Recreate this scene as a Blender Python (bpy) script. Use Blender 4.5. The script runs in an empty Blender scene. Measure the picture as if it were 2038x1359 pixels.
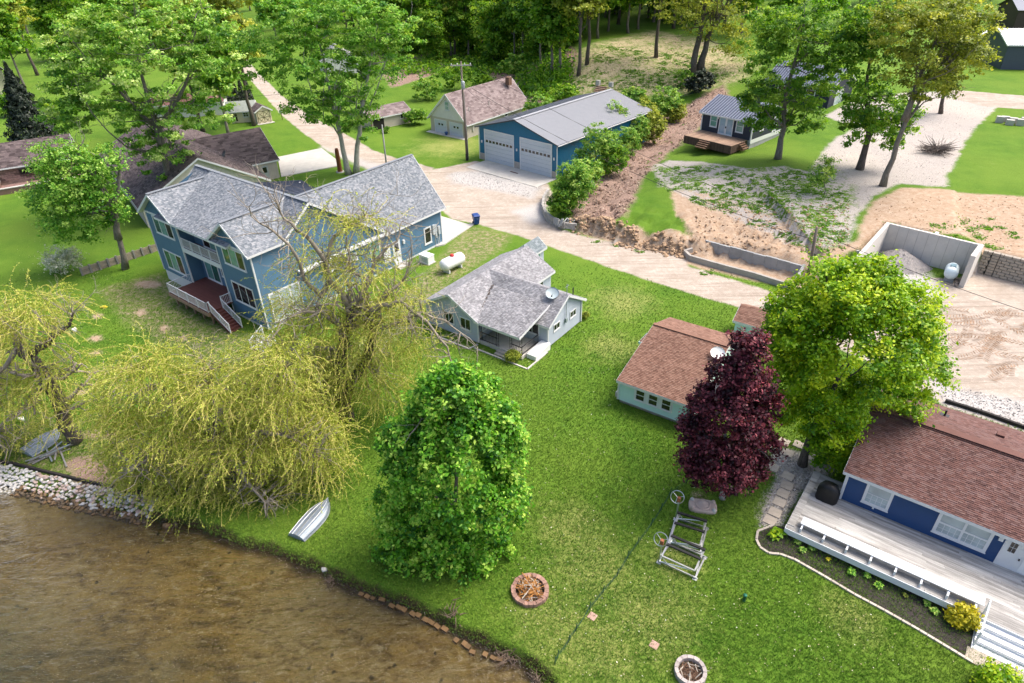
import bpy, math, random
import numpy as np
from mathutils import Matrix, Vector

C = bpy.context.scene.collection
sc = bpy.context.scene

# ------------------------------------------------------------------ camera
F_PX, TH, RO, CAM_H = 1300.0, math.radians(33.0), math.radians(-1.3), 30.0
ct, st = math.cos(TH), math.sin(TH)
Fv = np.array([0, ct, -st])
U0, R0 = np.array([0, st, ct]), np.array([1.0, 0, 0])
Rv = math.cos(RO) * R0 + math.sin(RO) * U0
Uv = -math.sin(RO) * R0 + math.cos(RO) * U0
cam_data = bpy.data.cameras.new('camera')
cam = bpy.data.objects.new('camera', cam_data)
C.objects.link(cam)
cam_data.sensor_fit = 'HORIZONTAL'
cam_data.sensor_width = 36
cam_data.lens = F_PX / 2038 * 36
cam_data.clip_end = 6000
m = Matrix(((Rv[0], Uv[0], -Fv[0], 0), (Rv[1], Uv[1], -Fv[1], 0), (Rv[2], Uv[2], -Fv[2], CAM_H), (0, 0, 0, 1)))
cam.matrix_world = m
sc.camera = cam

# ------------------------------------------------------------------ world, sun, exposure
SUN_AZ = math.radians(76)      # clockwise from +Y
SUN_EL = math.radians(57)
world = bpy.data.worlds.new('World')
sc.world = world
world.use_nodes = True
wn = world.node_tree
wn.nodes.clear()
sky = wn.nodes.new('ShaderNodeTexSky')
sky.sky_type = 'NISHITA'
sky.sun_disc = False
sky.sun_elevation = SUN_EL
sky.sun_rotation = SUN_AZ
sky.air_density = 0.8
sky.dust_density = 5.0
sky.ozone_density = 0.5
bg = wn.nodes.new('ShaderNodeBackground')
bg.inputs['Strength'].default_value = 0.15
wo = wn.nodes.new('ShaderNodeOutputWorld')
wn.links.new(sky.outputs[0], bg.inputs['Color'])
wn.links.new(bg.outputs[0], wo.inputs['Surface'])
sun_d = bpy.data.lights.new('sun', 'SUN')
sun_d.energy = 1.45
sun_d.angle = math.radians(30)
sun_d.color = (1.0, 0.95, 0.88)
sun = bpy.data.objects.new('sun', sun_d)
C.objects.link(sun)
sdir = Vector((math.sin(SUN_AZ) * math.cos(SUN_EL), math.cos(SUN_AZ) * math.cos(SUN_EL), math.sin(SUN_EL)))
sun.rotation_euler = sdir.to_track_quat('Z', 'Y').to_euler()
sun.location = (60, 40, 90)
sc.view_settings.view_transform = 'Standard'
sc.view_settings.look = 'None'
sc.view_settings.gamma = 1
sc.view_settings.use_curve_mapping = False
sc.view_settings.exposure = 1.2
sc.cycles.use_denoising = True
sc.cycles.max_bounces = 6
sc.cycles.transparent_max_bounces = 8
sc.cycles.transmission_bounces = 4

# ------------------------------------------------------------------ photograph pixel -> place on the ground
def ray(px, py):
    return Fv + (px - 1019) / F_PX * Rv + (679.5 - py) / F_PX * Uv
def G(px, py, z=0.0):
    d = ray(px, py); t = (z - CAM_H) / d[2]
    return np.array([d[0] * t, d[1] * t])
def PV(px, py, y):
    """point where the sight line meets the vertical plane at depth y"""
    d = ray(px, py); t = y / d[1]
    return np.array([d[0] * t, y, CAM_H + d[2] * t])

# ------------------------------------------------------------------ terrain
def sstep(t):
    t = np.clip(t, 0, 1); return t * t * (3 - 2 * t)
SHORE_PX = [(-420, 905), (-200, 930), (0, 962), (150, 1000), (300, 1032), (380, 1046), (480, 1085), (560, 1105), (640, 1140), (700, 1168), (790, 1200),
            (880, 1238), (905, 1262), (980, 1292), (1040, 1320), (1085, 1362), (1110, 1420), (1150, 1520), (1200, 1700)]
SHORE = np.array([G(px, py, -0.45) for px, py in SHORE_PX])
SHORE = np.vstack([SHORE[0] + (SHORE[0] - SHORE[1]) * 60, SHORE, SHORE[-1] + np.array([3.0, -60.0])])
WATER_Z = -0.45

def seg_dist(P, A, B):
    d = B - A; L2 = d @ d
    t = np.clip(((P - A) @ d) / L2, 0, 1)
    q = P - (A + t[:, None] * d)
    cr = d[0] * (P[:, 1] - A[1]) - d[1] * (P[:, 0] - A[0])
    return np.hypot(q[:, 0], q[:, 1]), cr, t
def line_sd(P, L):
    """signed distance to an open polyline, left side positive; also the position along it"""
    best = np.full(len(P), 1e9); sg = np.zeros(len(P)); pos = np.zeros(len(P))
    for i in range(len(L) - 1):
        d, cr, t = seg_dist(P, L[i], L[i + 1])
        k = d < best - 1e-6
        best[k] = d[k]; sg[k] = np.sign(cr[k]); pos[k] = i + t[k]
    return best * sg, pos
def poly_sd(P, V):
    """signed distance to a polygon, inside positive"""
    V = np.asarray(V); n = len(V)
    best = np.full(len(P), 1e9); ins = np.zeros(len(P), bool)
    for i in range(n):
        A, B = V[i], V[(i + 1) % n]
        d, _, _ = seg_dist(P, A, B)
        best = np.minimum(best, d)
        c = ((A[1] > P[:, 1]) != (B[1] > P[:, 1]))
        with np.errstate(divide='ignore', invalid='ignore'):
            xi = (B[0] - A[0]) * (P[:, 1] - A[1]) / (B[1] - A[1] + 1e-12) + A[0]
        ins ^= c & (P[:, 0] < xi)
    return np.where(ins, best, -best)

BIN_O, BIN_Y = np.array([42.45, 53.61]), math.radians(-43)
def binw(x, y):
    a = BIN_Y
    return BIN_O + x * np.array([math.cos(a), math.sin(a)]) + y * np.array([-math.sin(a), math.cos(a)])
# foot of the cut bank: point, height just behind it, width of its face
BANK = [((36, 190), 0.4, 14), ((28.5, 113.0), 1.0, 6), ((24.2, 102.8), 1.0, 3), ((18.9, 97.4), 1.0, 3)]
BANK += [(tuple(G(1128, 372)), 1.0, 3.0), (tuple(G(1088, 425)), 0.9, 1.0), (tuple(G(1118, 458)), 0.9, 0.8), (tuple(G(1150, 466)), 1.6, 1.6), (tuple(G(1250, 487)), 1.7, 1.5),
         (tuple(G(1365, 512)), 1.7, 1.6), (tuple(G(1460, 520)), 1.5, 3.5), (tuple(G(1590, 560)), 1.7, 3.0)]
BANK += [(tuple(binw(-8.75, -7.0)), 1.6, 1.0), (tuple(binw(-8.62, 0)), 2.7, 0.5), (tuple(binw(-8.6, 3.75)), 2.9, 0.35), (tuple(binw(0.2, 3.75)), 2.9, 0.35),
         (tuple(binw(0.3, 5.0)), 2.0, 0.45), (tuple(binw(14, 5.0)), 2.0, 0.45), ((140, -25), 2.0, 2.0)]
BANK_L = np.array([b[0] for b in BANK]); BANK_H = np.array([b[1] for b in BANK], float); BANK_W = np.array([b[2] for b in BANK], float)

def vnoise(P, s, seed=0):
    """smooth value noise on the plane"""
    q = P / s; i = np.floor(q).astype(np.int64); f = q - i; f = f * f * (3 - 2 * f)
    def h(a, b):
        n = (a * 374761393 + b * 668265263 + seed * 974634721) & 0x7fffffff
        n = ((n ^ (n >> 13)) * 1274126177) & 0x7fffffff
        return (n ^ (n >> 16)) / 0x7fffffff
    a = h(i[:, 0], i[:, 1]); b = h(i[:, 0] + 1, i[:, 1]); c = h(i[:, 0], i[:, 1] + 1); d = h(i[:, 0] + 1, i[:, 1] + 1)
    return (a * (1 - f[:, 0]) + b * f[:, 0]) * (1 - f[:, 1]) + (c * (1 - f[:, 0]) + d * f[:, 0]) * f[:, 1]

def height(P):
    P = np.atleast_2d(np.asarray(P, float))
    s, sp = line_sd(P, SHORE)
    n1 = vnoise(P, 1.1, 3) - .5; n2 = vnoise(P, 6, 5) - .5
    land = 0.10 * n2 + 0.03 * n1
    near = sstep(s / (0.55 + .75 * sstep((5.0 - sp) / .12)))
    z = -0.5 + (0.5 + land) * near
    bed = -0.55 - 0.05 * np.clip(-s, 0, 30) + 0.06 * n1
    z = np.where(s < 0, bed, z)
    b, pos = line_sd(P, BANK_L)
    i = np.clip(pos.astype(int), 0, len(BANK) - 2); f = pos - i
    hb = BANK_H[i] * (1 - f) + BANK_H[i + 1] * f; w = BANK_W[i] * (1 - f) + BANK_W[i + 1] * f
    rough = np.where(w > .6, (vnoise(P, .9, 11) - .5) * .8 + (vnoise(P, .35, 12) - .5) * .4, 0) * np.where(w > 2, .7, 1)
    bb = b + rough * np.minimum(w, 1.6)
    up = hb * sstep(bb / w) + (3.0 - hb) * sstep((bb - w) / 20)
    gul = np.abs(vnoise(P * np.array([1.0, .55]), .9, 31) - .5) * 2          # gullies washed into the soil
    up += np.where((bb > .2) & (w > 1.2), (vnoise(P, 1.3, 21) - .5) * .3 - .55 * np.clip(1 - gul * 3.2, 0, 1), 0) * np.clip(1 - (bb - 5) / 4, 0, 1)
    up = np.maximum(up, np.where(b > -6, 0, -1))
    yy = P[:, 1] - 106 + 0.0 * P[:, 0]
    hill = 7.5 * sstep(yy / 45) + 4 * sstep((yy - 40) / 80)
    hm = sstep((P[:, 0] + 2) / 22) * (1 - sstep((P[:, 0] - 52) / 30))
    up = np.where(b > -6, up, 0) + hill * hm
    return z + np.where(s > 1, up, 0)
def H1(x, y):
    return float(height([[x, y]])[0])
def T(px, py):
    """ground point under a pixel, on the terrain"""
    return TB([px], [py])[0]
def TB(px, py):
    """the same for many pixels at once"""
    px, py = np.asarray(px, float), np.asarray(py, float)
    D = Fv + ((px - 1019) / F_PX)[:, None] * Rv + ((679.5 - py) / F_PX)[:, None] * Uv
    z = np.zeros(len(px)); hz = z
    for _ in range(25):
        t = (z - CAM_H) / D[:, 2]; P = D[:, :2] * t[:, None]; hz = height(P)
        if np.abs(hz - z).max() < .004: break
        z = .5 * z + .5 * hz
    return np.c_[P, hz]
def TP(pts):
    a = np.asarray(pts, float); return TB(a[:, 0], a[:, 1])[:, :2]

# ------------------------------------------------------------------ materials
def nt(name):
    mt = bpy.data.materials.new(name); mt.use_nodes = True
    t = mt.node_tree; t.nodes.clear()
    return mt, t, t.nodes, t.links
def mixrgb(N, L, fac, a, b, mode='MIX'):
    x = N.new('ShaderNodeMix'); x.data_type = 'RGBA'; x.blend_type = mode
    for s, v in ((0, fac), (6, a), (7, b)):
        if hasattr(v, 'links'): L.new(v, x.inputs[s])
        elif isinstance(v, (int, float)): x.inputs[s].default_value = v
        else: x.inputs[s].default_value = (*v, 1)
    return x.outputs[2]
def noise(N, L, vec, scale, detail=4, rough=.6, dist=0):
    x = N.new('ShaderNodeTexNoise'); x.inputs['Scale'].default_value = scale; x.inputs['Detail'].default_value = detail
    x.inputs['Roughness'].default_value = rough; x.inputs['Distortion'].default_value = dist
    L.new(vec, x.inputs['Vector']); return x.outputs['Fac']
def ramp(N, L, v, stops):
    x = N.new('ShaderNodeValToRGB'); e = x.color_ramp.elements
    while len(e) < len(stops): e.new(0.5)
    for i, (p, c) in enumerate(stops):
        e[i].position = p; e[i].color = (c, c, c, 1) if isinstance(c, (int, float)) else (*c, 1)
    L.new(v, x.inputs[0]); return x.outputs[0]
def math_(N, L, op, a, b=0.0, clamp=False):
    x = N.new('ShaderNodeMath'); x.operation = op; x.use_clamp = clamp
    for i, v in enumerate((a, b)):
        if hasattr(v, 'links'): L.new(v, x.inputs[i])
        else: x.inputs[i].default_value = v
    return x.outputs[0]
def attr(N, name):
    x = N.new('ShaderNodeAttribute'); x.attribute_name = name; return x.outputs['Fac']
def objco(N):
    return N.new('ShaderNodeTexCoord').outputs['Object']
def bump(N, L, h, strength, dist=.02):
    x = N.new('ShaderNodeBump'); x.inputs['Strength'].default_value = strength; x.inputs['Distance'].default_value = dist
    L.new(h, x.inputs['Height']); return x.outputs[0]
MATS = {}
def M(name, col, rough=.65, var=.2, scale=3.0, metal=0.0, spec=.4, col2=None, tint=0.0, bmp=0.0, fine=40, stretch=None, grime=0.0):
    """a plain surface: base colour with soft large variation, fine grain, optional per-piece tint and grime"""
    if name in MATS: return MATS[name]
    mt, t, N, L = nt(name)
    out = N.new('ShaderNodeOutputMaterial'); p = N.new('ShaderNodeBsdfPrincipled')
    L.new(p.outputs[0], out.inputs[0])
    v = objco(N)
    if stretch:
        mp = N.new('ShaderNodeMapping'); mp.inputs['Scale'].default_value = stretch; L.new(v, mp.inputs[0]); v = mp.outputs[0]
    n1 = noise(N, L, v, scale, 5, .65); n2 = noise(N, L, v, fine, 3, .7)
    c = col2 or tuple(x * (1 - var) for x in col)
    f = ramp(N, L, n1, [(.32, 0), (.68, 1)])
    base = mixrgb(N, L, f, c, col)
    k = ramp(N, L, n2, [(.25, 1 - var * .8), (.75, 1 + var * .4)])
    base = mixrgb(N, L, 1.0, base, k, 'MULTIPLY')
    if tint:
        a = attr(N, 'tint')
        kk = ramp(N, L, a, [(0, 1 - tint), (1, 1 + tint)])
        base = mixrgb(N, L, 1.0, base, kk, 'MULTIPLY')
    if grime:
        g = noise(N, L, v, scale * .35, 6, .7)
        gm = ramp(N, L, g, [(.5, 0), (.72, 1)])
        base = mixrgb(N, L, math_(N, L, 'MULTIPLY', gm, grime), base, tuple(x * .35 for x in col))
    L.new(base, p.inputs['Base Color'])
    p.inputs['Roughness'].default_value = rough; p.inputs['Metallic'].default_value = metal
    p.inputs['Specular IOR Level'].default_value = spec
    if bmp:
        L.new(bump(N, L, n2, bmp), p.inputs['Normal'])
    MATS[name] = mt; return mt
def shingle_mat(name, cols, streak=0.25):
    """asphalt shingle: each tab takes one of a few blended colours from its own tint"""
    mt, t, N, L = nt(name)
    out = N.new('ShaderNodeOutputMaterial'); p = N.new('ShaderNodeBsdfPrincipled'); L.new(p.outputs[0], out.inputs[0])
    a = attr(N, 'tint'); v = objco(N)
    n = len(cols)
    base = ramp(N, L, a, [(i / (n - 1), c) for i, c in enumerate(cols)])
    g = noise(N, L, v, 60, 2, .8); base = mixrgb(N, L, 1.0, base, ramp(N, L, g, [(.3, .8), (.7, 1.15)]), 'MULTIPLY')
    w = noise(N, L, v, .8, 5, .7); base = mixrgb(N, L, 1.0, base, ramp(N, L, w, [(.3, 1 - streak), (.7, 1 + streak * .3)]), 'MULTIPLY')
    L.new(base, p.inputs['Base Color']); p.inputs['Roughness'].default_value = .9; p.inputs['Specular IOR Level'].default_value = .25
    L.new(bump(N, L, g, .5, .01), p.inputs['Normal'])
    return mt
def leaf_mat(name, dark, mid, light, trans=.35):
    mt, t, N, L = nt(name)
    out = N.new('ShaderNodeOutputMaterial'); p = N.new('ShaderNodeBsdfPrincipled'); tr = N.new('ShaderNodeBsdfTranslucent'); mx = N.new('ShaderNodeMixShader')
    a = attr(N, 'tint')
    base = ramp(N, L, a, [(0, dark), (.5, mid), (1, light)])
    L.new(base, p.inputs['Base Color']); p.inputs['Roughness'].default_value = .5; p.inputs['Specular IOR Level'].default_value = .35
    tc = mixrgb(N, L, 1.0, base, (1.3, 1.25, .6), 'MULTIPLY'); L.new(tc, tr.inputs[0])
    mx.inputs[0].default_value = trans
    L.new(p.outputs[0], mx.inputs[1]); L.new(tr.outputs[0], mx.inputs[2]); L.new(mx.outputs[0], out.inputs[0])
    return mt
def glass_mat(name, col, rough=.06, streak=.5):
    mt, t, N, L = nt(name)
    out = N.new('ShaderNodeOutputMaterial'); p = N.new('ShaderNodeBsdfPrincipled'); L.new(p.outputs[0], out.inputs[0])
    n = noise(N, L, objco(N), 1.3, 2, .5)
    L.new(mixrgb(N, L, ramp(N, L, n, [(.35, 0), (.65, 1)]), tuple(c * (1 - streak) for c in col), col), p.inputs['Base Color'])
    p.inputs['Roughness'].default_value = rough; p.inputs['Specular IOR Level'].default_value = .8
    return mt
def bark_mat(name, c1, c2):
    mt, t, N, L = nt(name)
    out = N.new('ShaderNodeOutputMaterial'); p = N.new('ShaderNodeBsdfPrincipled'); L.new(p.outputs[0], out.inputs[0])
    v = objco(N); mp = N.new('ShaderNodeMapping'); mp.inputs['Scale'].default_value = (6, 6, 1.2); L.new(v, mp.inputs[0])
    n = noise(N, L, mp.outputs[0], 2.0, 6, .7); n3 = noise(N, L, v, .6, 3)
    b = mixrgb(N, L, ramp(N, L, n, [(.35, 0), (.65, 1)]), c1, c2)
    b = mixrgb(N, L, ramp(N, L, n3, [(.55, 0), (.75, .5)]), b, (.22, .22, .17))
    L.new(b, p.inputs['Base Color']); p.inputs['Roughness'].default_value = .9
    L.new(bump(N, L, n, .8, .04), p.inputs['Normal'])
    return mt

# ------------------------------------------------------------------ mesh helpers
def link_mesh(name, V, Fc, mat, parent=None, tint=None, smooth=False, loc=None):
    me = bpy.data.meshes.new(name)
    me.from_pydata([tuple(map(float, v)) for v in V], [], Fc)
    if mat: me.materials.append(mat)
    if tint is not None:
        me.attributes.new('tint', 'FLOAT', 'FACE').data.foreach_set('value', np.asarray(tint, np.float32))
    if smooth: me.polygons.foreach_set('use_smooth', [True] * len(me.polygons))
    me.update()
    o = bpy.data.objects.new(name, me); C.objects.link(o)
    if parent: o.parent = parent
    if loc is not None: o.location = loc
    return o
def quads_mesh(name, V, mat, parent=None, tint=None):
    """V: (n,4,3) quads -> one mesh, fast"""
    n = len(V); me = bpy.data.meshes.new(name)
    me.vertices.add(4 * n); me.vertices.foreach_set('co', np.ascontiguousarray(V, np.float32).ravel())
    me.loops.add(4 * n); me.loops.foreach_set('vertex_index', np.arange(4 * n, dtype=np.int32))
    me.polygons.add(n); me.polygons.foreach_set('loop_start', np.arange(0, 4 * n, 4, dtype=np.int32))
    if mat: me.materials.append(mat)
    if tint is not None:
        me.attributes.new('tint', 'FLOAT', 'FACE').data.foreach_set('value', np.asarray(tint, np.float32))
    me.update(); me.validate()
    o = bpy.data.objects.new(name, me); C.objects.link(o)
    if parent: o.parent = parent
    return o
class MB:
    def __init__(s): s.v, s.f, s.t, s.cur = [], [], [], .5
    def add(s, V, Fc):
        b = len(s.v); s.v.extend(V); s.f.extend([tuple(b + i for i in f) for f in Fc]); s.t.extend([s.cur] * len(Fc)); return s
    def poly(s, *P): return s.add([np.asarray(p, float) for p in P], [tuple(range(len(P)))])
    def box(s, a, b):
        x0, y0, z0 = (min(p, q) for p, q in zip(a, b)); x1, y1, z1 = (max(p, q) for p, q in zip(a, b))
        return s.add([(x0, y0, z0), (x1, y0, z0), (x1, y1, z0), (x0, y1, z0), (x0, y0, z1), (x1, y0, z1), (x1, y1, z1), (x0, y1, z1)],
                     [(0, 3, 2, 1), (4, 5, 6, 7), (0, 1, 5, 4), (1, 2, 6, 5), (2, 3, 7, 6), (3, 0, 4, 7)])
    def bar(s, p, q, w, h=None, up=(0, 0, 1)):
        """square bar from p to q"""
        h = h or w; p = np.asarray(p, float); q = np.asarray(q, float); d = q - p; d = d / (np.linalg.norm(d) + 1e-9)
        up = np.asarray(up, float)
        if abs(d @ up) > .95: up = np.array([1.0, 0, 0]) if abs(d[0]) < .9 else np.array([0, 1.0, 0])
        a = np.cross(d, up); a /= np.linalg.norm(a); b = np.cross(a, d)
        V = [c + sx * a * w / 2 + sy * b * h / 2 for c in (p, q) for sx, sy in ((-1, -1), (1, -1), (1, 1), (-1, 1))]
        return s.add(V, [(3, 2, 1, 0), (4, 5, 6, 7), (0, 1, 5, 4), (1, 2, 6, 5), (2, 3, 7, 6), (3, 0, 4, 7)])
    def tube(s, P, r, n=6, cap=True):
        P = [np.asarray(p, float) for p in P]; k = len(P)
        r = list(r) if hasattr(r, '__len__') else [r] * k
        V, Fc = [], []; a = None
        for i in range(k):
            d = P[min(i + 1, k - 1)] - P[max(i - 1, 0)]; d /= (np.linalg.norm(d) + 1e-9)
            if a is None:
                a = np.cross(d, (0, 0, 1) if abs(d[2]) < .9 else (1, 0, 0))
            a = a - d * (a @ d); a /= (np.linalg.norm(a) + 1e-9); b = np.cross(d, a)
            for j in range(n):
                t = 2 * math.pi * j / n; V.append(P[i] + r[i] * (math.cos(t) * a + math.sin(t) * b))
        for i in range(k - 1):
            for j in range(n):
                q = (j + 1) % n; Fc.append((i * n + j, i * n + q, (i + 1) * n + q, (i + 1) * n + j))
        if cap: Fc += [tuple(range(n - 1, -1, -1)), tuple((k - 1) * n + j for j in range(n))]
        return s.add(V, Fc)
    def lathe(s, prof, n=16, c=(0, 0, 0), axis=2):
        """prof: (radius, height) pairs"""
        V, Fc = [], []
        for r, h in prof:
            for j in range(n):
                t = 2 * math.pi * j / n; x, y = r * math.cos(t), r * math.sin(t)
                p = (x, y, h) if axis == 2 else ((h, x, y) if axis == 0 else (x, h, y))
                V.append((p[0] + c[0], p[1] + c[1], p[2] + c[2]))
        for i in range(len(prof) - 1):
            for j in range(n):
                q = (j + 1) % n; Fc.append((i * n + j, i * n + q, (i + 1) * n + q, (i + 1) * n + j))
        return s.add(V, Fc)
    def build(s, name, mat, parent=None, smooth=False, tint=True):
        return link_mesh(name, s.v, s.f, mat, parent, s.t if tint else None, smooth)
def tag(o, label=None, cat=None, group=None, kind=None):
    if label: o['label'] = label
    if cat: o['category'] = cat
    if group: o['group'] = group
    if kind: o['kind'] = kind
    return o
def thing(name, label, cat, loc=(0, 0, 0), rz=0.0, group=None):
    o = bpy.data.objects.new(name, None); C.objects.link(o)
    o.empty_display_size = .5
    o.location = tuple(map(float, loc)); o.rotation_euler = (0, 0, rz)
    return tag(o, label, cat, group)
def dup(root, loc, rz=None, label=None, group=None, scale=None):
    r = root.copy(); C.objects.link(r); r.location = tuple(map(float, loc))
    if rz is not None: r.rotation_euler = (0, 0, rz)
    if scale: r.scale = (scale, scale, scale)
    if label: r['label'] = label
    if group: r['group'] = group
    for ch in root.children:
        c = ch.copy(); C.objects.link(c); c.parent = r
        for g in ch.children:
            d = g.copy(); C.objects.link(d); d.parent = c
    return r

# ---- building parts (all in the local frame of their thing)
RNG = random.Random(7)
def wall(mb, a, b, poly, lap=.16, out=.028):
    """lap siding on a vertical wall from a to b (outside on the right); poly: convex outline in (along, z)"""
    a = np.array([a[0], a[1], 0.0]); d = np.array([b[0], b[1], 0.0]) - a; d /= np.linalg.norm(d); n = np.array([d[1], -d[0], 0])
    zs = [p[1] for p in poly]; z = min(zs); zt = max(zs)
    def span(zz):
        xs = []
        for i in range(len(poly)):
            (s0, z0), (s1, z1) = poly[i], poly[(i + 1) % len(poly)]
            if abs(z0 - z1) < 1e-9:
                if abs(z0 - zz) < 1e-6: xs += [s0, s1]
            elif min(z0, z1) - 1e-9 <= zz <= max(z0, z1) + 1e-9: xs.append(s0 + (s1 - s0) * (zz - z0) / (z1 - z0))
        return (min(xs), max(xs)) if xs else None
    P = lambda s, zz, o: a + d * s + np.array([0, 0, zz]) + n * o
    cuts = sorted(set([round(p[1], 4) for p in poly] + [round(z + lap * i, 4) for i in range(int((zt - z) / lap) + 1)]))
    for z0, z1 in zip(cuts[:-1], cuts[1:]):
        if z1 - z0 < .004: continue
        e = .0005
        q0, q1 = span(z0 + e), span(z1 - e)
        if not q0 or not q1: continue
        mb.poly(P(q0[0], z0, out), P(q0[1], z0, out), P(q1[1], z1, .003), P(q1[0], z1, .003))
        mb.poly(P(q0[0], z0, .003), P(q0[1], z0, .003), P(q0[1], z0, out), P(q0[0], z0, out))
def slab(mb, P, th=.16):
    """thick panel under a planar polygon P (counter-clockwise from above)"""
    P = [np.asarray(p, float) for p in P]; n = np.cross(P[1] - P[0], P[2] - P[0]); n /= np.linalg.norm(n)
    if n[2] < 0: P = P[::-1]; n = -n
    k = len(P); V = P + [p - n * th for p in P]
    mb.add(V, [tuple(range(k)), tuple(range(2 * k - 1, k - 1, -1))] + [(i, k + i, k + (i + 1) % k, (i + 1) % k) for i in range(k)])
def shingles(mb, P, course=.17, tab=.32, rng=RNG, lift=.024):
    """rows of tabs over a planar convex polygon; P[0]->P[1] is the eave"""
    P = [np.asarray(p, float) for p in P]; u = P[1] - P[0]; u /= np.linalg.norm(u)
    n = np.cross(P[1] - P[0], P[2] - P[0]); n /= np.linalg.norm(n)
    if n[2] < 0: n = -n
    v = np.cross(n, u)
    if v[2] < 0: v = -v
    Q = [((p - P[0]) @ u, (p - P[0]) @ v) for p in P]
    tmax = max(q[1] for q in Q); tmin = min(q[1] for q in Q)
    def span(t):
        xs = []
        for i in range(len(Q)):
            (s0, t0), (s1, t1) = Q[i], Q[(i + 1) % len(Q)]
            if abs(t0 - t1) < 1e-9: continue
            if min(t0, t1) <= t <= max(t0, t1): xs.append(s0 + (s1 - s0) * (t - t0) / (t1 - t0))
        return (min(xs), max(xs)) if len(xs) > 1 else None
    W = lambda s, t, h: P[0] + u * s + v * t + n * h
    t = tmin
    while t < tmax - .02:
        t1 = min(t + course, tmax); q0 = span(min(t + .004, tmax)); q1 = span(t1 - .004)
        if q0 and q1:
            # stay inside the outline at both edges of the row
            s = q0[0] - rng.random() * tab; last = q0[1]
            while s < last:
                w = tab * rng.uniform(.7, 1.3); a = max(s, q0[0]); b = min(s + w, last)
                if b - a > .02:
                    a1, b1 = min(max(a, q1[0]), q1[1]), max(min(b, q1[1]), q1[0])
                    h = lift * rng.uniform(.7, 1.5)
                    mb.cur = rng.random()
                    mb.add([W(a, t, h), W(b, t, h), W(b1, t1 + .01, .003), W(a1, t1 + .01, .003), W(a, t, 0), W(b, t, 0)], [(0, 1, 2, 3), (4, 5, 1, 0)])
                s += w
        t = t1
    mb.cur = .5
def roof(parent, planes, mat_sh, mat_edge, course=.17, tab=.32, th=.16, fascia=None, label=None):
    """roof part > shingles, fascia"""
    r = MB(); s = MB()
    for P in planes:
        slab(r, [np.asarray(p, float) - np.array([0, 0, .012]) for p in P], th)
        if course: shingles(s, P, course, tab)
    ro = r.build('roof', mat_edge, parent)
    if course:
        so = s.build('shingles', mat_sh, ro); so['kind'] = 'stuff'
    if fascia:
        f = MB()
        for p, q in fascia: f.bar(np.asarray(p) - (0, 0, .10), np.asarray(q) - (0, 0, .10), .035, .2)
        f.build('fascia', MATS['white_trim'], ro)
    return ro
def gable(parent, x0, x1, y0, y1, ez, rz, mat_sh, mat_edge, ov=.35, ridge=None, axis='x', ez1=None, course=.17, tab=.32, fascia=True, ovg=None):
    """gable roof over a rectangle with its ridge along x (or y); ez/ez1 eave heights at the wall line"""
    ez1 = ez if ez1 is None else ez1; ovg = ov if ovg is None else ovg
    if axis == 'x':
        rg = (y0 + y1) / 2 if ridge is None else ridge
        sl0, sl1 = (rz - ez) / (rg - y0), (rz - ez1) / (y1 - rg)
        A = [(x0 - ovg, y0 - ov, ez - sl0 * ov), (x1 + ovg, y0 - ov, ez - sl0 * ov), (x1 + ovg, rg, rz), (x0 - ovg, rg, rz)]
        B = [(x1 + ovg, y1 + ov, ez1 - sl1 * ov), (x0 - ovg, y1 + ov, ez1 - sl1 * ov), (x0 - ovg, rg, rz), (x1 + ovg, rg, rz)]
    else:
        rg = (x0 + x1) / 2 if ridge is None else ridge
        sl0, sl1 = (rz - ez) / (rg - x0), (rz - ez1) / (x1 - rg)
        A = [(x0 - ov, y1 + ovg, ez - sl0 * ov), (x0 - ov, y0 - ovg, ez - sl0 * ov), (rg, y0 - ovg, rz), (rg, y1 + ovg, rz)]
        B = [(x1 + ov, y0 - ovg, ez1 - sl1 * ov), (x1 + ov, y1 + ovg, ez1 - sl1 * ov), (rg, y1 + ovg, rz), (rg, y0 - ovg, rz)]
    fs = None
    if fascia: fs = [(A[0], A[1]), (A[1], A[2]), (A[3], A[0]), (B[0], B[1]), (B[3], B[0]), (B[1], B[2])]
    ro = roof(parent, [A, B], mat_sh, mat_edge, course, tab, fascia=fs)
    return ro, A, B
def wpt(a, b):
    a = np.array([a[0], a[1], 0.0]); d = np.array([b[0], b[1], 0.0]) - a; d /= np.linalg.norm(d); n = np.array([d[1], -d[0], 0])
    return lambda s, z, o: a + d * s + np.array([0, 0, z]) + n * o
def wbox(mb, W, s0, s1, z0, z1, o0, o1):
    V = [W(s, z, o) for z in (z0, z1) for s, o in ((s0, o1), (s1, o1), (s1, o0), (s0, o0))]
    mb.add(V, [(3, 2, 1, 0), (4, 5, 6, 7), (0, 1, 5, 4), (1, 2, 6, 5), (2, 3, 7, 6), (3, 0, 4, 7)])
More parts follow.
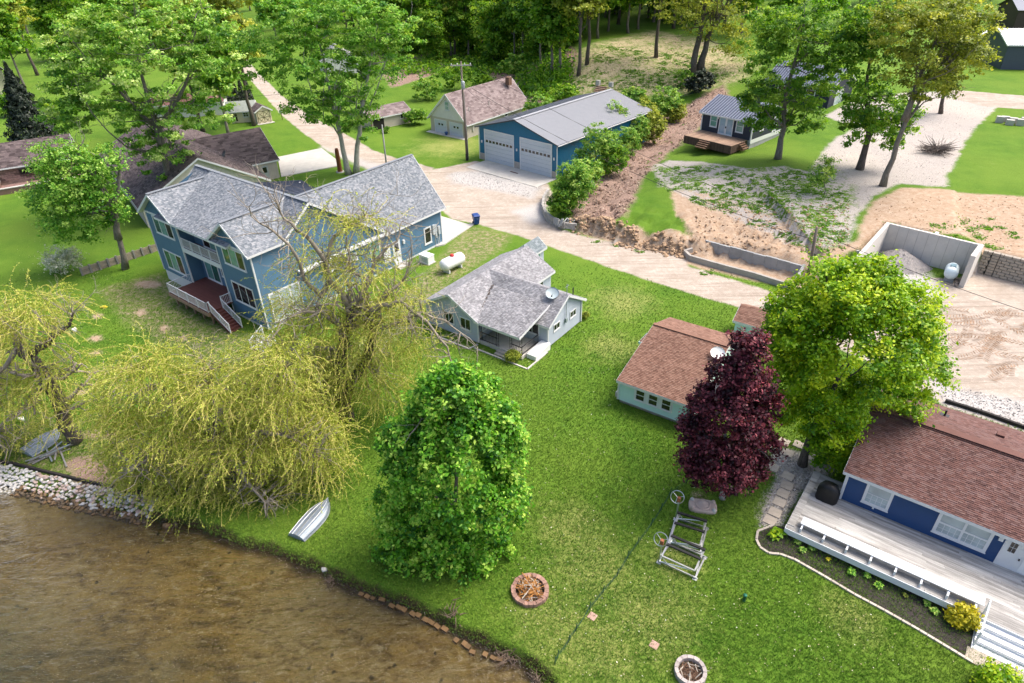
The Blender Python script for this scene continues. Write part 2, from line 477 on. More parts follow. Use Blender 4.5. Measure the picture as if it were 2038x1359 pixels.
def window(parent, a, b, s0, s1, z0, z1, fw=.09, mull=(), rails=(), mat=None, glass=None, name='window', grid=0, pw=.05):
    W = wpt(a, b); f = MB()
    wbox(f, W, s0, s1, z0, z0 + fw, 0, .07); wbox(f, W, s0, s1, z1 - fw, z1, 0, .07)
    wbox(f, W, s0, s0 + fw, z0 + fw, z1 - fw, 0, .068); wbox(f, W, s1 - fw, s1, z0 + fw, z1 - fw, 0, .068)
    wbox(f, W, s0 - .03, s1 + .03, z0 - .05, z0, 0, .095)
    for mu in mull: wbox(f, W, s0 + (s1 - s0) * mu - pw / 2, s0 + (s1 - s0) * mu + pw / 2, z0 + fw, z1 - fw, 0, .064)
    for ra in rails: wbox(f, W, s0 + fw, s1 - fw, z0 + (z1 - z0) * ra - pw / 2, z0 + (z1 - z0) * ra + pw / 2, 0, .061)
    o = f.build(name, mat or MATS['white_trim'], parent)
    xs = [s0 + fw] + [s0 + (s1 - s0) * mu for mu in mull] + [s1 - fw]
    for i in range(len(xs) - 1):
        g = MB(); wbox(g, W, xs[i], xs[i + 1], z0 + fw, z1 - fw, .0, .04)
        gl = glass[i % len(glass)] if isinstance(glass, (list, tuple)) else glass
        g.build('pane', gl or MATS['glass_dark'], o)
    if grid:
        for i in range(len(xs) - 1):
            k = MB()
            for j in range(1, grid):
                x = xs[i] + (xs[i + 1] - xs[i]) * j / grid; wbox(k, W, x - .012, x + .012, z0 + fw, z0 + (z1 - z0) * .5, .02, .048)
            wbox(k, W, xs[i], xs[i + 1], z0 + (z1 - z0) * .26, z0 + (z1 - z0) * .26 + .024, .02, .046)
            k.build('muntins', MATS['white_trim'], o)
    return o
def railing(parent, pts, z, h=.95, mat=None, post=.09, gap=.13, every=1.6, name='railing', bal=.025):
    """posts, top and bottom rail and balusters along a polyline; z per point"""
    mb = MB(); bb = MB()
    for (p, q) in zip(pts[:-1], pts[1:]):
        p, q = np.asarray(p, float), np.asarray(q, float); L = np.linalg.norm((q - p)[:2]); k = max(1, round(L / every))
        for i in range(k + 1):
            c = p + (q - p) * i / k; mb.box(c + (-post / 2, -post / 2, 0), c + (post / 2, post / 2, h + .06))
        for zz, ww in ((h, .07), (.1, .05)): mb.bar(p + (0, 0, zz), q + (0, 0, zz), ww, .045)
        n = int(L / gap)
        for i in range(1, n):
            c = p + (q - p) * i / n; bb.box(c + (-bal / 2, -bal / 2, .1), c + (bal / 2, bal / 2, h))
    o = mb.build(name, mat or MATS['white_trim'], parent)
    b = bb.build('balusters', mat or MATS['white_trim'], o); b['kind'] = 'stuff'
    return o

# ------------------------------------------------------------------ shared materials
M('white_trim', (.68, .69, .70), .45, .05, 2, grime=.06)
M('white_plastic', (.78, .79, .78), .35, .04, 2, spec=.5)
M('concrete', (.50, .48, .44), .85, .14, 1.2, fine=30, grime=.25, bmp=.3)
M('concrete_grey', (.36, .37, .37), .85, .2, 1.0, fine=25, grime=.35, bmp=.4)
M('concrete_old', (.42, .39, .35), .9, .25, 1.0, fine=25, grime=.4, bmp=.5)
M('black_metal', (.02, .02, .022), .4, .1)
M('alu', (.62, .64, .66), .32, .12, 4, metal=.85)
M('rust', (.35, .12, .04), .8, .4, 6)
glass_mat('x', (.1, .1, .1)); MATS['glass_dark'] = glass_mat('glass_dark', (.018, .022, .024))
MATS['glass_green'] = glass_mat('glass_green', (.05, .17, .13)); MATS['glass_teal'] = glass_mat('glass_teal', (.17, .36, .31), .08, .25)
MATS['glass_pale'] = glass_mat('glass_pale', (.42, .50, .52), .1, .3); MATS['glass_blue'] = glass_mat('glass_blue', (.34, .48, .58), .1, .2)
M('siding_blue', (.085, .180, .275), .5, .12, 1.2, grime=.05)
M('siding_grey', (.42, .47, .54), .55, .08, 1.2, grime=.08)
M('siding_mint', (.50, .72, .66), .5, .06, 1.2, grime=.05)
M('siding_navy', (.008, .052, .165), .45, .1, 1.5)
M('siding_ink', (.022, .028, .05), .5, .15, 1.5)
M('siding_tan', (.50, .45, .38), .7, .12, 1.5, grime=.15)
M('siding_cream', (.68, .60, .42), .6, .1, 2)
M('siding_white', (.66, .65, .62), .6, .1, 1.5, grime=.12)
M('barn_blue', (.012, .140, .265), .4, .08, 1.5)
M('door_grey', (.52, .56, .62), .45, .05, 1.5)
M('roof_edge', (.12, .12, .13), .9, .2)
M('roof_edge_brown', (.10, .06, .05), .9, .2)
SH_BLUE = shingle_mat('shingle_slate', [(.12, .14, .16), (.165, .187, .21), (.20, .22, .245), (.24, .258, .28), (.31, .32, .335)], .14)
SH_GREY = shingle_mat('shingle_weathered', [(.19, .19, .20), (.235, .235, .248), (.27, .27, .285), (.31, .31, .32), (.375, .37, .38)], .3)
SH_RED = shingle_mat('shingle_red', [(.155, .082, .058), (.20, .108, .078), (.23, .128, .092), (.25, .142, .104), (.275, .165, .122)], .2)
SH_PLUM = shingle_mat('shingle_plum', [(.095, .050, .045), (.13, .066, .057), (.155, .079, .066), (.155, .092, .086), (.18, .108, .094)], .2)
SH_BROWN = shingle_mat('shingle_brown', [(.06, .045, .045), (.10, .078, .078), (.13, .10, .10), (.16, .125, .12)], .25)
SH_MAUVE = shingle_mat('shingle_mauve', [(.14, .105, .105), (.20, .155, .15), (.245, .195, .19), (.29, .235, .225)], .22)
M('metal_roof_grey', (.255, .265, .285), .55, .08, 1.5, metal=.1)
M('metal_roof_dark', (.085, .10, .14), .35, .1, 1.5, metal=.4)
M('metal_roof_rib', (.30, .33, .40), .32, .1, 1.5, metal=.4)
M('deck_red', (.15, .052, .042), .6, .15, 2, tint=.12)
M('wood_brown', (.20, .115, .07), .75, .3, 3, tint=.25)
M('wood_deck', (.36, .235, .16), .75, .25, 2, tint=.22, stretch=(1, 1, 1))
M('wood_grey', (.26, .25, .24), .85, .3, 2, tint=.2)
M('pole_wood', (.20, .165, .135), .85, .3, 2, stretch=(5, 5, .8), grime=.3)
BARK = bark_mat('bark_grey', (.10, .085, .07), (.24, .215, .185))
BARK_D = bark_mat('bark_dark', (.045, .036, .03), (.14, .115, .095))
BARK_P = bark_mat('bark_pale', (.24, .22, .20), (.46, .44, .40))
L_BRIGHT = leaf_mat('leaf_bright', (.020, .12, .006), (.135, .385, .016), (.54, .74, .12))
L_YELLOW = leaf_mat('leaf_yellow_green', (.065, .20, .003), (.245, .44, .005), (.56, .66, .02))
L_MAPLE = leaf_mat('leaf_maple', (.05, .18, .014), (.22, .44, .042), (.64, .76, .27))
L_MAPLE2 = leaf_mat('leaf_maple_cool', (.04, .17, .012), (.175, .40, .034), (.46, .64, .14))
L_PURPLE = leaf_mat('leaf_purple', (.014, .003, .006), (.075, .010, .022), (.34, .075, .095), .2)
L_DARK = leaf_mat('leaf_dark', (.034, .12, .009), (.13, .31, .020), (.40, .56, .07), .45)
L_FOREST = leaf_mat('leaf_forest', (.045, .15, .010), (.17, .36, .022), (.46, .60, .08), .5)
L_OAK = leaf_mat('leaf_oak_spring', (.085, .13, .012), (.27, .34, .035), (.56, .58, .09))
L_WILLOW = leaf_mat('leaf_willow', (.14, .21, .018), (.37, .45, .05), (.68, .70, .19), .42)
L_SHRUB = leaf_mat('leaf_shrub', (.05, .18, .016), (.20, .40, .045), (.50, .62, .14))
L_SPRUCE = leaf_mat('needle_spruce', (.012, .022, .014), (.026, .042, .026), (.055, .075, .045), .1)
L_GOLD = leaf_mat('leaf_gold', (.22, .24, .01), (.50, .46, .015), (.70, .60, .03))
L_WHITE = leaf_mat('blossom_white', (.22, .28, .16), (.62, .62, .56), (.85, .85, .80))
TWIG = M('twig', (.34, .295, .235), .85, .3, 2)
TWIG_Y = M('twig_yellow', (.62, .52, .16), .8, .25, 2)

# ------------------------------------------------------------------ ground
def ground_material():
    mt, t, N, L = nt('ground')
    out = N.new('ShaderNodeOutputMaterial'); p = N.new('ShaderNodeBsdfPrincipled'); L.new(p.outputs[0], out.inputs[0])
    v = objco(N)
    big = noise(N, L, v, .09, 4, .6); mid = noise(N, L, v, .45, 5, .65); sm = noise(N, L, v, 2.2, 5, .7); fine = noise(N, L, v, 11, 4, .75); vf = noise(N, L, v, 38, 2, .8)
    # lawn
    g = mixrgb(N, L, ramp(N, L, mid, [(.36, 0), (.64, 1)]), (.055, .140, .011), (.102, .203, .017))
    g = mixrgb(N, L, ramp(N, L, big, [(.42, 0), (.62, .8)]), g, (.135, .220, .024))
    g = mixrgb(N, L, ramp(N, L, fine, [(.40, 0), (.72, .75)]), g, (.165, .245, .035))
    g = mixrgb(N, L, ramp(N, L, vf, [(.30, .75), (.55, 0)]), g, (.026, .085, .006))
    dry = math_(N, L, 'MULTIPLY', ramp(N, L, math_(N, L, 'ADD', math_(N, L, 'MULTIPLY', attr(N, 'm_dry'), .28), math_(N, L, 'MULTIPLY', math_(N, L, 'ADD', sm, mid), .36)), [(.47, 0), (.72, .8)]), ramp(N, L, fine, [(.3, .25), (.6, 1)]))
    g = mixrgb(N, L, dry, g, (.36, .33, .125))
    def cover(name, amp1, amp2, w):
        a = attr(N, name)
        x = math_(N, L, 'ADD', a, math_(N, L, 'MULTIPLY', math_(N, L, 'SUBTRACT', mid, .5), amp1))
        x = math_(N, L, 'ADD', x, math_(N, L, 'MULTIPLY', math_(N, L, 'SUBTRACT', fine, .5), amp2))
        x = math_(N, L, 'ADD', math_(N, L, 'MULTIPLY', x, 1 / (2 * w)), .5, True)
        return x
    # worn turf: bare soil showing between thin grass
    soil = mixrgb(N, L, ramp(N, L, sm, [(.35, 0), (.65, 1)]), (.19, .115, .075), (.36, .29, .20))
    thin = math_(N, L, 'MULTIPLY', cover('m_worn', 2.0, 1.0, .6), ramp(N, L, math_(N, L, 'ADD', math_(N, L, 'MULTIPLY', sm, .6), math_(N, L, 'MULTIPLY', fine, .4)), [(.42, 0), (.60, .9)]))
    g = mixrgb(N, L, thin, g, soil)
    # dry meadow
    md = mixrgb(N, L, ramp(N, L, sm, [(.38, 0), (.62, 1)]), (.36, .29, .17), (.46, .385, .25))
    mdm = math_(N, L, 'MULTIPLY', cover('m_meadow', 6.0, 2.0, 2.0), ramp(N, L, math_(N, L, 'ADD', math_(N, L, 'MULTIPLY', mid, .5), math_(N, L, 'MULTIPLY', sm, .5)), [(.40, 0), (.54, .95)]))
    g = mixrgb(N, L, mdm, g, md)
    # leaf litter
    lf = mixrgb(N, L, ramp(N, L, fine, [(.35, 0), (.65, 1)]), (.16, .095, .075), (.40, .295, .235))
    lf = mixrgb(N, L, ramp(N, L, vf, [(.3, .7), (.5, 0)]), lf, (.09, .05, .035))
    g = mixrgb(N, L, cover('m_leaf', 2.5, 1.2, .5), g, lf)
    # bare orange soil
    d = mixrgb(N, L, ramp(N, L, sm, [(.35, 0), (.65, 1)]), (.33, .225, .145), (.45, .35, .26))
    d = mixrgb(N, L, ramp(N, L, vf, [(.28, .6), (.45, 0)]), d, (.22, .13, .075))
    g = mixrgb(N, L, cover('m_soil', 1.7, 1.6, .25), g, d)
    # gravel, broken by tufts of grass
    gr = mixrgb(N, L, ramp(N, L, fine, [(.3, 0), (.7, 1)]), (.315, .28, .25), (.47, .435, .40))
    gr = mixrgb(N, L, ramp(N, L, vf, [(.32, .8), (.5, 0)]), gr, (.20, .185, .175))
    gr = mixrgb(N, L, ramp(N, L, big, [(.45, 0), (.7, .5)]), gr, (.50, .44, .37))
    tuft = ramp(N, L, math_(N, L, 'ADD', math_(N, L, 'MULTIPLY', mid, .42), math_(N, L, 'MULTIPLY', sm, .58)), [(.490, 0), (.53, 1)])
    tuft = math_(N, L, 'MULTIPLY', tuft, cover('m_tuft', 2.0, .5, .8))
    cg = cover('m_gravel', 1.8, 1.2, .25)
    g = mixrgb(N, L, math_(N, L, 'MULTIPLY', cg, math_(N, L, 'SUBTRACT', 1.0, tuft)), g, gr)
    # sandy road with wheel-worn streaks
    r = mixrgb(N, L, ramp(N, L, mid, [(.35, 0), (.65, 1)]), (.355, .30, .245), (.45, .395, .335))
    r = mixrgb(N, L, ramp(N, L, sm, [(.3, .5), (.55, 0)]), r, (.285, .235, .19))
    r = mixrgb(N, L, ramp(N, L, vf, [(.25, .6), (.42, 0)]), r, (.30, .23, .17))
    mp = N.new('ShaderNodeMapping'); mp.inputs['Rotation'].default_value = (0, 0, .50); mp.inputs['Scale'].default_value = (.06, 1.5, 1); L.new(v, mp.inputs[0]); ru = noise(N, L, mp.outputs[0], 1.2, 4, .6, .2)
    r = mixrgb(N, L, ramp(N, L, ru, [(.36, .75), (.47, 0), (.56, 0), (.66, .5)]), r, (.27, .22, .175))
    r = mixrgb(N, L, ramp(N, L, math_(N, L, 'MULTIPLY', fine, sm), [(.30, 0), (.40, .8)]), r, (.60, .52, .44))
    g = mixrgb(N, L, cover('m_road', .8, .55, .16), g, r)
    rg = mixrgb(N, L, ramp(N, L, vf, [(.3, 0), (.6, 1)]), (.26, .245, .235), (.50, .48, .455))
    g = mixrgb(N, L, cover('m_stone', 1.6, 1.6, .7), g, rg)
    # bank edge mud at the water
    mud = mixrgb(N, L, ramp(N, L, fine, [(.35, 0), (.65, 1)]), (.018, .013, .008), (.075, .052, .03))
    g = mixrgb(N, L, cover('m_mud', .5, .5, .12), g, mud)
    L.new(g, p.inputs['Base Color']); p.inputs['Roughness'].default_value = .95; p.inputs['Specular IOR Level'].default_value = .12
    hh = math_(N, L, 'ADD', math_(N, L, 'MULTIPLY', fine, .6), math_(N, L, 'MULTIPLY', vf, .5)); hh = math_(N, L, 'ADD', hh, math_(N, L, 'MULTIPLY', sm, .8))
    L.new(bump(N, L, hh, .55, .09), p.inputs['Normal'])
    return mt
def bed_material():
    mt, t, N, L = nt('lake_bed')
    out = N.new('ShaderNodeOutputMaterial'); p = N.new('ShaderNodeBsdfPrincipled'); L.new(p.outputs[0], out.inputs[0])
    v = objco(N); mp = N.new('ShaderNodeMapping'); mp.inputs['Rotation'].default_value = (0, 0, .55); mp.inputs['Scale'].default_value = (.55, 1.5, 1); L.new(v, mp.inputs[0])
    a = noise(N, L, v, .16, 5, .6); b = noise(N, L, mp.outputs[0], .9, 6, .7, .6); c = noise(N, L, v, 6, 5, .75); e = noise(N, L, mp.outputs[0], 2.6, 4, .7)
    g = mixrgb(N, L, ramp(N, L, b, [(.34, 0), (.62, 1)]), (.075, .050, .012), (.220, .155, .045))
    g = mixrgb(N, L, ramp(N, L, a, [(.42, 0), (.62, .7)]), g, (.215, .175, .085))
    g = mixrgb(N, L, ramp(N, L, c, [(.42, 0), (.68, .6)]), g, (.26, .215, .12))
    g = mixrgb(N, L, ramp(N, L, e, [(.56, 0), (.66, .7)]), g, (.33, .295, .21))
    g = mixrgb(N, L, ramp(N, L, c, [(.30, .85), (.42, 0)]), g, (.030, .024, .010))
    x = N.new('ShaderNodeTexVoronoi'); x.inputs['Scale'].default_value = 1.1; L.new(v, x.inputs['Vector'])
    blot = math_(N, L, 'ADD', x.outputs['Distance'], math_(N, L, 'MULTIPLY', c, .5))
    g = mixrgb(N, L, ramp(N, L, blot, [(.33, .9), (.40, 0)]), g, (.016, .015, .010))
    deep = math_(N, L, 'MULTIPLY', attr(N, 'm_deep'), .9)
    sand = math_(N, L, 'MULTIPLY', ramp(N, L, a, [(.46, 0), (.56, 1)]), ramp(N, L, e, [(.4, .2), (.6, .9)])); g = mixrgb(N, L, math_(N, L, 'MULTIPLY', sand, .5), g, (.27, .235, .14))
    g = mixrgb(N, L, ramp(N, L, math_(N, L, 'ADD', math_(N, L, 'MULTIPLY', b, .5), math_(N, L, 'MULTIPLY', e, .5)), [(.36, .8), (.47, 0)]), g, (.055, .036, .010))
    g = mixrgb(N, L, math_(N, L, 'MULTIPLY', deep, ramp(N, L, b, [(.2, 1), (.75, .45)])), g, (.048, .056, .036))
    g = mixrgb(N, L, ramp(N, L, math_(N, L, 'ADD', attr(N, 'm_edge'), math_(N, L, 'MULTIPLY', c, .4)), [(.15, 0), (.6, 1)]), g, mixrgb(N, L, ramp(N, L, c, [(.35, 0), (.65, 1)]), (.018, .013, .008), (.075, .052, .03)))
    L.new(g, p.inputs['Base Color']); p.inputs['Roughness'].default_value = .9; p.inputs['Specular IOR Level'].default_value = .1
    L.new(bump(N, L, c, .8, .1), p.inputs['Normal'])
    return mt
def water_material():
    mt, t, N, L = nt('water')
    out = N.new('ShaderNodeOutputMaterial'); tr = N.new('ShaderNodeBsdfTransparent'); gl = N.new('ShaderNodeBsdfGlossy'); mx = N.new('ShaderNodeMixShader')
    tr.inputs[0].default_value = (.86, .84, .70, 1); gl.inputs['Roughness'].default_value = .04
    v = objco(N); mp = N.new('ShaderNodeMapping'); mp.inputs['Rotation'].default_value = (0, 0, .7); mp.inputs['Scale'].default_value = (.6, 1.7, 1); L.new(v, mp.inputs[0])
    h = math_(N, L, 'ADD', noise(N, L, mp.outputs[0], 1.6, 4, .6, .4), math_(N, L, 'MULTIPLY', noise(N, L, mp.outputs[0], 5.5, 3, .6), .35))
    nb = bump(N, L, h, 1.0, .26)
    fr = N.new('ShaderNodeFresnel'); fr.inputs['IOR'].default_value = 1.33; L.new(nb, fr.inputs['Normal']); L.new(nb, gl.inputs['Normal'])
    L.new(math_(N, L, 'MULTIPLY', fr.outputs[0], 1.75), mx.inputs[0]); L.new(tr.outputs[0], mx.inputs[1]); L.new(gl.outputs[0], mx.inputs[2]); L.new(mx.outputs[0], out.inputs[0])
    return mt
GROUND_M, BED_M = ground_material(), bed_material()

def ell(cx, cy, rx, ry, n=10):
    return [(cx + rx * math.cos(2 * math.pi * i / n), cy - ry * math.sin(2 * math.pi * i / n)) for i in range(n)]
MASK_PX = {
 'm_road': [[(862, 338), (948, 320), (1090, 366), (1104, 395), (1076, 425), (1118, 458), (1150, 467), (1250, 489), (1362, 514), (1372, 530), (1540, 582), (1620, 590), (1690, 545), (1712, 500), (1900, 556),
             (1948, 536), (2250, 600), (2300, 900), (2038, 858), (1880, 808), (1760, 735), (1560, 645), (1482, 614), (1400, 592), (1300, 561), (1200, 527), (1090, 489), (1052, 476), (985, 455), (952, 446), (900, 436), (862, 400), (848, 352)],
            [(395, 60), (440, 92), (500, 160), (560, 228), (600, 262), (650, 298), (700, 322), (770, 352), (850, 350), (864, 334), (800, 318), (745, 300), (690, 268), (620, 232), (560, 190), (510, 140), (470, 95), (420, 55)],
            [(1890, 178), (2300, 212), (2300, 235), (1960, 212), (1900, 196)]],
 'm_stone': [[(890, 345), (960, 340), (1080, 372), (1060, 395), (980, 378), (900, 365)], [(1020, 420), (1085, 400), (1085, 440), (1060, 445)], [(1850, 752), (1900, 770), (2038, 800), (2200, 840), (2200, 900), (2038, 850), (1880, 806)],
             [(640, 292), (760, 330), (770, 350), (700, 322)], [(1745, 505), (1850, 545), (1880, 590), (1850, 610), (1760, 560)]],
 'm_gravel': [[(1298, 330), (1330, 318), (1400, 322), (1500, 335), (1560, 330), (1612, 342), (1650, 285), (1700, 255), (1640, 232), (1690, 205), (1800, 185), (1900, 180), (1985, 212), (1945, 250), (1915, 290), (1898, 335), (1880, 352), (1892, 372), (1790, 366), (1742, 388),
              (1706, 430), (1692, 484), (1620, 508), (1540, 476), (1440, 424), (1380, 402), (1310, 372)],
              [(1528, 885), (1600, 900), (1660, 930), (1625, 962), (1585, 985), (1560, 1050), (1508, 1048), (1530, 990), (1545, 940)]],
 'm_tuft': [[(1298, 330), (1500, 325), (1612, 335), (1660, 330), (1700, 380), (1690, 484), (1620, 508), (1540, 476), (1310, 372)]],
 'm_soil': [[(1148, 462), (1152, 440), (1200, 430), (1240, 446), (1300, 462), (1378, 468), (1345, 425), (1335, 380), (1400, 378), (1470, 400), (1560, 440), (1640, 500), (1700, 480), (1735, 400), (1800, 372), (1890, 378), (2060, 392), (2060, 520), (1950, 512), (1900, 480), (1720, 520), (1600, 580), (1370, 528)],
            ell(193, 630, 9, 4), ell(192, 674, 12, 6), ell(190, 702, 9, 4), ell(140, 662, 9, 4), ell(186, 738, 6, 3), ell(280, 622, 13, 8), ell(326, 653, 7, 9), ell(160, 782, 12, 6), ell(200, 865, 34, 9), ell(365, 672, 9, 5), ell(300, 566, 28, 7),
            ell(1390, 985, 4, 3)],
 'm_leaf': [[(1140, 452), (1130, 400), (1150, 350), (1200, 300), (1262, 262), (1330, 225), (1380, 200), (1440, 168), (1452, 196), (1400, 245), (1352, 290), (1300, 335), (1275, 360), (1262, 400), (1236, 432), (1200, 448)],
            [(740, 110), (1080, 60), (1150, 100), (1130, 190), (1080, 250), (1040, 215), (960, 130), (860, 150), (780, 175)], ell(170, 930, 40, 24), [(140, 920), (220, 930), (225, 985), (150, 985)]],
 'm_meadow': [[(1100, 184), (1140, 120), (1185, 88), (1300, 62), (1420, 84), (1500, 130), (1470, 160), (1400, 178), (1300, 190), (1200, 198)]],
 'm_worn': [[(200, 575), (320, 545), (470, 660), (560, 680), (700, 690), (760, 640), (850, 540), (930, 450), (1020, 468), (1000, 492), (900, 560), (840, 620), (760, 700), (620, 800), (470, 760), (360, 720), (250, 640)],
            [(0, 860), (120, 830), (240, 900), (290, 1000), (100, 950), (0, 930)]],
}
def build_ground():
    ys = [4.0]
    while ys[-1] < 260: ys.append(ys[-1] * 1.0072)
    while ys[-1] < 5000: ys.append(ys[-1] * 1.09)
    ys = np.array(ys); us = np.arange(-1.7, 1.7001, .0072); w_ = np.array([1.72, 1.76, 1.82, 1.9, 2.05, 2.3, 2.7, 3.3, 4.2, 6.0, 10.0]); us = np.r_[-w_[::-1], us, w_]
    X = np.outer(ys, us); Y = np.repeat(ys[:, None], len(us), 1)
    P = np.c_[X.ravel(), Y.ravel()]
    Z = height(P)
    far = sstep((P[:, 1] - 330) / 200); Z = Z * (1 - far) + 3.0 * far
    at = {}
    for k, polys in MASK_PX.items():
        best = np.full(len(P), -3.0)
        for pl in polys:
            V = TP(pl); lo, hi = V.min(0) - 3, V.max(0) + 3
            q = np.where((P[:, 0] > lo[0]) & (P[:, 0] < hi[0]) & (P[:, 1] > lo[1]) & (P[:, 1] < hi[1]))[0]
            best[q] = np.maximum(best[q], np.clip(poly_sd(P[q], V), -3, 3))
        at[k] = best
    s, _ = line_sd(P, SHORE)
    at['m_mud'] = .38 - s + (vnoise(P, .5, 9) - .5) * .3
    at['m_edge'] = s + .55 + (vnoise(P, .7, 19) - .5) * .4
    at['m_deep'] = sstep((-s - 3.5) / 8)
    dry = np.zeros(len(P))
    for px, py, r in ((1180, 1130, 4), (1130, 1050, 3), (1290, 1230, 4), (1220, 690, 3), (1340, 1120, 2.2), (1180, 1290, 4), (1240, 600, 4), (1100, 1240, 3), (1700, 1230, 2), (1900, 620, 2), (900, 290, 8)):
        c = T(px, py)[:2]; dry = np.maximum(dry, np.exp(-((P - c) ** 2).sum(1) / r ** 2))
    at['m_dry'] = dry
    nr, ncol = len(ys), len(us)
    idx = np.arange(nr * ncol).reshape(nr, ncol)
    Fq = np.stack([idx[:-1, :-1], idx[:-1, 1:], idx[1:, 1:], idx[1:, :-1]], -1).reshape(-1, 4)
    fm = {k: a[Fq].mean(1) for k, a in at.items()}; fs = s[Fq].mean(1)
    cls = np.zeros(len(Fq), int)                # 0 lawn
    cls[fm['m_meadow'] > 0] = 5; cls[fm['m_leaf'] > 0] = 4; cls[fm['m_soil'] > 0] = 3; cls[fm['m_gravel'] > 0] = 2; cls[fm['m_road'] > 0] = 1; cls[fs < 0] = 6
    names = ['lawn', 'dirt_road', 'gravel_lot', 'bare_earth_bank', 'leaf_litter_ground', 'meadow', 'lake_bed']
    labels = ['mown green lawn around the cottages', 'pale sandy dirt road and yard', 'grey gravel lot on the raised ground', 'bare orange soil of the cut bank', 'ground covered with brown leaf litter', 'dry tan meadow on the rise before the woods', 'brown stony bed of the shallow lake']
    co = np.c_[P, Z]
    for c, nm in enumerate(names):
        fq = Fq[cls == c]
        if not len(fq): continue
        used, inv = np.unique(fq, return_inverse=True); fq = inv.reshape(-1, 4)
        me = bpy.data.meshes.new(nm); n = len(fq)
        me.vertices.add(len(used)); me.vertices.foreach_set('co', co[used].astype(np.float32).ravel())
        me.loops.add(4 * n); me.loops.foreach_set('vertex_index', fq.astype(np.int32).ravel())
        me.polygons.add(n); me.polygons.foreach_set('loop_start', np.arange(0, 4 * n, 4, dtype=np.int32))
        me.polygons.foreach_set('use_smooth', np.ones(n, bool))
        for k, a in at.items():
            me.attributes.new(k, 'FLOAT', 'POINT').data.foreach_set('value', a[used].astype(np.float32))
        me.materials.append(BED_M if nm == 'lake_bed' else GROUND_M)
        me.update(); me.validate()
        o = bpy.data.objects.new(nm, me); C.objects.link(o); tag(o, labels[c], None, None, 'structure')
    return P, s
build_ground()
def water():
    pts = SHORE[1:-1]; nrm = []
    A = [(p[0] + .35, p[1] + .35) for p in pts]
    far = [(A[-1][0] + 2, 2.0), (-260, 2.0), (-260, A[0][1] + 20)]
    V = [(x, y, WATER_Z) for x, y in A + far]
    o = link_mesh('lake_water', V, [tuple(range(len(V) - 1, -1, -1))], water_material())
    tag(o, 'clear shallow brown lake water along the shore', None, None, 'structure')
water()

# ================================================================== BUILDINGS
YAW = math.radians
def quadwalls(parent, x0, x1, y0, y1, z0, z1, mat, lap=.16, gable_ax=None, rz=None, ridge=None, name='wall', ez1=None):
    """four sided walls; gable_ax 'x' -> the two walls across x end in gables"""
    mb = MB(); ez1 = z1 if ez1 is None else ez1
    L, W = x1 - x0, y1 - y0
    if gable_ax == 'x':
        rg = (ridge if ridge is not None else (y0 + y1) / 2)
        wall(mb, (x0, y0), (x1, y0), [(0, z0), (L, z0), (L, z1), (0, z1)], lap)
        wall(mb, (x1, y0), (x1, y1), [(0, z0), (W, z0), (W, ez1), (rg - y0, rz), (0, z1)], lap)
        wall(mb, (x1, y1), (x0, y1), [(0, z0), (L, z0), (L, ez1), (0, ez1)], lap)
        wall(mb, (x0, y1), (x0, y0), [(0, z0), (W, z0), (W, z1), (W - (rg - y0), rz), (0, ez1)], lap)
    else:
        rg = (ridge if ridge is not None else (x0 + x1) / 2)
        g = [(0, z0), (L, z0), (L, ez1)] + ([(rg - x0, rz)] if gable_ax else []) + [(0, z1)]
        wall(mb, (x0, y0), (x1, y0), g, lap)
        wall(mb, (x1, y0), (x1, y1), [(0, z0), (W, z0), (W, ez1), (0, ez1)], lap)
        g = [(0, z0), (L, z0), (L, z1)] + ([(L - (rg - x0), rz)] if gable_ax else []) + [(0, ez1)]
        wall(mb, (x1, y1), (x0, y1), g, lap)
        wall(mb, (x0, y1), (x0, y0), [(0, z0), (W, z0), (W, z1), (0, z1)], lap)
    return mb.build(name, mat, parent)
def corners(parent, pts, mat=None, w=.12):
    for x, y, z0, z1 in pts: MB().box((x - w / 2, y - w / 2, z0), (x + w / 2, y + w / 2, z1)).build('corner_trim', mat or MATS['white_trim'], parent)
def foundation(parent, x0, x1, y0, y1, z0, z1, mat=None):
    return MB().box((x0 + .04, y0 + .04, z0), (x1 - .04, y1 - .04, z1)).build('foundation', mat or MATS['concrete'], parent)

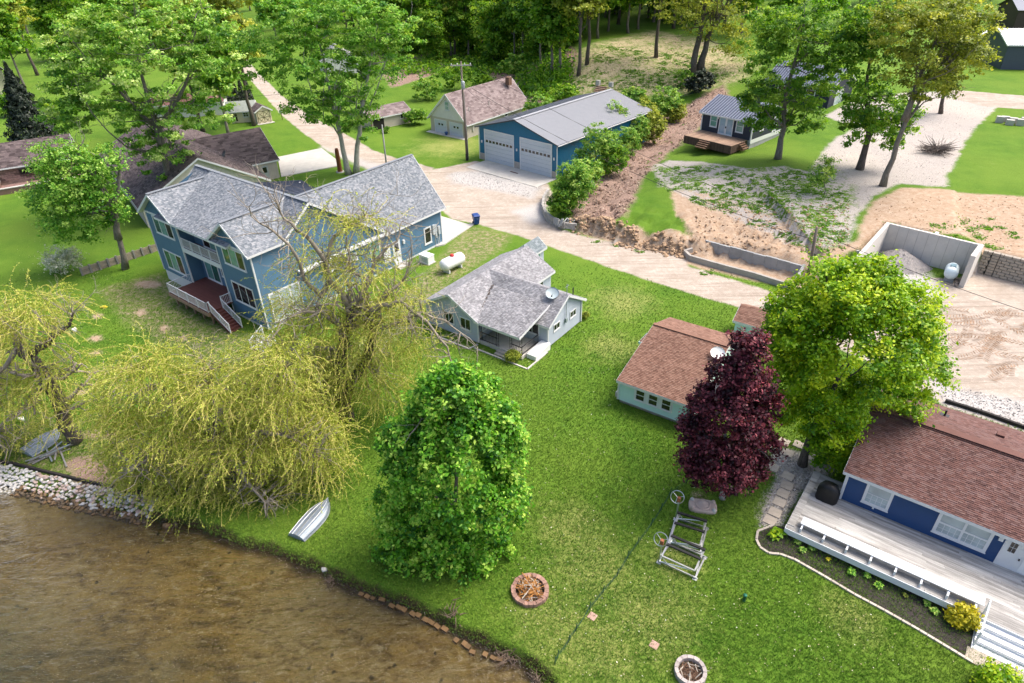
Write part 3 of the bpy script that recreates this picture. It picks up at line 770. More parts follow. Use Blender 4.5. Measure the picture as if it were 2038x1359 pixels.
# ------------------------------------------------------------ the blue two storey house
def blue_house():
    t = thing('blue_house', 'large two storey blue house with slate shingles, balcony and long right wing', 'house', (-34.53, 59.16, 0), YAW(-38))
    W_ = MATS['siding_blue']; XR = 16.84
    foundation(t, 0, 5.3, 0, 12, -.3, 1.2, MATS['white_trim']); foundation(t, 11.7, XR, 0, 14, -.3, .3, MATS['white_trim']); foundation(t, 5, 12, 1.3, 12, -.3, 1.2, MATS['white_trim'])
    foundation(t, 9, XR + .06, 14, 22.5, -.3, .2, MATS['white_trim'])
    mb = MB(); EZ = 7.40
    wall(mb, (0, 0), (5.3, 0), [(0, 1.2), (5.3, 1.2), (5.3, EZ), (0, EZ)])
    wall(mb, (5.3, 0), (5.3, 1.3), [(0, 1.2), (1.3, 1.2), (1.3, EZ), (0, EZ)])
    wall(mb, (5.3, 1.3), (11.7, 1.3), [(0, 1.2), (6.4, 1.2), (6.4, EZ), (0, EZ)])
    wall(mb, (11.7, 1.3), (11.7, 0), [(0, 1.2), (1.3, 1.2), (1.3, EZ), (0, EZ)])
    wall(mb, (11.7, 0), (XR, 0), [(0, .3), (XR - 11.7, .3), (XR - 11.7, EZ), (0, EZ)])
    wall(mb, (0, 12.4), (0, 0), [(0, 1.2), (12.4, 1.2), (12.4, EZ), (6.2, 9.75), (0, 5.6)])
    wall(mb, (XR, 0), (XR, 14.4), [(0, .3), (14.4, .3), (14.4, 4.05), (6.2, 9.75), (3.3, 7.6), (0, EZ)])
    wall(mb, (XR, 14.4), (XR, 22.5), [(0, .2), (8.1, .2), (8.1, 4.05), (0, 4.05)])
    wall(mb, (XR, 22.5), (9, 22.5), [(0, .2), (7.84, .2), (7.84, 4.4), (3.9, 8.85), (0, 4.4)])
    wall(mb, (9, 12.4), (0, 12.4), [(0, 1.2), (9, 1.2), (9, 5.5), (0, 5.5)])
    wall(mb, (9, 22.5), (9, 12.4), [(0, .2), (10.1, .2), (10.1, 4.4), (0, 4.4)])
    mb.build('wall', W_, t)
    for x0, x1, xp in ((0, 5.3, 2.65), (11.7, XR, 14.27)):     # board and batten gables
        gb = MB()
        W = wpt((x0, 0), (x1, 0)); L = x1 - x0
        gb.poly(W(0, EZ, .03), W(L, EZ, .03), W(L / 2, 9.45, .03))
        k = int(L / .28)
        for i in range(1, k):
            s = L * i / k; h = 2.05 * (1 - abs(s - L / 2) / (L / 2))
            if h > .15: wbox(gb, W, s - .025, s + .025, EZ, EZ + h - .05, .03, .055)
        gb.build('gable_boards', W_, t)
    # roofs: steep main gable, low front slope over the balcony, two lake gables, right wing
    planes = [[(-.4, 2.9, 7.35), (XR + .4, 2.9, 7.35), (XR + .4, 6.2, 9.95), (-.4, 6.2, 9.95)],
              [(XR + .4, 14.8, 4.05), (-.4, 14.8, 4.05), (-.4, 6.2, 9.95), (XR + .4, 6.2, 9.95)],
              [(2.6, -.5, 7.48), (14.3, -.5, 7.48), (14.3, 6.15, 9.99), (2.6, 6.15, 9.99)],
              [(-.55, 6.0, 7.30), (-.55, -.5, 7.30), (2.65, -.5, 9.62), (2.65, 6.0, 9.62)],
              [(5.55, -.5, 7.40), (5.55, 6.0, 7.40), (2.65, 6.0, 9.62), (2.65, -.5, 9.62)],
              [(11.35, 5.7, 7.46), (11.35, -.5, 7.46), (14.27, -.5, 9.62), (14.27, 5.7, 9.62)],
              [(17.2, -.5, 7.36), (17.2, 3.6, 7.36), (14.27, 5.7, 9.62), (14.27, -.5, 9.62)],
              [(17.24, 14.3, 4.05), (17.24, 23.0, 4.05), (12.94, 23.0, 9.0), (12.94, 7.4, 9.0)],
              [(8.6, 23.0, 4.05), (8.6, 14.6, 4.05), (12.94, 7.4, 9.0), (12.94, 23.0, 9.0)]]
    fs = []
    for i in (3, 5): fs += [(planes[i][1], planes[i][2])]
    for i in (4, 6): fs += [(planes[i][0], planes[i][3])]
    fs += [(planes[2][0], planes[2][1]), (planes[7][0], planes[7][1]), (planes[7][1], planes[7][2]), (planes[8][0], planes[8][3]), (planes[1][0], planes[1][3]), (planes[6][0], planes[6][1]),
           (planes[3][0], planes[3][1]), ((XR + .42, 3.4, 7.72), (XR + .42, 6.2, 9.93)), ((-.42, 2.9, 7.35), (-.42, 6.2, 9.95))]
    fs = [(np.asarray(p, float), np.asarray(q, float)) for p, q in fs]
    roof(t, planes, SH_BLUE, MATS['white_trim'], .15, .2, .16, fs)
    rc = MB()
    for p, q in (((-.4, 6.2, 9.99), (XR + .4, 6.2, 9.99)), ((12.94, 7.6, 9.03), (12.94, 23, 9.03)), ((2.65, -.5, 9.66), (2.65, 5.2, 9.66)), ((14.27, -.5, 9.66), (14.27, 5.2, 9.66))):
        rc.bar(p, q, .34, .06)
    rc.build('ridge_cap', SH_BLUE, t)
    tr = MB()
    for a, b in (((0, 0), (5.3, 0)), ((11.7, 0), (XR, 0))):
        W = wpt(a, b); L = abs(b[0] - a[0]); wbox(tr, W, -.06, L + .06, EZ - .12, EZ + .06, .02, .10)
    tr.box((XR, 4.0, 4.0), (XR + .45, 14.6, 4.22))            # eave board of the low side roof
    tr.box((5.3, -.06, 4.52), (11.7, .02, 4.95))              # balcony edge
    tr.build('trim_band', MATS['white_trim'], t)
    corners(t, [(0, 0, 1.2, EZ), (5.3, 0, 1.2, EZ), (11.7, 0, .3, EZ), (XR, 0, .3, EZ), (XR, 22.5, .2, 4.0)])
    A = [((0, 0), 1.15, 4.45, 5.42, 7.2), ((0, 0), 1.15, 4.45, 1.7, 3.75)]
    for o, s0, s1, z0, z1 in A:
        window(t, (0, 0), (5.3, 0), s0, s1, z0, z1, .12, (.33, .67), (), glass=[MATS['glass_green'], MATS['glass_teal'], MATS['glass_dark']], pw=.07)
    window(t, (11.7, 0), (XR, 0), .9, 4.1, 5.42, 7.2, .12, (.33, .67), glass=[MATS['glass_green'], MATS['glass_teal'], MATS['glass_dark']], pw=.07)
    window(t, (11.7, 0), (XR, 0), 1.0, 4.2, 1.8, 3.8, .12, (.33, .67), (), glass=MATS['glass_dark'], pw=.07)
    window(t, (5.3, 1.3), (11.7, 1.3), .6, 3.0, 1.4, 3.9, .13, (.5,), glass=[MATS['glass_teal'], MATS['glass_green']], name='patio_door')
    window(t, (5.3, 1.3), (11.7, 1.3), 3.4, 5.8, 2.4, 3.8, .11, (.5,), glass=MATS['glass_dark'])
    window(t, (5.3, 1.3), (11.7, 1.3), 1.6, 5.2, 4.95, 7.1, .13, (.33, .67), glass=[MATS['glass_dark'], MATS['glass_teal'], MATS['glass_dark']], name='balcony_door')
    MB().box((5.3, 0, 4.70), (11.7, 1.28, 4.93)).build('balcony_floor', MATS['deck_red'], t)
    railing(t, [(5.45, .05, 4.95), (11.55, .05, 4.95)], 0, .95, name='balcony_railing')
    b = ((XR, 0), (XR, 22.5))
    window(t, *b, 9.5, 10.7, 2.7, 3.5, .13, glass=MATS['glass_pale'])
    window(t, *b, 12.3, 13.6, 1.9, 3.85, .14, glass=MATS['glass_teal'])
    window(t, *b, 19.75, 20.85, .75, 2.62, .15, glass=MATS['glass_dark'])
    window(t, *b, 7.0, 8.2, 2.7, 3.5, .13, glass=MATS['glass_pale'])
    window(t, *b, .7, 3.9, .5, 3.3, .16, (.33, .67), glass=MATS['glass_pale'], name='patio_door', pw=.16)
    W = wpt(*b)
    p = MB(); wbox(p, W, 14.0, 14.85, .85, 2.7, 0, .05); p.build('wall_panel', MATS['white_trim'], t)
    d = MB(); wbox(d, W, 15.2, 16.25, .2, 2.75, 0, .06); dr = d.build('side_door', MATS['white_trim'], t)
    g = MB(); wbox(g, W, 15.45, 16.0, 1.6, 2.45, .05, .072); g.build('pane', MATS['glass_dark'], dr)
    mt = MB()
    for s, z0, z1, w, dp in ((21.2, 1.5, 2.6, .35, .16), (21.55, 1.0, 2.5, .22, .12), (21.95, 1.3, 2.2, .30, .2), (21.4, .2, 1.5, .06, .06), (21.75, .2, 1.0, .06, .06), (22.0, .2, 1.3, .06, .06)):
        wbox(mt, W, s - w / 2, s + w / 2, z0, z1, .02, .02 + dp)
    mt.build('utility_meters', M('meter_grey', (.50, .54, .58), .5), t)
    l = MB(); wbox(l, W, 16.6, 16.85, 2.1, 2.5, .02, .2); l.build('wall_lamp', MATS['white_trim'], t)
    st = MB(); st.box((XR + .02, 15.0, -.1), (XR + 1.0, 16.5, .18)); st.build('doorstep', MATS['concrete'], t)
    # dark ribbed metal porch roof behind the main ridge
    pr = MB(); P = [np.array(p) for p in ((-1.2, 12.4, 6.15), (6.9, 12.3, 6.45), (6.6, 14.9, 6.25), (2.2, 16.2, 6.0))]
    slab(pr, [P[0], P[1], P[2], P[3]], .08); n = 13
    for i in range(n + 1):
        f = i / n; pr.bar(P[0] + (P[1] - P[0]) * f + (0, 0, .03), P[3] + (P[2] - P[3]) * f + (0, 0, .03), .06, .08)
    pr.build('porch_roof', MATS['metal_roof_dark'], t)
    for x, y in ((2.6, 15.6), (6.4, 14.6)): MB().box((x - .08, y - .08, 0), (x + .08, y + .08, 6.1)).build('porch_post', MATS['white_trim'], t)
    return t
blue_house()
def blue_deck():
    t = thing('red_brown_deck', 'raised red brown deck with white railings and side stairs below the balcony', 'deck', (-34.53, 59.16, 0), YAW(-38))
    fl = MB(); n = 27
    for i in range(n):
        y = -2.5 + i * .14; fl.cur = RNG.random(); fl.box((5.38 if y < 0 else 5.38, y, 1.29), (12.0 if y < 0 else 11.62, y + .134, 1.34))
    f = fl.build('floor_boards', MATS['deck_red'], t); f['kind'] = 'stuff'
    b = MB(); b.box((5.36, -2.56, .98), (12.02, -2.5, 1.30)); b.box((5.34, -2.5, .98), (5.38, .0, 1.30)); b.box((12.0, -2.5, .98), (12.05, -2.3, 1.30))
    b.build('rim_board', MATS['wood_deck'], t)
    for x in (5.7, 7.2, 8.7, 10.2, 11.7):
        p = MB(); p.box((x - .07, -2.2, -.2), (x + .07, -2.06, 1.0)); p.bar((x, -2.13, .5), (x + .5, -2.13, .95), .08); p.bar((x, -2.13, .5), (x - .5, -2.13, .95), .08); p.build('post', MATS['wood_deck'], t)
    railing(t, [(5.45, -.05, 1.34), (5.45, -2.44, 1.34), (11.95, -2.44, 1.34), (11.95, -2.2, 1.34)], 0, .95, name='railing')
    railing(t, [(11.9, -1.0, 1.34), (11.9, -.1, 1.34)], 0, .95, name='railing')
    for i in range(8):
        s = MB(); x = 12.0 + i * .30; z = 1.34 - .165 * (i + 1); s.box((x, -2.2, z - .05), (x + .32, -1.1, z)); s.box((x, -2.2, z), (x + .02, -1.1, z + .11)); s.build('stair_tread', MATS['deck_red'], t)
    sg = MB()
    for y in (-2.25, -1.05): sg.bar((12.0, y, 1.15), (14.5, y, -.1), .05, .28)
    sg.build('stringer', MATS['deck_red'], t)
    for y in (-2.22, -1.08): railing(t, [(12.05, y, 1.2), (14.45, y, .02)], 0, .95, name='stair_railing', every=1.3)
blue_deck()
def white_stair():
    p = T(540, 690)
    t = thing('white_stair', 'short white railed stair at the right front corner of the blue house', 'stairs', p, YAW(-38))
    for i in range(4): MB().box((-.9, -.28 * i - .28, .66 - .18 * i), (.6, -.28 * i, .70 - .18 * i)).build('stair_tread', MATS['white_trim'], t)
    for x in (-.95, .65): railing(t, [(x, .1, .72), (x, -1.25, .0)], 0, .95, name='railing', every=.7)
white_stair()

# ------------------------------------------------------------ grey cottage
def grey_cottage():
    t = thing('grey_cottage', 'small pale grey cottage with weathered grey shingles and a front porch', 'house', (2.96, 45.06, 0), YAW(-37))
    S = MATS['siding_grey']
    foundation(t, -10.9, -5.16, -2.7, 8.2, -.3, .12, MATS['concrete']); foundation(t, -5.2, 0, 0, 5.23, -.3, .12, MATS['concrete'])
    mb = MB()
    wall(mb, (-10.9, -2.7), (-5.16, -2.7), [(0, .1), (5.74, .1), (5.74, 2.35), (2.87, 3.85), (0, 2.35)])
    wall(mb, (-5.16, -2.7), (-5.16, 0), [(0, .1), (2.7, .1), (2.7, 2.35), (0, 2.35)])
    wall(mb, (-10.9, 8.2), (-10.9, -2.7), [(0, .1), (10.9, .1), (10.9, 2.35), (0, 2.35)])
    wall(mb, (-5.16, 8.2), (-10.9, 8.2), [(0, .1), (5.74, .1), (5.74, 2.35), (2.87, 3.85), (0, 2.35)])
    wall(mb, (-5.16, 5.2), (-5.16, 8.2), [(0, .1), (3, .1), (3, 2.35), (0, 2.35)])
    wall(mb, (-5.16, 0), (0, 0), [(0, .1), (5.16, .1), (5.16, 2.3), (0, 2.3)])
    wall(mb, (0, 0), (0, 5.23), [(0, .1), (5.23, .1), (5.23, 2.35), (2.61, 3.75), (0, 2.3)])
    wall(mb, (0, 5.23), (-5.16, 5.23), [(0, .1), (5.16, .1), (5.16, 2.35), (0, 2.35)])
    mb.build('wall', S, t)
    planes = [[(-11.2, 8.5, 2.2), (-11.2, -3.0, 2.2), (-8.03, -3.0, 3.95), (-8.03, 8.5, 3.95)],
              [(-4.86, -3.0, 2.2), (-4.86, 8.5, 2.2), (-8.03, 8.5, 3.95), (-8.03, -3.0, 3.95)],
              [(-6.4, -.3, 2.22), (.3, -.3, 2.22), (.3, 2.61, 3.93), (-8.0, 2.61, 3.93)],
              [(.3, 5.55, 2.18), (-6.4, 5.55, 2.18), (-8.0, 2.61, 3.93), (.3, 2.61, 3.93)],
              [(-5.4, -2.95, 2.26), (-.75, -2.95, 2.26), (-.75, 1.35, 3.26), (-6.6, 1.35, 3.26)]]
    fs = [(planes[0][1], planes[0][2]), (planes[0][0], planes[0][1]), (planes[1][0], planes[1][3]), (planes[1][0], planes[1][1]), (planes[2][1], planes[2][2]), (planes[3][0], planes[3][3]),
          (planes[4][0], planes[4][1]), (planes[4][1], planes[4][2]), (planes[3][0], planes[3][1]), ((-.7, -.3, 2.22), (.3, -.3, 2.22))]
    fs = [(np.asarray(p, float), np.asarray(q, float)) for p, q in fs]
    roof(t, planes, SH_GREY, MATS['white_trim'], .14, .2, .14, fs)
    db = MB()
    for i in range(26):   # leaf debris lying in the valley
        f = i / 25; x = -5.5 - f * 1.2 + RNG.uniform(-.12, .12); y = -2.6 + f * 3.9; z = 2.42 + f * .86
        db.add([(x - .12, y, z), (x, y - .1, z + .03), (x + .14, y + .02, z + .01), (x, y + .13, z + .04)], [(0, 1, 2, 3)])
    o = db.build('valley_debris', M('debris', (.12, .09, .07), .9, .4), t); o['kind'] = 'stuff'
    corners(t, [(-10.9, -2.7, .1, 2.3), (-5.16, -2.7, .1, 2.3), (0, 0, .1, 2.2), (0, 5.23, .1, 2.2)], w=.1)
    for s in (2.0, 3.85): window(t, (-10.9, -2.7), (-5.16, -2.7), s, s + 1.15, .95, 2.05, .07, (.5,), (), glass=MATS['glass_dark'])
    v = MB(); W = wpt((-10.9, -2.7), (-5.16, -2.7)); wbox(v, W, 2.95, 3.35, 2.75, 3.3, .02, .06); v.build('vent', MATS['white_trim'], t)
    for s in (.75, 3.3): window(t, (0, 0), (0, 5.23), s, s + .95, 1.2, 1.85, .07, (.5,), glass=MATS['glass_dark'])
    window(t, (-5.16, 0), (0, 0), 2.9, 4.3, .95, 2.0, .08, (.5,), glass=MATS['glass_dark'])
    window(t, (-5.16, 0), (0, 0), 1.2, 2.2, .35, 2.15, .08, (), (.5,), glass=MATS['glass_pale'], name='front_door')
    window(t, (-5.16, -2.7), (-5.16, 0), .5, 1.7, .95, 2.0, .08, glass=MATS['glass_pale'])
    window(t, (-5.16, 5.2), (-5.16, 8.2), .9, 1.7, 1.0, 1.8, .08, glass=MATS['glass_dark'])
    fl = MB(); fl.box((-5.1, -2.65, -.2), (-.75, -.06, .32)); fl.build('porch_floor', MATS['concrete'], t)
    for i in range(2): MB().box((-3.15, -2.95 - .3 * i, -.2), (-1.95, -2.66 - .3 * i, .20 - .13 * i)).build('porch_step', MATS['concrete_old'], t)
    def iron_post(x, y):
        m_ = MB()
        for dx in (-.1, .1): m_.box((x + dx - .018, y - .018, .32), (x + dx + .018, y + .018, 2.3))
        for k in range(6): m_.bar((x - .1, y, .4 + k * .31), (x + .1, y, .6 + k * .31), .02)
        m_.build('porch_post', MATS['black_metal'], t)
    for x in (-5.0, -3.25, -1.9, -.9): iron_post(x, -2.55)
    for a, b in (((-5.0, -2.55, .32), (-3.35, -2.55, .32)), ((-1.8, -2.55, .32), (-.85, -2.55, .32)), ((-.85, -2.5, .32), (-.85, -.2, .32))):
        railing(t, [a, b], 0, .8, MATS['black_metal'], .03, .14, 3, 'porch_railing', .02)
    r = MB(); W = wpt((0, 0), (0, 5.23)); wbox(r, W, 5.05, 5.15, .1, 2.2, .02, .12); r.build('downspout', MATS['white_trim'], t)
    mm = MB(); mm.tube([(.12, 2.55, 1.2), (.12, 2.55, 4.9)], .03); mm.tube([(.12, 2.3, 4.7), (.12, 2.85, 4.7)], .02); mm.box((.02, 2.45, 1.3), (.2, 2.7, 1.65)); mm.build('antenna_mast', M('mast_grey', (.30, .36, .36), .5), t)
    pp = MB(); pp.tube([(-.4, 4.4, 2.8), (-.4, 4.4, 3.6)], .05); pp.build('vent_pipe', MATS['black_metal'], t)
    return t
GC = grey_cottage()
def dish(name, label, loc, rz, r, mat, tilt=.7):
    t = thing(name, label, 'satellite dish', loc, rz)
    d = MB(); pr = [(r * i / 5, .28 * r * (i / 5) ** 2) for i in range(6)]
    d.lathe([(.001, 0)] + pr[1:] + [(r, .28 * r + .02)], 18)
    o = d.build('reflector', mat, t, True); o.rotation_euler = (-tilt, 0, 0); o.location = (0, 0, .45)
    a = MB(); a.tube([(0, 0, 0), (0, 0, .45)], .03); a.tube([(0, .1, .42), (0, -r * .9, .52)], .018); a.box((-.05, -r * .9 - .1, .5), (.05, -r * .9 + .04, .6)); a.build('mount', MATS['black_metal'], t)
    return t
def cw(o, yaw, x, y, z):
    a = math.radians(yaw); return (o[0] + x * math.cos(a) - y * math.sin(a), o[1] + x * math.sin(a) + y * math.cos(a), z)
CO = (2.96, 45.06)
dish('satellite_dish', 'grey satellite dish mounted on the weathered roof of the grey cottage', cw(CO, -37, -1.0, 2.1, 3.4), YAW(-10), .55, M('dish_grey', (.42, .50, .52), .5), -.55)
def cottage_extras():
    t = thing('storage_shed', 'tiny shed with dark grey gable roof behind the grey cottage', 'shed', cw(CO, -37, 0, 0, 0), YAW(-37))
    quadwalls(t, -10.9, -9.2, 11.0, 13.0, 0, 1.95, MATS['siding_grey'], .16, 'y', 2.6)
    gable(t, -10.9, -9.2, 11.0, 13.0, 1.95, 2.65, shingle_mat('shingle_shed', [(.13, .16, .17), (.20, .235, .25), (.25, .28, .30)], .1), MATS['white_trim'], .25, None, 'y', course=.2, tab=.4)
    window(t, (-9.2, 11.0), (-9.2, 13.0), .5, 1.4, .7, 1.7, .08, glass=MATS['glass_teal'])
    b = thing('bulkhead_door', 'white sloping cellar hatch beside the porch of the grey cottage', 'cellar hatch', cw(CO, -37, 0, 0, 0), YAW(-37))
    m_ = MB(); V = [(-.62, -2.15, 0), (.28, -2.15, 0), (.28, -.05, 0), (-.62, -.05, 0), (-.62, -2.15, .42), (.28, -2.15, .42), (.28, -.05, .62), (-.62, -.05, .62)]
    m_.add(V, [(0, 3, 2, 1), (4, 5, 6, 7), (0, 1, 5, 4), (1, 2, 6, 5), (2, 3, 7, 6), (3, 0, 4, 7)]); m_.build('hatch_box', MATS['white_plastic'], b)
    for x in (-.4, .06): MB().box((x - .2, -2.05, .435), (x + .2, -1.9, .465)).build('handle', MATS['white_trim'], b)
    e = thing('lawn_edging', 'thin pale concrete edging strip laid in the lawn before the grey cottage', 'edging', cw(CO, -37, 0, 0, 0), YAW(-37))
    m_ = MB()
    for p, q in (((-9.5, -3.9), (-5.3, -3.85)), ((-5.0, -3.5), (.35, -3.45)), ((.35, -3.45), (.35, -.6)), ((-5.3, -3.85), (-5.1, -2.9))): m_.bar((*p, .03), (*q, .03), .14, .1)
    m_.build('strip', MATS['concrete'], e)
cottage_extras()

# ------------------------------------------------------------ mint cottage
def mint_cottage():
    t = thing('mint_cottage', 'small mint green cottage with a brownish red shingled roof', 'house', (7.64, 37.66, 0), YAW(-35))
    L = 5.6
    foundation(t, .05, L - .05, .1, 9.0, -.35, .36, MATS['concrete_old'])
    mb = MB(); S = MATS['siding_mint']; RZ, RY, BZ, D = 3.62, 5.8, 2.55, 9.0
    wall(mb, (0, 0), (L, 0), [(0, .35), (L, .35), (L, 2.12), (0, 2.12)], .13)
    wall(mb, (L, 0), (L, D), [(0, .35), (D, .35), (D, BZ), (RY, RZ), (0, 2.12)], .13)
    wall(mb, (L, D), (0, D), [(0, .35), (L, .35), (L, BZ), (0, BZ)], .13)
    wall(mb, (0, D), (0, 0), [(0, .35), (D, .35), (D, 2.12), (D - RY, RZ), (0, BZ)], .13)
    mb.build('wall', S, t)
    gable(t, 0, L, 0, D, 2.2, RZ + .1, SH_RED, MATS['white_trim'], .25, RY, 'x', BZ + .1, .14, .19, ovg=.12)
    rc = MB(); rc.bar((-.12, RY, RZ + .14), (L + .12, RY, RZ + .14), .3, .06); rc.build('ridge_cap', SH_RED, t)
    corners(t, [(0, 0, .35, 2.1), (L, 0, .35, 2.1), (L, D, .35, 2.5)], w=.13)
    o = MB(); W = wpt((0, 0), (L, 0)); wbox(o, W, 1.22, 4.12, .82, 1.93, 0, .03); o.build('window_surround', MATS['white_trim'], t)
    for i in range(3): window(t, (0, 0), (L, 0), 1.32 + i * .98, 2.06 + i * .98, .90, 1.86, .07, (), (.5,), glass=MATS['glass_dark'])
    window(t, (L, 0), (L, D), 1.2, 2.8, .9, 1.9, .09, (.5,), glass=MATS['glass_pale'])
    window(t, (L, 0), (L, D), 4.3, 5.2, .4, 2.1, .1, (), (.5,), glass=MATS['glass_pale'], name='side_door')
    c = MB(); slab(c, [(-1.0, 5.4, 2.0), (-1.0, 6.9, 2.0), (-.0, 6.9, 2.25), (-.0, 5.4, 2.25)], .1); c.box((-1.02, 5.4, 1.85), (-.98, 6.9, 2.0)); c.build('door_canopy', SH_RED, t)
    cb = MB(); cb.box((-1.04, 5.36, 1.84), (-1.0, 6.94, 2.0)); cb.box((-1.0, 5.34, 1.86), (-.05, 5.38, 2.05)); cb.build('canopy_trim', MATS['siding_mint'], t)
    h = MB(); h.box((-.3, .15, .35), (-.01, .6, .75)); h.build('meter_box', MATS['concrete'], t)
    s = thing('mint_shed', 'small mint shed with a red shingled gable roof, beside the road', 'shed', T(1494, 668), YAW(-35))
    quadwalls(s, -1.1, 1.1, -1.4, 1.4, 0, 2.0, MATS['siding_mint'], .13, 'x', 2.65)
    gable(s, -1.1, 1.1, -1.4, 1.4, 2.0, 2.7, SH_RED, MATS['white_trim'], .2, None, 'x', course=.15, tab=.3)
mint_cottage()
dish('satellite_dish', 'white satellite dish at the right end of the red shingled roof of the mint cottage', cw((7.64, 37.66), -35, 5.3, 4.6, 3.2), YAW(-20), .5, MATS['white_plastic'], -.5)

# ------------------------------------------------------------ navy house with its long white deck
NO = (15.24, 25.08)
def navy_house():
    t = thing('navy_house', 'navy blue house with a plum red shingled roof behind the white deck', 'house', (*NO, 0), YAW(-38))
    x0, x1, y0, y1 = 1.84, 15.0, 4.11, 13.4
    foundation(t, x0, x1, y0, y1, -.3, .72)
    mb = MB(); RY, RZ, EZ, BZ = 8.75, 4.62, 3.05, 3.0
    wall(mb, (x0, y0), (x1, y0), [(0, .7), (x1 - x0, .7), (x1 - x0, EZ), (0, EZ)], .12)
    wall(mb, (x0, y1), (x0, y0), [(0, .7), (y1 - y0, .7), (y1 - y0, EZ), (y1 - RY, RZ - .08), (0, BZ)], .12)
    wall(mb, (x1, y0), (x1, y1), [(0, .7), (y1 - y0, .7), (y1 - y0, BZ), (RY - y0, RZ - .08), (0, EZ)], .12)
    wall(mb, (x1, y1), (x0, y1), [(0, .7), (x1 - x0, .7), (x1 - x0, BZ), (0, BZ)], .12)
    mb.build('wall', MATS['siding_navy'], t)
    gable(t, x0, x1, y0, y1, EZ + .08, RZ, SH_PLUM, MATS['white_trim'], .32, RY, 'x', BZ + .1, .125, .2, ovg=.25)
    rc = MB(); rc.bar((x0 - .25, RY, RZ + .04), (x1, RY, RZ + .04), .5, .05); rc.bar((x0 - .25, RY - .28, RZ - .05), (x1, RY - .28, RZ - .05), .05, .05); rc.build('ridge_vent', SH_PLUM, t)
    corners(t, [(x0, y0, .75, EZ)], w=.16)
    a, b = (x0, y0), (x1, y0)
    window(t, a, b, 1.06, 2.46, 1.22, 2.78, .15, (), (.5,), glass=MATS['glass_pale'], grid=4)
    window(t, a, b, 4.70, 7.22, 1.18, 2.82, .16, (.5,), (.5,), glass=MATS['glass_pale'], grid=4, pw=.12)
    W = wpt(a, b)
    d = MB(); wbox(d, W, 7.72, 9.9, .76, 2.95, 0, .05); dr = d.build('entry_door', MATS['white_trim'], t)
    for i in range(2):
        for j in range(2):
            g = MB(); wbox(g, W, 7.98 + i * .16, 8.12 + i * .16, 1.9 + j * .36, 2.22 + j * .36, .04, .062); g.build('pane', MATS['glass_dark'], dr)
    k = MB(); wbox(k, W, 8.55, 8.62, 1.6, 1.7, .05, .12); k.build('handle', MATS['black_metal'], dr)
    s2 = MB(); wbox(s2, W, 8.75, 9.75, .85, 2.85, .05, .075); s2.build('storm_door', MATS['white_plastic'], dr)
    l = MB(); wbox(l, W, 7.42, 7.62, 2.45, 2.75, .02, .2); l.build('wall_lamp', MATS['white_trim'], t)
    o = MB(); wbox(o, W, 1.7, 1.8, 1.0, 1.12, .02, .06); o.build('wall_socket', MATS['white_trim'], t)
    p = MB(); p.tube([(5.3, 11.6, 3.5), (5.3, 11.6, 4.15)], .06, 8); p.box((5.05, 11.35, 3.55), (5.55, 11.85, 3.72)); p.build('vent_pipe', MATS['black_metal'], t)
    p = MB(); p.box((8.0, 11.0, 3.75), (8.4, 11.35, 4.05)); p.build('roof_vent', SH_PLUM, t)
    wr = thing('door_wreath', 'pink wreath hanging on the white door of the navy house', 'wreath', cw(NO, -38, 11.1, 4.0, 2.1), YAW(-38))
    q = MB(); n = 16
    q.tube([(.24 * math.cos(2 * math.pi * i / n), -.06, .24 * math.sin(2 * math.pi * i / n)) for i in range(n + 1)], .075, 6, False); q.build('ring', M('wreath_pink', (.55, .18, .22), .8, .4, 20), wr, True)
navy_house()
M('deck_white', (.56, .545, .515), .8, .35, 1.0, tint=.30, fine=30, col2=(.28, .265, .245), stretch=(.5, 5, 1), grime=.85)
M('paint_white', (.68, .70, .72), .5, .06, 1.5, grime=.08)
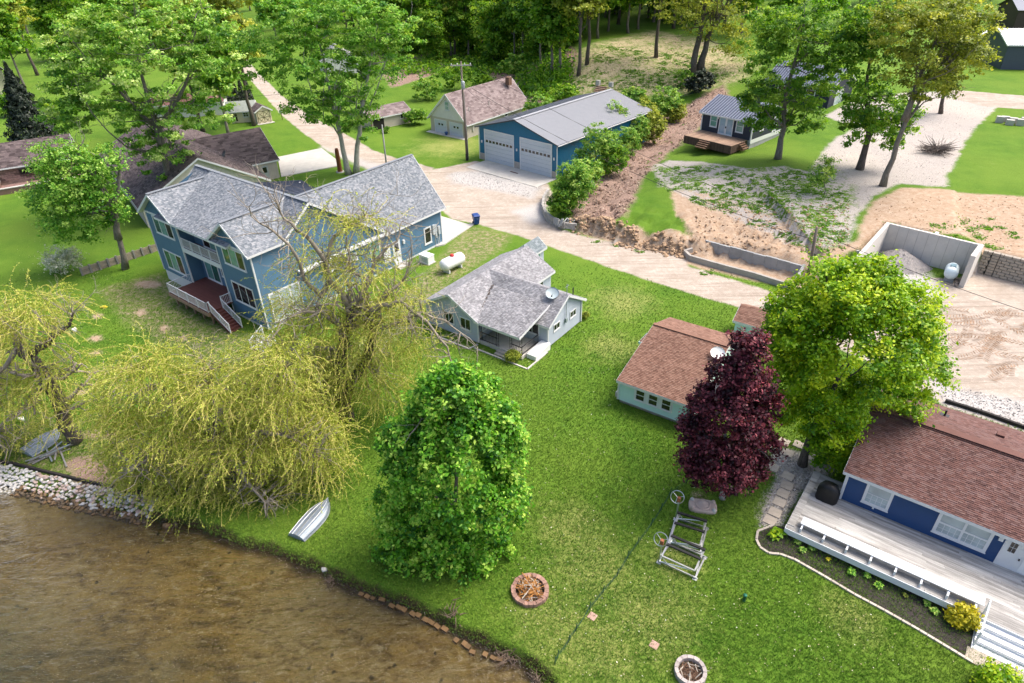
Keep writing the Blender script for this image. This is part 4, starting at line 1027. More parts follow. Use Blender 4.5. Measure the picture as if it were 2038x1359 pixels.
def navy_deck():
    t = thing('white_deck', 'long weathered white plank deck in front of the navy house', 'deck', (*NO, 0), YAW(-38))
    n = 29
    for i in range(n):
        y = .02 + i * .141
        segs = [0.02] + sorted(RNG.uniform(1.5, 12.5) for _ in range(2)) + [14.0]
        for s0, s1 in zip(segs[:-1], segs[1:]):
            b = MB(); b.cur = RNG.random() ** 1.3
            e = RNG.uniform(0, .006); b.box((s0, y, .70 + e), (s1 - .008, y + .134, .745 + e)); b.build('deck_board', MATS['deck_white'], t)
    for i in range(10):
        y = 4.13 + i * .141; b = MB(); b.cur = RNG.random(); b.box((.02, y, .70), (1.8, y + .134, .745)); b.build('deck_board', MATS['deck_white'], t)
    f = MB(); f.box((-.02, -.05, .34), (14, .0, .74)); f.box((-.04, -.0, .34), (.0, 5.5, .74)); f.build('fascia', MATS['paint_white'], t)
    pp = MB()
    for x in (.3, 2.4, 4.5, 6.6, 8.7): pp.box((x, .3, -.2), (x + .12, .42, .70))
    pp.build('support_post', MATS['wood_brown'], t)
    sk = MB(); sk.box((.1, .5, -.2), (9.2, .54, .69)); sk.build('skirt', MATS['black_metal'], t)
    # raised white seat plank along the lake side
    se = MB(); se.box((.62, .40, 1.10), (9.45, .70, 1.15)); se.box((.62, .71, 1.10), (9.45, 1.02, 1.15)); se.build('seat_plank', MATS['paint_white'], t)
    for i in range(8):
        x = .75 + i * 1.2; b = MB(); b.box((x - .05, .12, .745), (x + .05, .22, 1.02)); b.bar((x, .17, .98), (x, .55, 1.07), .09, .08); b.box((x - .05, .50, .745), (x + .05, .60, 1.10)); b.build('seat_bracket', MATS['paint_white'], t)
    c = MB()
    for k in range(5): c.box((-.02, .3 + k * 1.05, .748), (.38, 1.32 + k * 1.05, .80 if k != 2 else .79))
    c.build('edge_cap', MATS['deck_white'], t)
    for i in range(4):
        s = MB(); s.box((9.5, -.36 * (i + 1), .745 - .17 * (i + 1) - .06), (14, -.36 * i - .02, .745 - .17 * (i + 1))); s.box((9.5, -.36 * i - .04, .745 - .17 * (i + 1)), (14, -.36 * i - .01, .745 - .17 * i - .05)); s.build('stair_tread', MATS['paint_white'], t)
    sg = MB(); sg.poly((9.49, 0, .6), (9.49, -1.5, 0), (9.49, 0, 0)); sg.box((9.44, -1.5, -.05), (9.49, 0, .1)); sg.build('stringer', MATS['paint_white'], t)
    h = MB(); h.box((9.5, .25, .745), (9.58, .33, 1.75)); h.box((9.5, -1.25, .1), (9.58, -1.17, 1.05)); h.bar((9.54, .3, 1.72), (9.54, -1.25, 1.05), .07, .05); h.build('handrail', MATS['paint_white'], t)
navy_deck()

# ------------------------------------------------------------ blue pole barn
BO = (-4.06, 96.29)
def overhead_door(parent, a, b, s0, s1, z1, mat, wins, wz, ws, frame=.14, rows=8, name='garage_door'):
    W = wpt(a, b); d = MB()
    for i in range(rows):
        h = z1 / rows; wbox(d, W, s0, s1, .02 + i * h, (i + 1) * h - .015, .0, .05 + .006 * (i % 2))
    do = d.build(name, mat, parent)
    f = MB(); wbox(f, W, s0 - frame, s0, 0, z1 + frame, 0, .085); wbox(f, W, s1, s1 + frame, 0, z1 + frame, 0, .085); wbox(f, W, s0, s1, z1, z1 + frame, 0, .083); f.build('door_frame', MATS['white_trim'], do)
    for c in wins:
        g = MB(); x = s0 + (s1 - s0) * c; wbox(g, W, x - ws / 2, x + ws / 2, wz - ws * .38, wz + ws * .38, .05, .072); g.build('pane', MATS['glass_dark'], do)
    return do
def pole_barn():
    t = thing('blue_barn', 'blue metal pole barn with grey ribbed roof and two tall overhead doors', 'barn', (*BO, 0), YAW(-42.5))
    Wd, D, EZ, RZ = 14.4, 22.5, 4.75, 6.75
    m_ = MB(); B = MATS['barn_blue']
    def ribwall(a, b, poly, step=.3):
        W = wpt(a, b); m_.poly(*[W(s, z, .0) for s, z in poly])
        L = poly[1][0]; n = int(L / step)
        for i in range(1, n):
            s = L * i / n; top = EZ
            if len(poly) == 5: top = EZ + (RZ - EZ) * (1 - abs(s - L / 2) / (L / 2))
            wbox(m_, W, s - .025, s + .025, poly[0][1], top - .02, 0, .022)
    ribwall((0, 0), (Wd, 0), [(0, 0), (Wd, 0), (Wd, EZ), (Wd / 2, RZ), (0, EZ)]); ribwall((Wd, 0), (Wd, D), [(0, 0), (D, 0), (D, EZ), (0, EZ)])
    ribwall((Wd, D), (0, D), [(0, 0), (Wd, 0), (Wd, EZ), (Wd / 2, RZ), (0, EZ)]); ribwall((0, D), (0, 0), [(0, 0), (D, 0), (D, EZ), (0, EZ)])
    m_.build('wall', B, t)
    ro = MB(); rb = MB(); ov = .45; sl = (RZ - EZ) / (Wd / 2)
    A = [(-ov, D + ov, EZ - sl * ov + .1), (-ov, -ov, EZ - sl * ov + .1), (Wd / 2, -ov, RZ + .1), (Wd / 2, D + ov, RZ + .1)]
    Bp = [(Wd + ov, -ov, EZ - sl * ov + .1), (Wd + ov, D + ov, EZ - sl * ov + .1), (Wd / 2, D + ov, RZ + .1), (Wd / 2, -ov, RZ + .1)]
    slab(ro, A, .1); slab(ro, Bp, .1); r = ro.build('roof', MATS['metal_roof_grey'], t)
    n = 76
    for i in range(n + 1):
        y = -ov + (D + 2 * ov) * i / n
        rb.bar((-ov, y, EZ - sl * ov + .115), (Wd / 2, y, RZ + .115), .05, .03); rb.bar((Wd + ov, y, EZ - sl * ov + .115), (Wd / 2, y, RZ + .115), .05, .03)
    o = rb.build('roof_ribs', MATS['metal_roof_grey'], r); o['kind'] = 'stuff'
    c = MB(); c.bar((Wd / 2, -ov, RZ + .15), (Wd / 2, D + ov, RZ + .15), .5, .06); c.build('ridge_cap', M('cap_grey', (.34, .35, .37), .5, .05), r)
    e = MB(); e.bar((Wd + ov, -ov, EZ - sl * ov + .02), (Wd + ov, D + ov, EZ - sl * ov + .02), .1, .14); e.bar((-ov, -ov - .02, EZ - sl * ov + .04), (Wd / 2, -ov - .02, RZ + .04), .04, .16); e.bar((Wd + ov, -ov - .02, EZ - sl * ov + .04), (Wd / 2, -ov - .02, RZ + .04), .04, .16)
    e.build('eave_trim', M('trim_dark', (.05, .06, .08), .5), r)
    g = MB(); g.bar((Wd + ov + .08, -ov, EZ - sl * ov - .02), (Wd + ov + .08, D + ov, EZ - sl * ov - .02), .12, .1); g.build('gutter', MATS['white_trim'], t)
    for x, y in ((Wd + .1, -.1), (Wd + .1, D), (-.08, -.05)): g = MB(); g.tube([(x, y, EZ - .15), (x, y, 0)], .055); g.build('downspout', MATS['white_trim'], t)
    wins = [(.07 + .122 * i) for i in range(8)]
    overhead_door(t, (0, 0), (Wd, 0), 1.15, 6.6, 4.42, MATS['door_grey'], wins, 2.9, .46)
    overhead_door(t, (0, 0), (Wd, 0), 8.0, 13.45, 4.42, MATS['door_grey'], wins, 2.9, .46)
    for s0, s1 in ((.0, .98), (6.76, 7.84), (13.6, Wd)):
        st = MB(); W = wpt((0, 0), (Wd, 0)); k = 4
        for i in range(k):
            for j in range(3): wbox(st, W, s0 + (s1 - s0) * j / 3 + .01, s0 + (s1 - s0) * (j + 1) / 3 - .01, .02 + i * .24, .24 + i * .24, .0, .07 + .02 * RNG.random())
        st.build('stone_wainscot', M('stone_pale', (.50, .44, .40), .85, .25, 6), t)
    for s in (.5, 7.3, 14.0):
        l = MB(); W = wpt((0, 0), (Wd, 0)); wbox(l, W, s - .08, s + .08, 2.5, 2.85, .02, .16); l.build('wall_lamp', MATS['white_trim'], t)
    a = MB(); a.box((1.2, -4.25, -.1), (4.0, -.02, .05)); a.box((4.01, -4.25, -.1), (8.6, -.02, .052)); a.box((8.61, -4.25, -.1), (14.45, -.02, .05))
    ap = link_mesh('concrete_apron', a.v, a.f, MATS['concrete'], None); ap.location = (*BO, 0); ap.rotation_euler = (0, 0, YAW(-42.5)); tag(ap, 'clean concrete apron before the barn doors', None, None, 'structure')
    m2 = thing('floor_mat', 'small brown mat lying on the concrete apron before the barn', 'mat', cw(BO, -42.5, 8.2, -1.7, .056), YAW(-42.5)); MB().box((-.7, -.12, 0), (.7, .12, .03)).build('mat', M('mat_brown', (.12, .07, .05), .9), m2)
pole_barn()

# ------------------------------------------------------------ pale garage cottage and little shed beside it
GO = (-6.47, 106.93)
def garage_cottage():
    t = thing('garage_cottage', 'pale garage with two overhead doors below a steep mauve shingled roof', 'garage', (*GO, 0), YAW(-39.5))
    m_ = MB(); x0, D = -8.2, 16.0
    wall(m_, (x0, 0), (0, 0), [(0, 0), (8.2, 0), (8.2, 2.6), (0, 2.6)], .3, .012); wall(m_, (0, 0), (0, D), [(0, 0), (D, 0), (D, 2.6), (0, 2.6)], .3, .012)
    wall(m_, (0, D), (x0, D), [(0, 0), (8.2, 0), (8.2, 2.6), (4.1, 6.3), (0, 2.6)], .3, .012); wall(m_, (x0, D), (x0, 0), [(0, 0), (D, 0), (D, 2.6), (0, 2.6)], .3, .012)
    m_.build('wall', MATS['siding_tan'], t)
    g = MB(); wall(g, (x0, -.03), (0, -.03), [(0, 2.55), (8.2, 2.55), (4.1, 6.25)], .26, .03); g.build('gable_shakes', MATS['siding_white'], t)
    gable(t, x0, 0, 0, D, 2.6, 6.5, SH_MAUVE, MATS['white_trim'], .4, None, 'y', course=.3, tab=.6)
    wins = (.38, .64)
    overhead_door(t, (x0, 0), (0, 0), 1.05, 3.65, 2.1, MATS['door_grey'], wins, 1.45, .4, .08, 4); overhead_door(t, (x0, 0), (0, 0), 4.45, 7.2, 2.1, MATS['door_grey'], wins, 1.45, .4, .08, 4)
    window(t, (x0, -.05), (0, -.05), 3.6, 4.6, 3.9, 5.3, .12, (), (.5,), MATS['door_grey'], MATS['glass_teal'])
    window(t, (0, 0), (0, D), 9.5, 10.4, 1.5, 2.2, .1, glass=MATS['glass_dark']); window(t, (0, 0), (0, D), 14.3, 15.0, 1.5, 2.2, .1, glass=MATS['glass_dark'])
    b = MB(); W = wpt((0, 0), (0, D)); wbox(b, W, 1.2, 1.6, .9, 1.9, .02, .15); b.build('meter_box', MATS['concrete'], t)
    for y in (2.0, 7.0):
        v = MB(); v.tube([(-1.2, y, 3.4), (-1.2, y, 4.4)], .06); v.build('vent_pipe', MATS['concrete'], t)
    s = MB(); s.box((x0 - .3, -1.0, -.1), (.2, -.02, .06)); s.build('doorstep', MATS['concrete'], t)
    c = MB(); c.box((x0 + 5.2, D - 2.4, 5.6), (x0 + 6.0, D - 1.6, 6.9)); c.build('chimney', MATS['wood_brown'], t)
    p = thing('flower_pot', 'small blue pot standing by the doors of the pale garage', 'pot', cw(GO, -39.5, -4.15, -.6, .06)); q = MB(); q.lathe([(.16, 0), (.28, .35), (.3, .5), (.26, .5), (.2, .35)], 12); q.build('bowl', M('pot_blue', (.03, .09, .25), .4), p, True)
    s = thing('plain_shed', 'low tan shed with mauve roof left of the pale garage', 'shed', (-22.9, 112.9, 0), YAW(39))
    quadwalls(s, 0, 7.6, 0, 4.6, 0, 2.2, MATS['siding_tan'], .3, 'x', 3.2)
    gable(s, 0, 7.6, 0, 4.6, 2.2, 3.25, SH_MAUVE, MATS['white_trim'], .35, None, 'x', course=.3, tab=.6)
    window(s, (0, 0), (7.6, 0), 5.6, 6.3, 1.0, 1.9, .1, glass=MATS['glass_dark'])
    o = MB(); W = wpt((0, 0), (7.6, 0)); wbox(o, W, .3, 2.4, .02, 1.95, .0, .03); o.build('bay_shade_panel', M('bay_shade', (.02, .018, .016), .9), s)  # flat panel on the wall, its dark colour paints the shade inside an open bay
    pm = MB(); pm.box((-.2, -.35, 0), (-.05, -.2, 2.15)); pm.build('post', MATS['wood_brown'], s)
garage_cottage()

# ------------------------------------------------------------ dark tiny house on the gravel lot
TO = (28.24, 96.42)
def tiny_house():
    t = thing('tiny_house', 'small ink blue cabin with ribbed metal roof and white double doors', 'cabin', (*TO, 3.5), YAW(-49))
    L, D, EZ, RZ = 8.05, 8.2, 2.62, 4.2
    foundation(t, 0, L, 0, D, -1.3, .02, MATS['concrete_grey'])
    quadwalls(t, 0, L, 0, D, 0, EZ, MATS['siding_ink'], .25, 'x', RZ - .1)
    ro, A, B = gable(t, 0, L, 0, D, EZ + .05, RZ, None, MATS['metal_roof_dark'], .4, None, 'x', course=None, fascia=False)
    rb = MB()
    for P in (A, B):
        a, b, c, d = [np.asarray(p) for p in P]
        for i in range(21):
            f = i / 20; rb.bar(a + (b - a) * f + (0, 0, .03), d + (c - d) * f + (0, 0, .03), .10, .07)
    o = rb.build('roof_ribs', MATS['metal_roof_rib'], ro); o['kind'] = 'stuff'
    f = MB(); f.bar(np.array(A[0]) - (0, 0, .09), np.array(A[1]) - (0, 0, .09), .04, .2); f.bar(np.array(A[1]) - (0, 0, .09), np.array(A[2]) - (0, 0, .09), .04, .2); f.bar(np.array(A[0]) - (0, 0, .09), np.array(A[3]) - (0, 0, .09), .04, .2); f.bar(np.array(B[0]) - (0, 0, .09), np.array(B[3]) - (0, 0, .09), .04, .2); f.build('fascia', MATS['white_trim'], ro)
    corners(t, [(0, 0, 0, EZ), (L, 0, -.3, EZ), (L, D, -.3, EZ)], w=.16)
    for s in (1.35, 5.55): window(t, (0, 0), (L, 0), s, s + 1.2, .75, 2.45, .13, (), (.5,), glass=[MATS['glass_teal']])
    d = window(t, (0, 0), (L, 0), 2.85, 5.15, .05, 2.4, .14, (.5,), (), glass=MATS['glass_blue'], name='double_door', pw=.3)
    k = MB(); W = wpt((0, 0), (L, 0)); wbox(k, W, 3.93, 4.0, .95, 1.2, .06, .1); wbox(k, W, 4.03, 4.1, .95, 1.2, .06, .1); k.build('handle', MATS['black_metal'], d)
    l = MB(); wbox(l, W, 2.55, 2.72, 2.0, 2.25, .02, .14); l.build('wall_lamp', MATS['white_trim'], t)
    sk = MB(); W2 = wpt((L, 0), (L, D)); wbox(sk, W2, 0, D, -.5, .05, 0, .05); sk.build('skirt', MATS['white_trim'], t)
    window(t, (L, 0), (L, D), 2, 3, .9, 2.1, .12, (), (.5,), glass=MATS['glass_dark']); window(t, (L, 0), (L, D), 5.5, 6.5, .1, 2.2, .12, (), (.5,), glass=MATS['glass_pale'], name='side_door')
    k = thing('wooden_deck', 'low brown wooden deck with two sets of steps before the ink blue cabin', 'deck', (*TO, 3.5), YAW(-49))
    n = 54
    for i in range(n):
        x = 0 + i * .141; b = MB(); b.cur = RNG.random(); b.box((x, -4.0, -.05), (x + .132, -.03, RNG.uniform(-.004, .004))); b.build('deck_board', MATS['wood_deck'], k)
    s = MB()
    for i in range(56): s.cur = RNG.random(); s.box((i * .137, -4.03, -1.1), (i * .137 + .125, -3.99, -.06))
    for i in range(28): s.cur = RNG.random(); s.box((7.6, -3.95 + i * .137, -1.1), (7.64, -3.95 + i * .137 + .125, -.06)); s.box((-.04, -3.95 + i * .137, -1.1), (0, -3.95 + i * .137 + .125, -.06))
    s.build('skirt_boards', M('wood_dark', (.11, .065, .05), .8, .3, 3, tint=.25), k)['kind'] = 'stuff'
    for i in range(4): MB().box((2.7, -4.32 - .3 * i, -.23 - .19 * i), (4.4, -4.03 - .3 * i, -.18 - .19 * i)).box((2.7, -4.06 - .3 * i, -1.0), (4.4, -4.03 - .3 * i, -.19 - .19 * i)).build('step', MATS['wood_brown'], k)
    for i in range(3): MB().box((7.65 + .3 * i, -2.2, -.25 - .2 * i), (7.95 + .3 * i, -.9, -.2 - .2 * i)).box((7.65 + .3 * i, -2.2, -1.0), (7.68 + .3 * i, -.9, -.2 - .2 * i)).build('step', MATS['wood_brown'], k)
tiny_house()

# ------------------------------------------------------------ brown roofed house on the left
IO = (-30.8, 81.2)
def brown_house():
    t = thing('brown_roof_house', 'long low house with brown shingles and a pale brick gable behind the blue house', 'house', (*IO, 0), YAW(-54))
    D = 14.6; EZ, RZ = 2.9, 7.0
    m_ = MB(); wall(m_, (0, -D), (0, 0), [(0, 0), (D, 0), (D, EZ), (D / 2, RZ - .1), (0, EZ)], .22, .012)
    m_.build('gable_wall', M('brick_white', (.60, .55, .48), .8, .15, 4, grime=.2), t)
    w = MB(); wall(w, (-26, -D), (0, -D), [(0, 0), (26, 0), (26, EZ), (0, EZ)], .3, .012); wall(w, (0, 0), (-26, 0), [(0, 0), (26, 0), (26, EZ), (0, EZ)], .3, .012); wall(w, (-26, 0), (-26, -D), [(0, 0), (D, 0), (D, EZ), (D / 2, RZ - .1), (0, EZ)], .3, .012)
    w.build('wall', MATS['siding_tan'], t)
    for s in (3, 9, 15, 20): window(t, (-26, -D), (0, -D), s, s + 2.2, .8, 2.3, .1, (.5,), (), MATS['siding_tan'], MATS['glass_dark'])
    gable(t, -26, 0, -D, 0, EZ, RZ, SH_BROWN, MATS['white_trim'], .5, None, 'x', course=.28, tab=.6)
    w = MB(); x1 = -7.6
    wall(w, (x1, -3), (x1, 4), [(0, 0), (7, 0), (7, 2.8), (0, 2.8)], .3, .012); wall(w, (x1, 4), (-18.6, 4), [(0, 0), (11, 0), (11, 2.8), (5.5, 5.8), (0, 2.8)], .3, .012)
    w.build('wing_wall', MATS['siding_tan'], t)
    bt = MB(); W = wpt((x1, -3), (x1, 4))
    for i in range(24): wbox(bt, W, 7 - i * .28 - .03, 7 - i * .28 + .03, 0, 2.7, .01, .035)
    bt.build('battens', MATS['siding_tan'], t)
    sl = (5.8 - 2.8) / 5.5
    planes = [[(x1 + .35, -6, 2.8 - sl * .35), (x1 + .35, 4.4, 2.8 - sl * .35), (-13.1, 4.4, 5.8), (-13.1, -6, 5.8)], [(-18.95, 4.4, 2.8 - sl * .35), (-18.95, -6, 2.8 - sl * .35), (-13.1, -6, 5.8), (-13.1, 4.4, 5.8)]]
    fs = [(np.asarray(p, float), np.asarray(q, float)) for p, q in ((planes[0][0], planes[0][1]), (planes[0][1], planes[0][2]), (planes[1][0], planes[1][3]))]
    roof(t, planes, SH_BROWN, MATS['roof_edge_brown'], .28, .6, .15, fs)
    d = MB(); wbox(d, W, 4.7, 5.7, .05, 2.05, 0, .04); do = d.build('side_door', M('door_sage', (.42, .46, .44), .5), t); g = MB(); wbox(g, W, 4.95, 5.5, 1.1, 1.85, .03, .055); g.build('pane', MATS['glass_dark'], do)
brown_house()
dish('satellite_dish', 'dark satellite dish standing on the brown roof near its tan wing', cw(IO, -54, -7.0, -2.6, 4.2), YAW(-60), .6, M('dish_dark', (.10, .11, .12), .5), -.9)
M('stone_red', (.24, .15, .12), .9, .35, 4, grime=.2)
def stone_house():
    a = math.radians(30); o = np.array([-62.5, 93.6])
    t = thing('stone_house', 'low stone house with brown roof and brick chimney at the left edge', 'house', (*o, 0), a)
    quadwalls(t, -16, 0, 0, 8.4, 0, 2.7, MATS['stone_red'], .25, 'x', 4.6)
    gable(t, -16, 0, 0, 8.4, 2.7, 4.7, SH_BROWN, MATS['roof_edge_brown'], .6, None, 'x', course=.28, tab=.6)
    st = MB(); W = wpt((-16, 0), (0, 0))
    for i in range(9):
        for j in range(26):
            if 9 < j * .62 < 13.4 and i > 2: continue
            st.cur = RNG.random(); wbox(st, W, j * .62 + (i % 2) * .3 + .01, j * .62 + .60 + (i % 2) * .3, .02 + i * .28, .28 + i * .28, .0, .05 + .05 * RNG.random())
    st.build('stonework', M('stone_mixed', (.30, .20, .17), .9, .4, 5, tint=.5), t)['kind'] = 'stuff'
    window(t, (-16, -.1), (0, -.1), 9.3, 13.2, 1.0, 2.4, .1, (.25, .5, .75), glass=MATS['glass_dark'], mat=M('frame_brown', (.08, .05, .04), .6))
    ch = MB(); z = 3.6
    while z < 6.6: ch.box((-10.6 - .02 * RNG.random(), 4.6, z), (-8.9, 5.6 + .03 * RNG.random(), z + .19)); z += .21
    c = ch.build('chimney', MATS['stone_red'], t); MB().box((-10.2, 4.9, 6.6), (-9.3, 5.3, 7.1)).build('flue_cap', MATS['concrete'], c)
    p = MB(); p.box((-9.5, -4.4, -.1), (2.0, -.3, .12)); p.build('terrace', M('paver_red', (.26, .16, .14), .9, .25, 3), t)
    lw = MB(); lw.box((-9.5, -4.7, -.1), (2.2, -4.4, .75)); lw.box((-9.5, -4.7, -.1), (-9.2, -.3, .75)); lw.build('terrace_wall', MATS['stone_red'], t)
    cp = MB(); cp.box((-9.55, -4.76, .75), (2.25, -4.34, .85)); cp.box((-9.56, -4.3, .75), (-9.14, -.3, .85)); cp.build('coping', MATS['concrete'], t)
stone_house()
def far_houses():
    t = thing('khaki_house', 'khaki bungalow with white framed windows at the far left edge', 'house', (-124, 141, 0), YAW(24))
    quadwalls(t, 0, 17, 0, 9, 0, 3.9, M('siding_khaki', (.30, .31, .22), .7, .1), .3, 'x', 5.4); gable(t, 0, 17, 0, 9, 3.9, 5.5, SH_BROWN, MATS['roof_edge_brown'], .4, None, 'x', course=.4, tab=.9)
    for s in (3.5, 7.4, 12): window(t, (0, 0), (17, 0), s, s + 1.9, 1.7, 3.4, .22, (), (.5,), glass=MATS['glass_dark'])
    t = thing('grey_roof_house', 'small pale house with grey roof beyond the twin maple, by the track', 'house', (-42, 161, 0), YAW(20))
    quadwalls(t, 0, 8, 0, 8, 0, 3.2, MATS['siding_white'], .3, 'y', 5.6); gable(t, 0, 8, 0, 8, 3.2, 5.7, SH_GREY, MATS['white_trim'], .4, None, 'y', course=.4, tab=.8)
    window(t, (0, 0), (8, 0), 1.2, 2.4, 1, 2.2, .12, (), (.5,), glass=MATS['glass_dark']); window(t, (0, 0), (8, 0), 5.2, 6.4, 1, 2.2, .12, (), (.5,), glass=MATS['glass_dark'])
    q = T(1990, 138)
    t = thing('white_roof_house', 'dark grey metal building with a white roof at the right edge', 'building', q, YAW(-12))
    quadwalls(t, 0, 26, 0, 12, 0, 4.6, M('siding_slate', (.07, .085, .12), .5, .12), .4, 'x', 6.5); ro, A, B = gable(t, 0, 26, 0, 12, 4.6, 6.6, None, M('roof_white', (.78, .78, .76), .5, .05), .4, None, 'x', course=None, fascia=True)
    rb = MB()
    for i in range(60):
        f = i / 59
        for P in (A, B):
            a, b, c, d = [np.asarray(p) for p in P]; rb.bar(a + (b - a) * f + (0, 0, .03), d + (c - d) * f + (0, 0, .03), .08, .06)
    rb.build('roof_ribs', M('roof_white', (.78, .78, .76)), ro)['kind'] = 'stuff'
    wbw = MB(); W = wpt((0, 0), (26, 0)); wbox(wbw, W, 6, 6.4, .5, .9, 0, .05); wbw.build('vent', MATS['black_metal'], t)
    q = T(2022, 62)
    t = thing('brown_metal_building', 'dark brown building beyond the white roof at the upper right corner', 'building', q, YAW(-12))
    quadwalls(t, -1, 24, 0, 12, 0, 5.0, M('siding_brown', (.07, .05, .04), .7, .1), .4, 'x', 7.2); gable(t, -1, 24, 0, 12, 5.0, 7.3, None, MATS['metal_roof_dark'], .4, None, 'x', course=None, fascia=False)
    q = T(1938, 100)
    t = thing('white_roof_shed', 'low pale shed half hidden by the yellow green tree near the white roofed building', 'shed', q, YAW(-12))
    quadwalls(t, 0, 8, 0, 6, 0, 2.8, MATS['siding_white'], .3, 'x', 3.6); gable(t, 0, 8, 0, 6, 2.8, 3.7, None, M('roof_white', (.78, .78, .76)), .3, None, 'x', course=None, fascia=False)
    # garden sheds on the left
    t = thing('garden_shed', 'cream garden shed with pale green gable roof and paned door', 'shed', (-49.4, 120.0, 0), YAW(12))
    quadwalls(t, 0, 4.2, 0, 3.4, 0, 2.25, MATS['siding_cream'], .25, 'x', 3.3)
    gable(t, 0, 4.2, 0, 3.4, 2.3, 3.4, None, M('roof_sage', (.33, .36, .32), .6, .25, 2), .45, None, 'x', course=None)
    window(t, (0, 0), (4.2, 0), .5, 1.4, .2, 2.0, .1, (.5,), (.5, .75), MATS['siding_cream'], MATS['glass_dark'], 'shed_door'); window(t, (0, 0), (4.2, 0), 2.3, 3.3, .9, 1.9, .1, (.5,), (.5,), glass=MATS['glass_dark'])
    t = thing('cross_door_shed', 'cream shed with brown crossed double doors beside the track', 'shed', (-44.2, 118.9, 0), YAW(36))
    quadwalls(t, 0, 2.6, 0, 3.2, 0, 2.3, MATS['siding_cream'], .25, 'y', 3.0); gable(t, 0, 2.6, 0, 3.2, 2.3, 3.05, SH_BROWN, MATS['white_trim'], .3, None, 'y', course=.28, tab=.6)
    W = wpt((0, 0), (2.6, 0)); d = MB(); wbox(d, W, .2, 2.4, .05, 2.1, 0, .04); do = d.build('double_door', M('cream_light', (.72, .64, .42), .6), t)
    c = MB()
    for a, b in ((.2, 1.3), (1.3, 2.4)):
        for z0, z1 in ((.05, 1.05), (1.05, 2.1)):
            for p, q in (((a, z0), (b, z1)), ((a, z1), (b, z0)), ((a, z0), (b, z0)), ((a, z1), (b, z1)), ((a, z0), (a, z1)), ((b, z0), (b, z1))): c.bar(W(*p, .05), W(*q, .05), .09, .03)
    c.build('cross_braces', M('brace_brown', (.16, .11, .06), .7), do)
    r = MB(); r.box((-.2, -.7, 0), (2.8, -.02, .08)); r.build('doorstep', MATS['concrete'], t)
    t = thing('long_white_shed', 'long low white shed with a maroon roof beyond the brown roofed house', 'shed', (-64.5, 124.0, 0), YAW(12))
    quadwalls(t, 0, 12, 0, 5, 0, 2.6, MATS['siding_white'], .3, 'x', 3.6); gable(t, 0, 12, 0, 5, 2.6, 3.7, None, M('roof_maroon', (.16, .07, .06), .7, .2), .4, None, 'x', course=None)
    for x in (2, 6): window(t, (0, 0), (12, 0), x, x + 1.4, .9, 1.9, .1, (.5,), glass=MATS['glass_dark'])
far_houses()

# ================================================================== TREES
def ell3(px, py, rx, ry, y):
    """crown lobe seen at a pixel, standing at depth y: centre and radii in metres"""
    c = PV(px, py, y); w = (c - np.array([0, 0, CAM_H])) @ Fv; k = w / F_PX
    al = math.atan2(CAM_H - c[2], y); a, b = rx * k, ry * k
    rz = math.sqrt(max(b * b - (a * math.sin(al)) ** 2, (.5 * a) ** 2)) / max(math.cos(al), .4)
    return c, np.array([a, a * .9, rz])
def unit(v): return v / (np.linalg.norm(v, axis=-1, keepdims=True) + 1e-9)
def leaf_quads(rng, Cn, Nn, size, aspect=.6, fold=.25):
    n = len(Cn)
    d = unit(np.cross(Nn, unit(rng.normal(size=(n, 3))))); s = np.cross(Nn, d)
    Ls = size * rng.uniform(.65, 1.35, (n, 1)) / 2; W = Ls * aspect * rng.uniform(.8, 1.2, (n, 1))
    return np.stack([Cn - d * Ls, Cn + s * W + Nn * Ls * fold, Cn + d * Ls * 1.0 - Nn * Ls * fold * .6, Cn - s * W + Nn * Ls * fold], 1)
def crown_leaves(rng, ells, n, size, clump, per=40, inner=.45, flat=.6, aspect=.6, up=.9, low=.65):
    wts = np.array([np.prod(e[1]) ** .7 for e in ells]); wts /= wts.sum()
    k = max(3, n // per); ei = rng.choice(len(ells), k, p=wts)
    cc = np.array([e[0] for e in ells])[ei]; rr = np.array([e[1] for e in ells])[ei]
    d = unit(rng.normal(size=(k, 3))); d[:, 2] = np.where((d[:, 2] < -.2) & (rng.random(k) > low), -d[:, 2], d[:, 2])
    f = inner + (1 - inner) * rng.random((k, 1)) ** .6
    cl = cc + d * rr * f
    o = unit(d / rr)
    ci = rng.integers(0, k, n); csz = clump * rng.uniform(.6, 1.4, (k, 1))
    P = cl[ci] + rng.normal(size=(n, 3)) * csz[ci] * np.array([.55, .55, .55 * flat])
    Nn = unit(np.array([0, 0, up]) + .7 * o[ci] + .75 * rng.normal(size=(n, 3)))
    tint = np.clip(.49 + rng.normal(0, .20, k)[ci] + rng.normal(0, .19, n), 0, 1)
    return leaf_quads(rng, P, Nn, size, aspect), tint, cl
def limb(mb, rng, a, b, r0, r1, bend=.12, seg=6, n=6, sag=0.0):
    a, b = np.asarray(a, float), np.asarray(b, float); L = np.linalg.norm(b - a)
    off = rng.normal(size=3) * bend * L; P = []
    for i in range(seg + 1):
        t = i / seg; p = a + (b - a) * t + off * math.sin(math.pi * t) + np.array([0, 0, -sag * L * t * (1 - t) * 2])
        if 0 < i < seg: p = p + rng.normal(size=3) * .018 * L
        P.append(p)
    mb.tube(P, np.linspace(r0, r1, seg + 1), n); return P
def twigs(mb, rng, P, r, count, length, level=2, up=.3, n=4):
    for _ in range(count):
        i = rng.integers(max(1, len(P) // 3), len(P)); a = P[i]
        dr = P[i] - P[i - 1]; dr = dr / (np.linalg.norm(dr) + 1e-9)
        d = unit(dr * .8 + rng.normal(size=3) * .8 + np.array([0, 0, up])); L = length * rng.uniform(.5, 1.3)
        Q = limb(mb, rng, a, a + d * L, r, r * .35, .13, 4, n)
        if level > 1: twigs(mb, rng, Q, r * .5, 3, L * .55, level - 1, up, n)
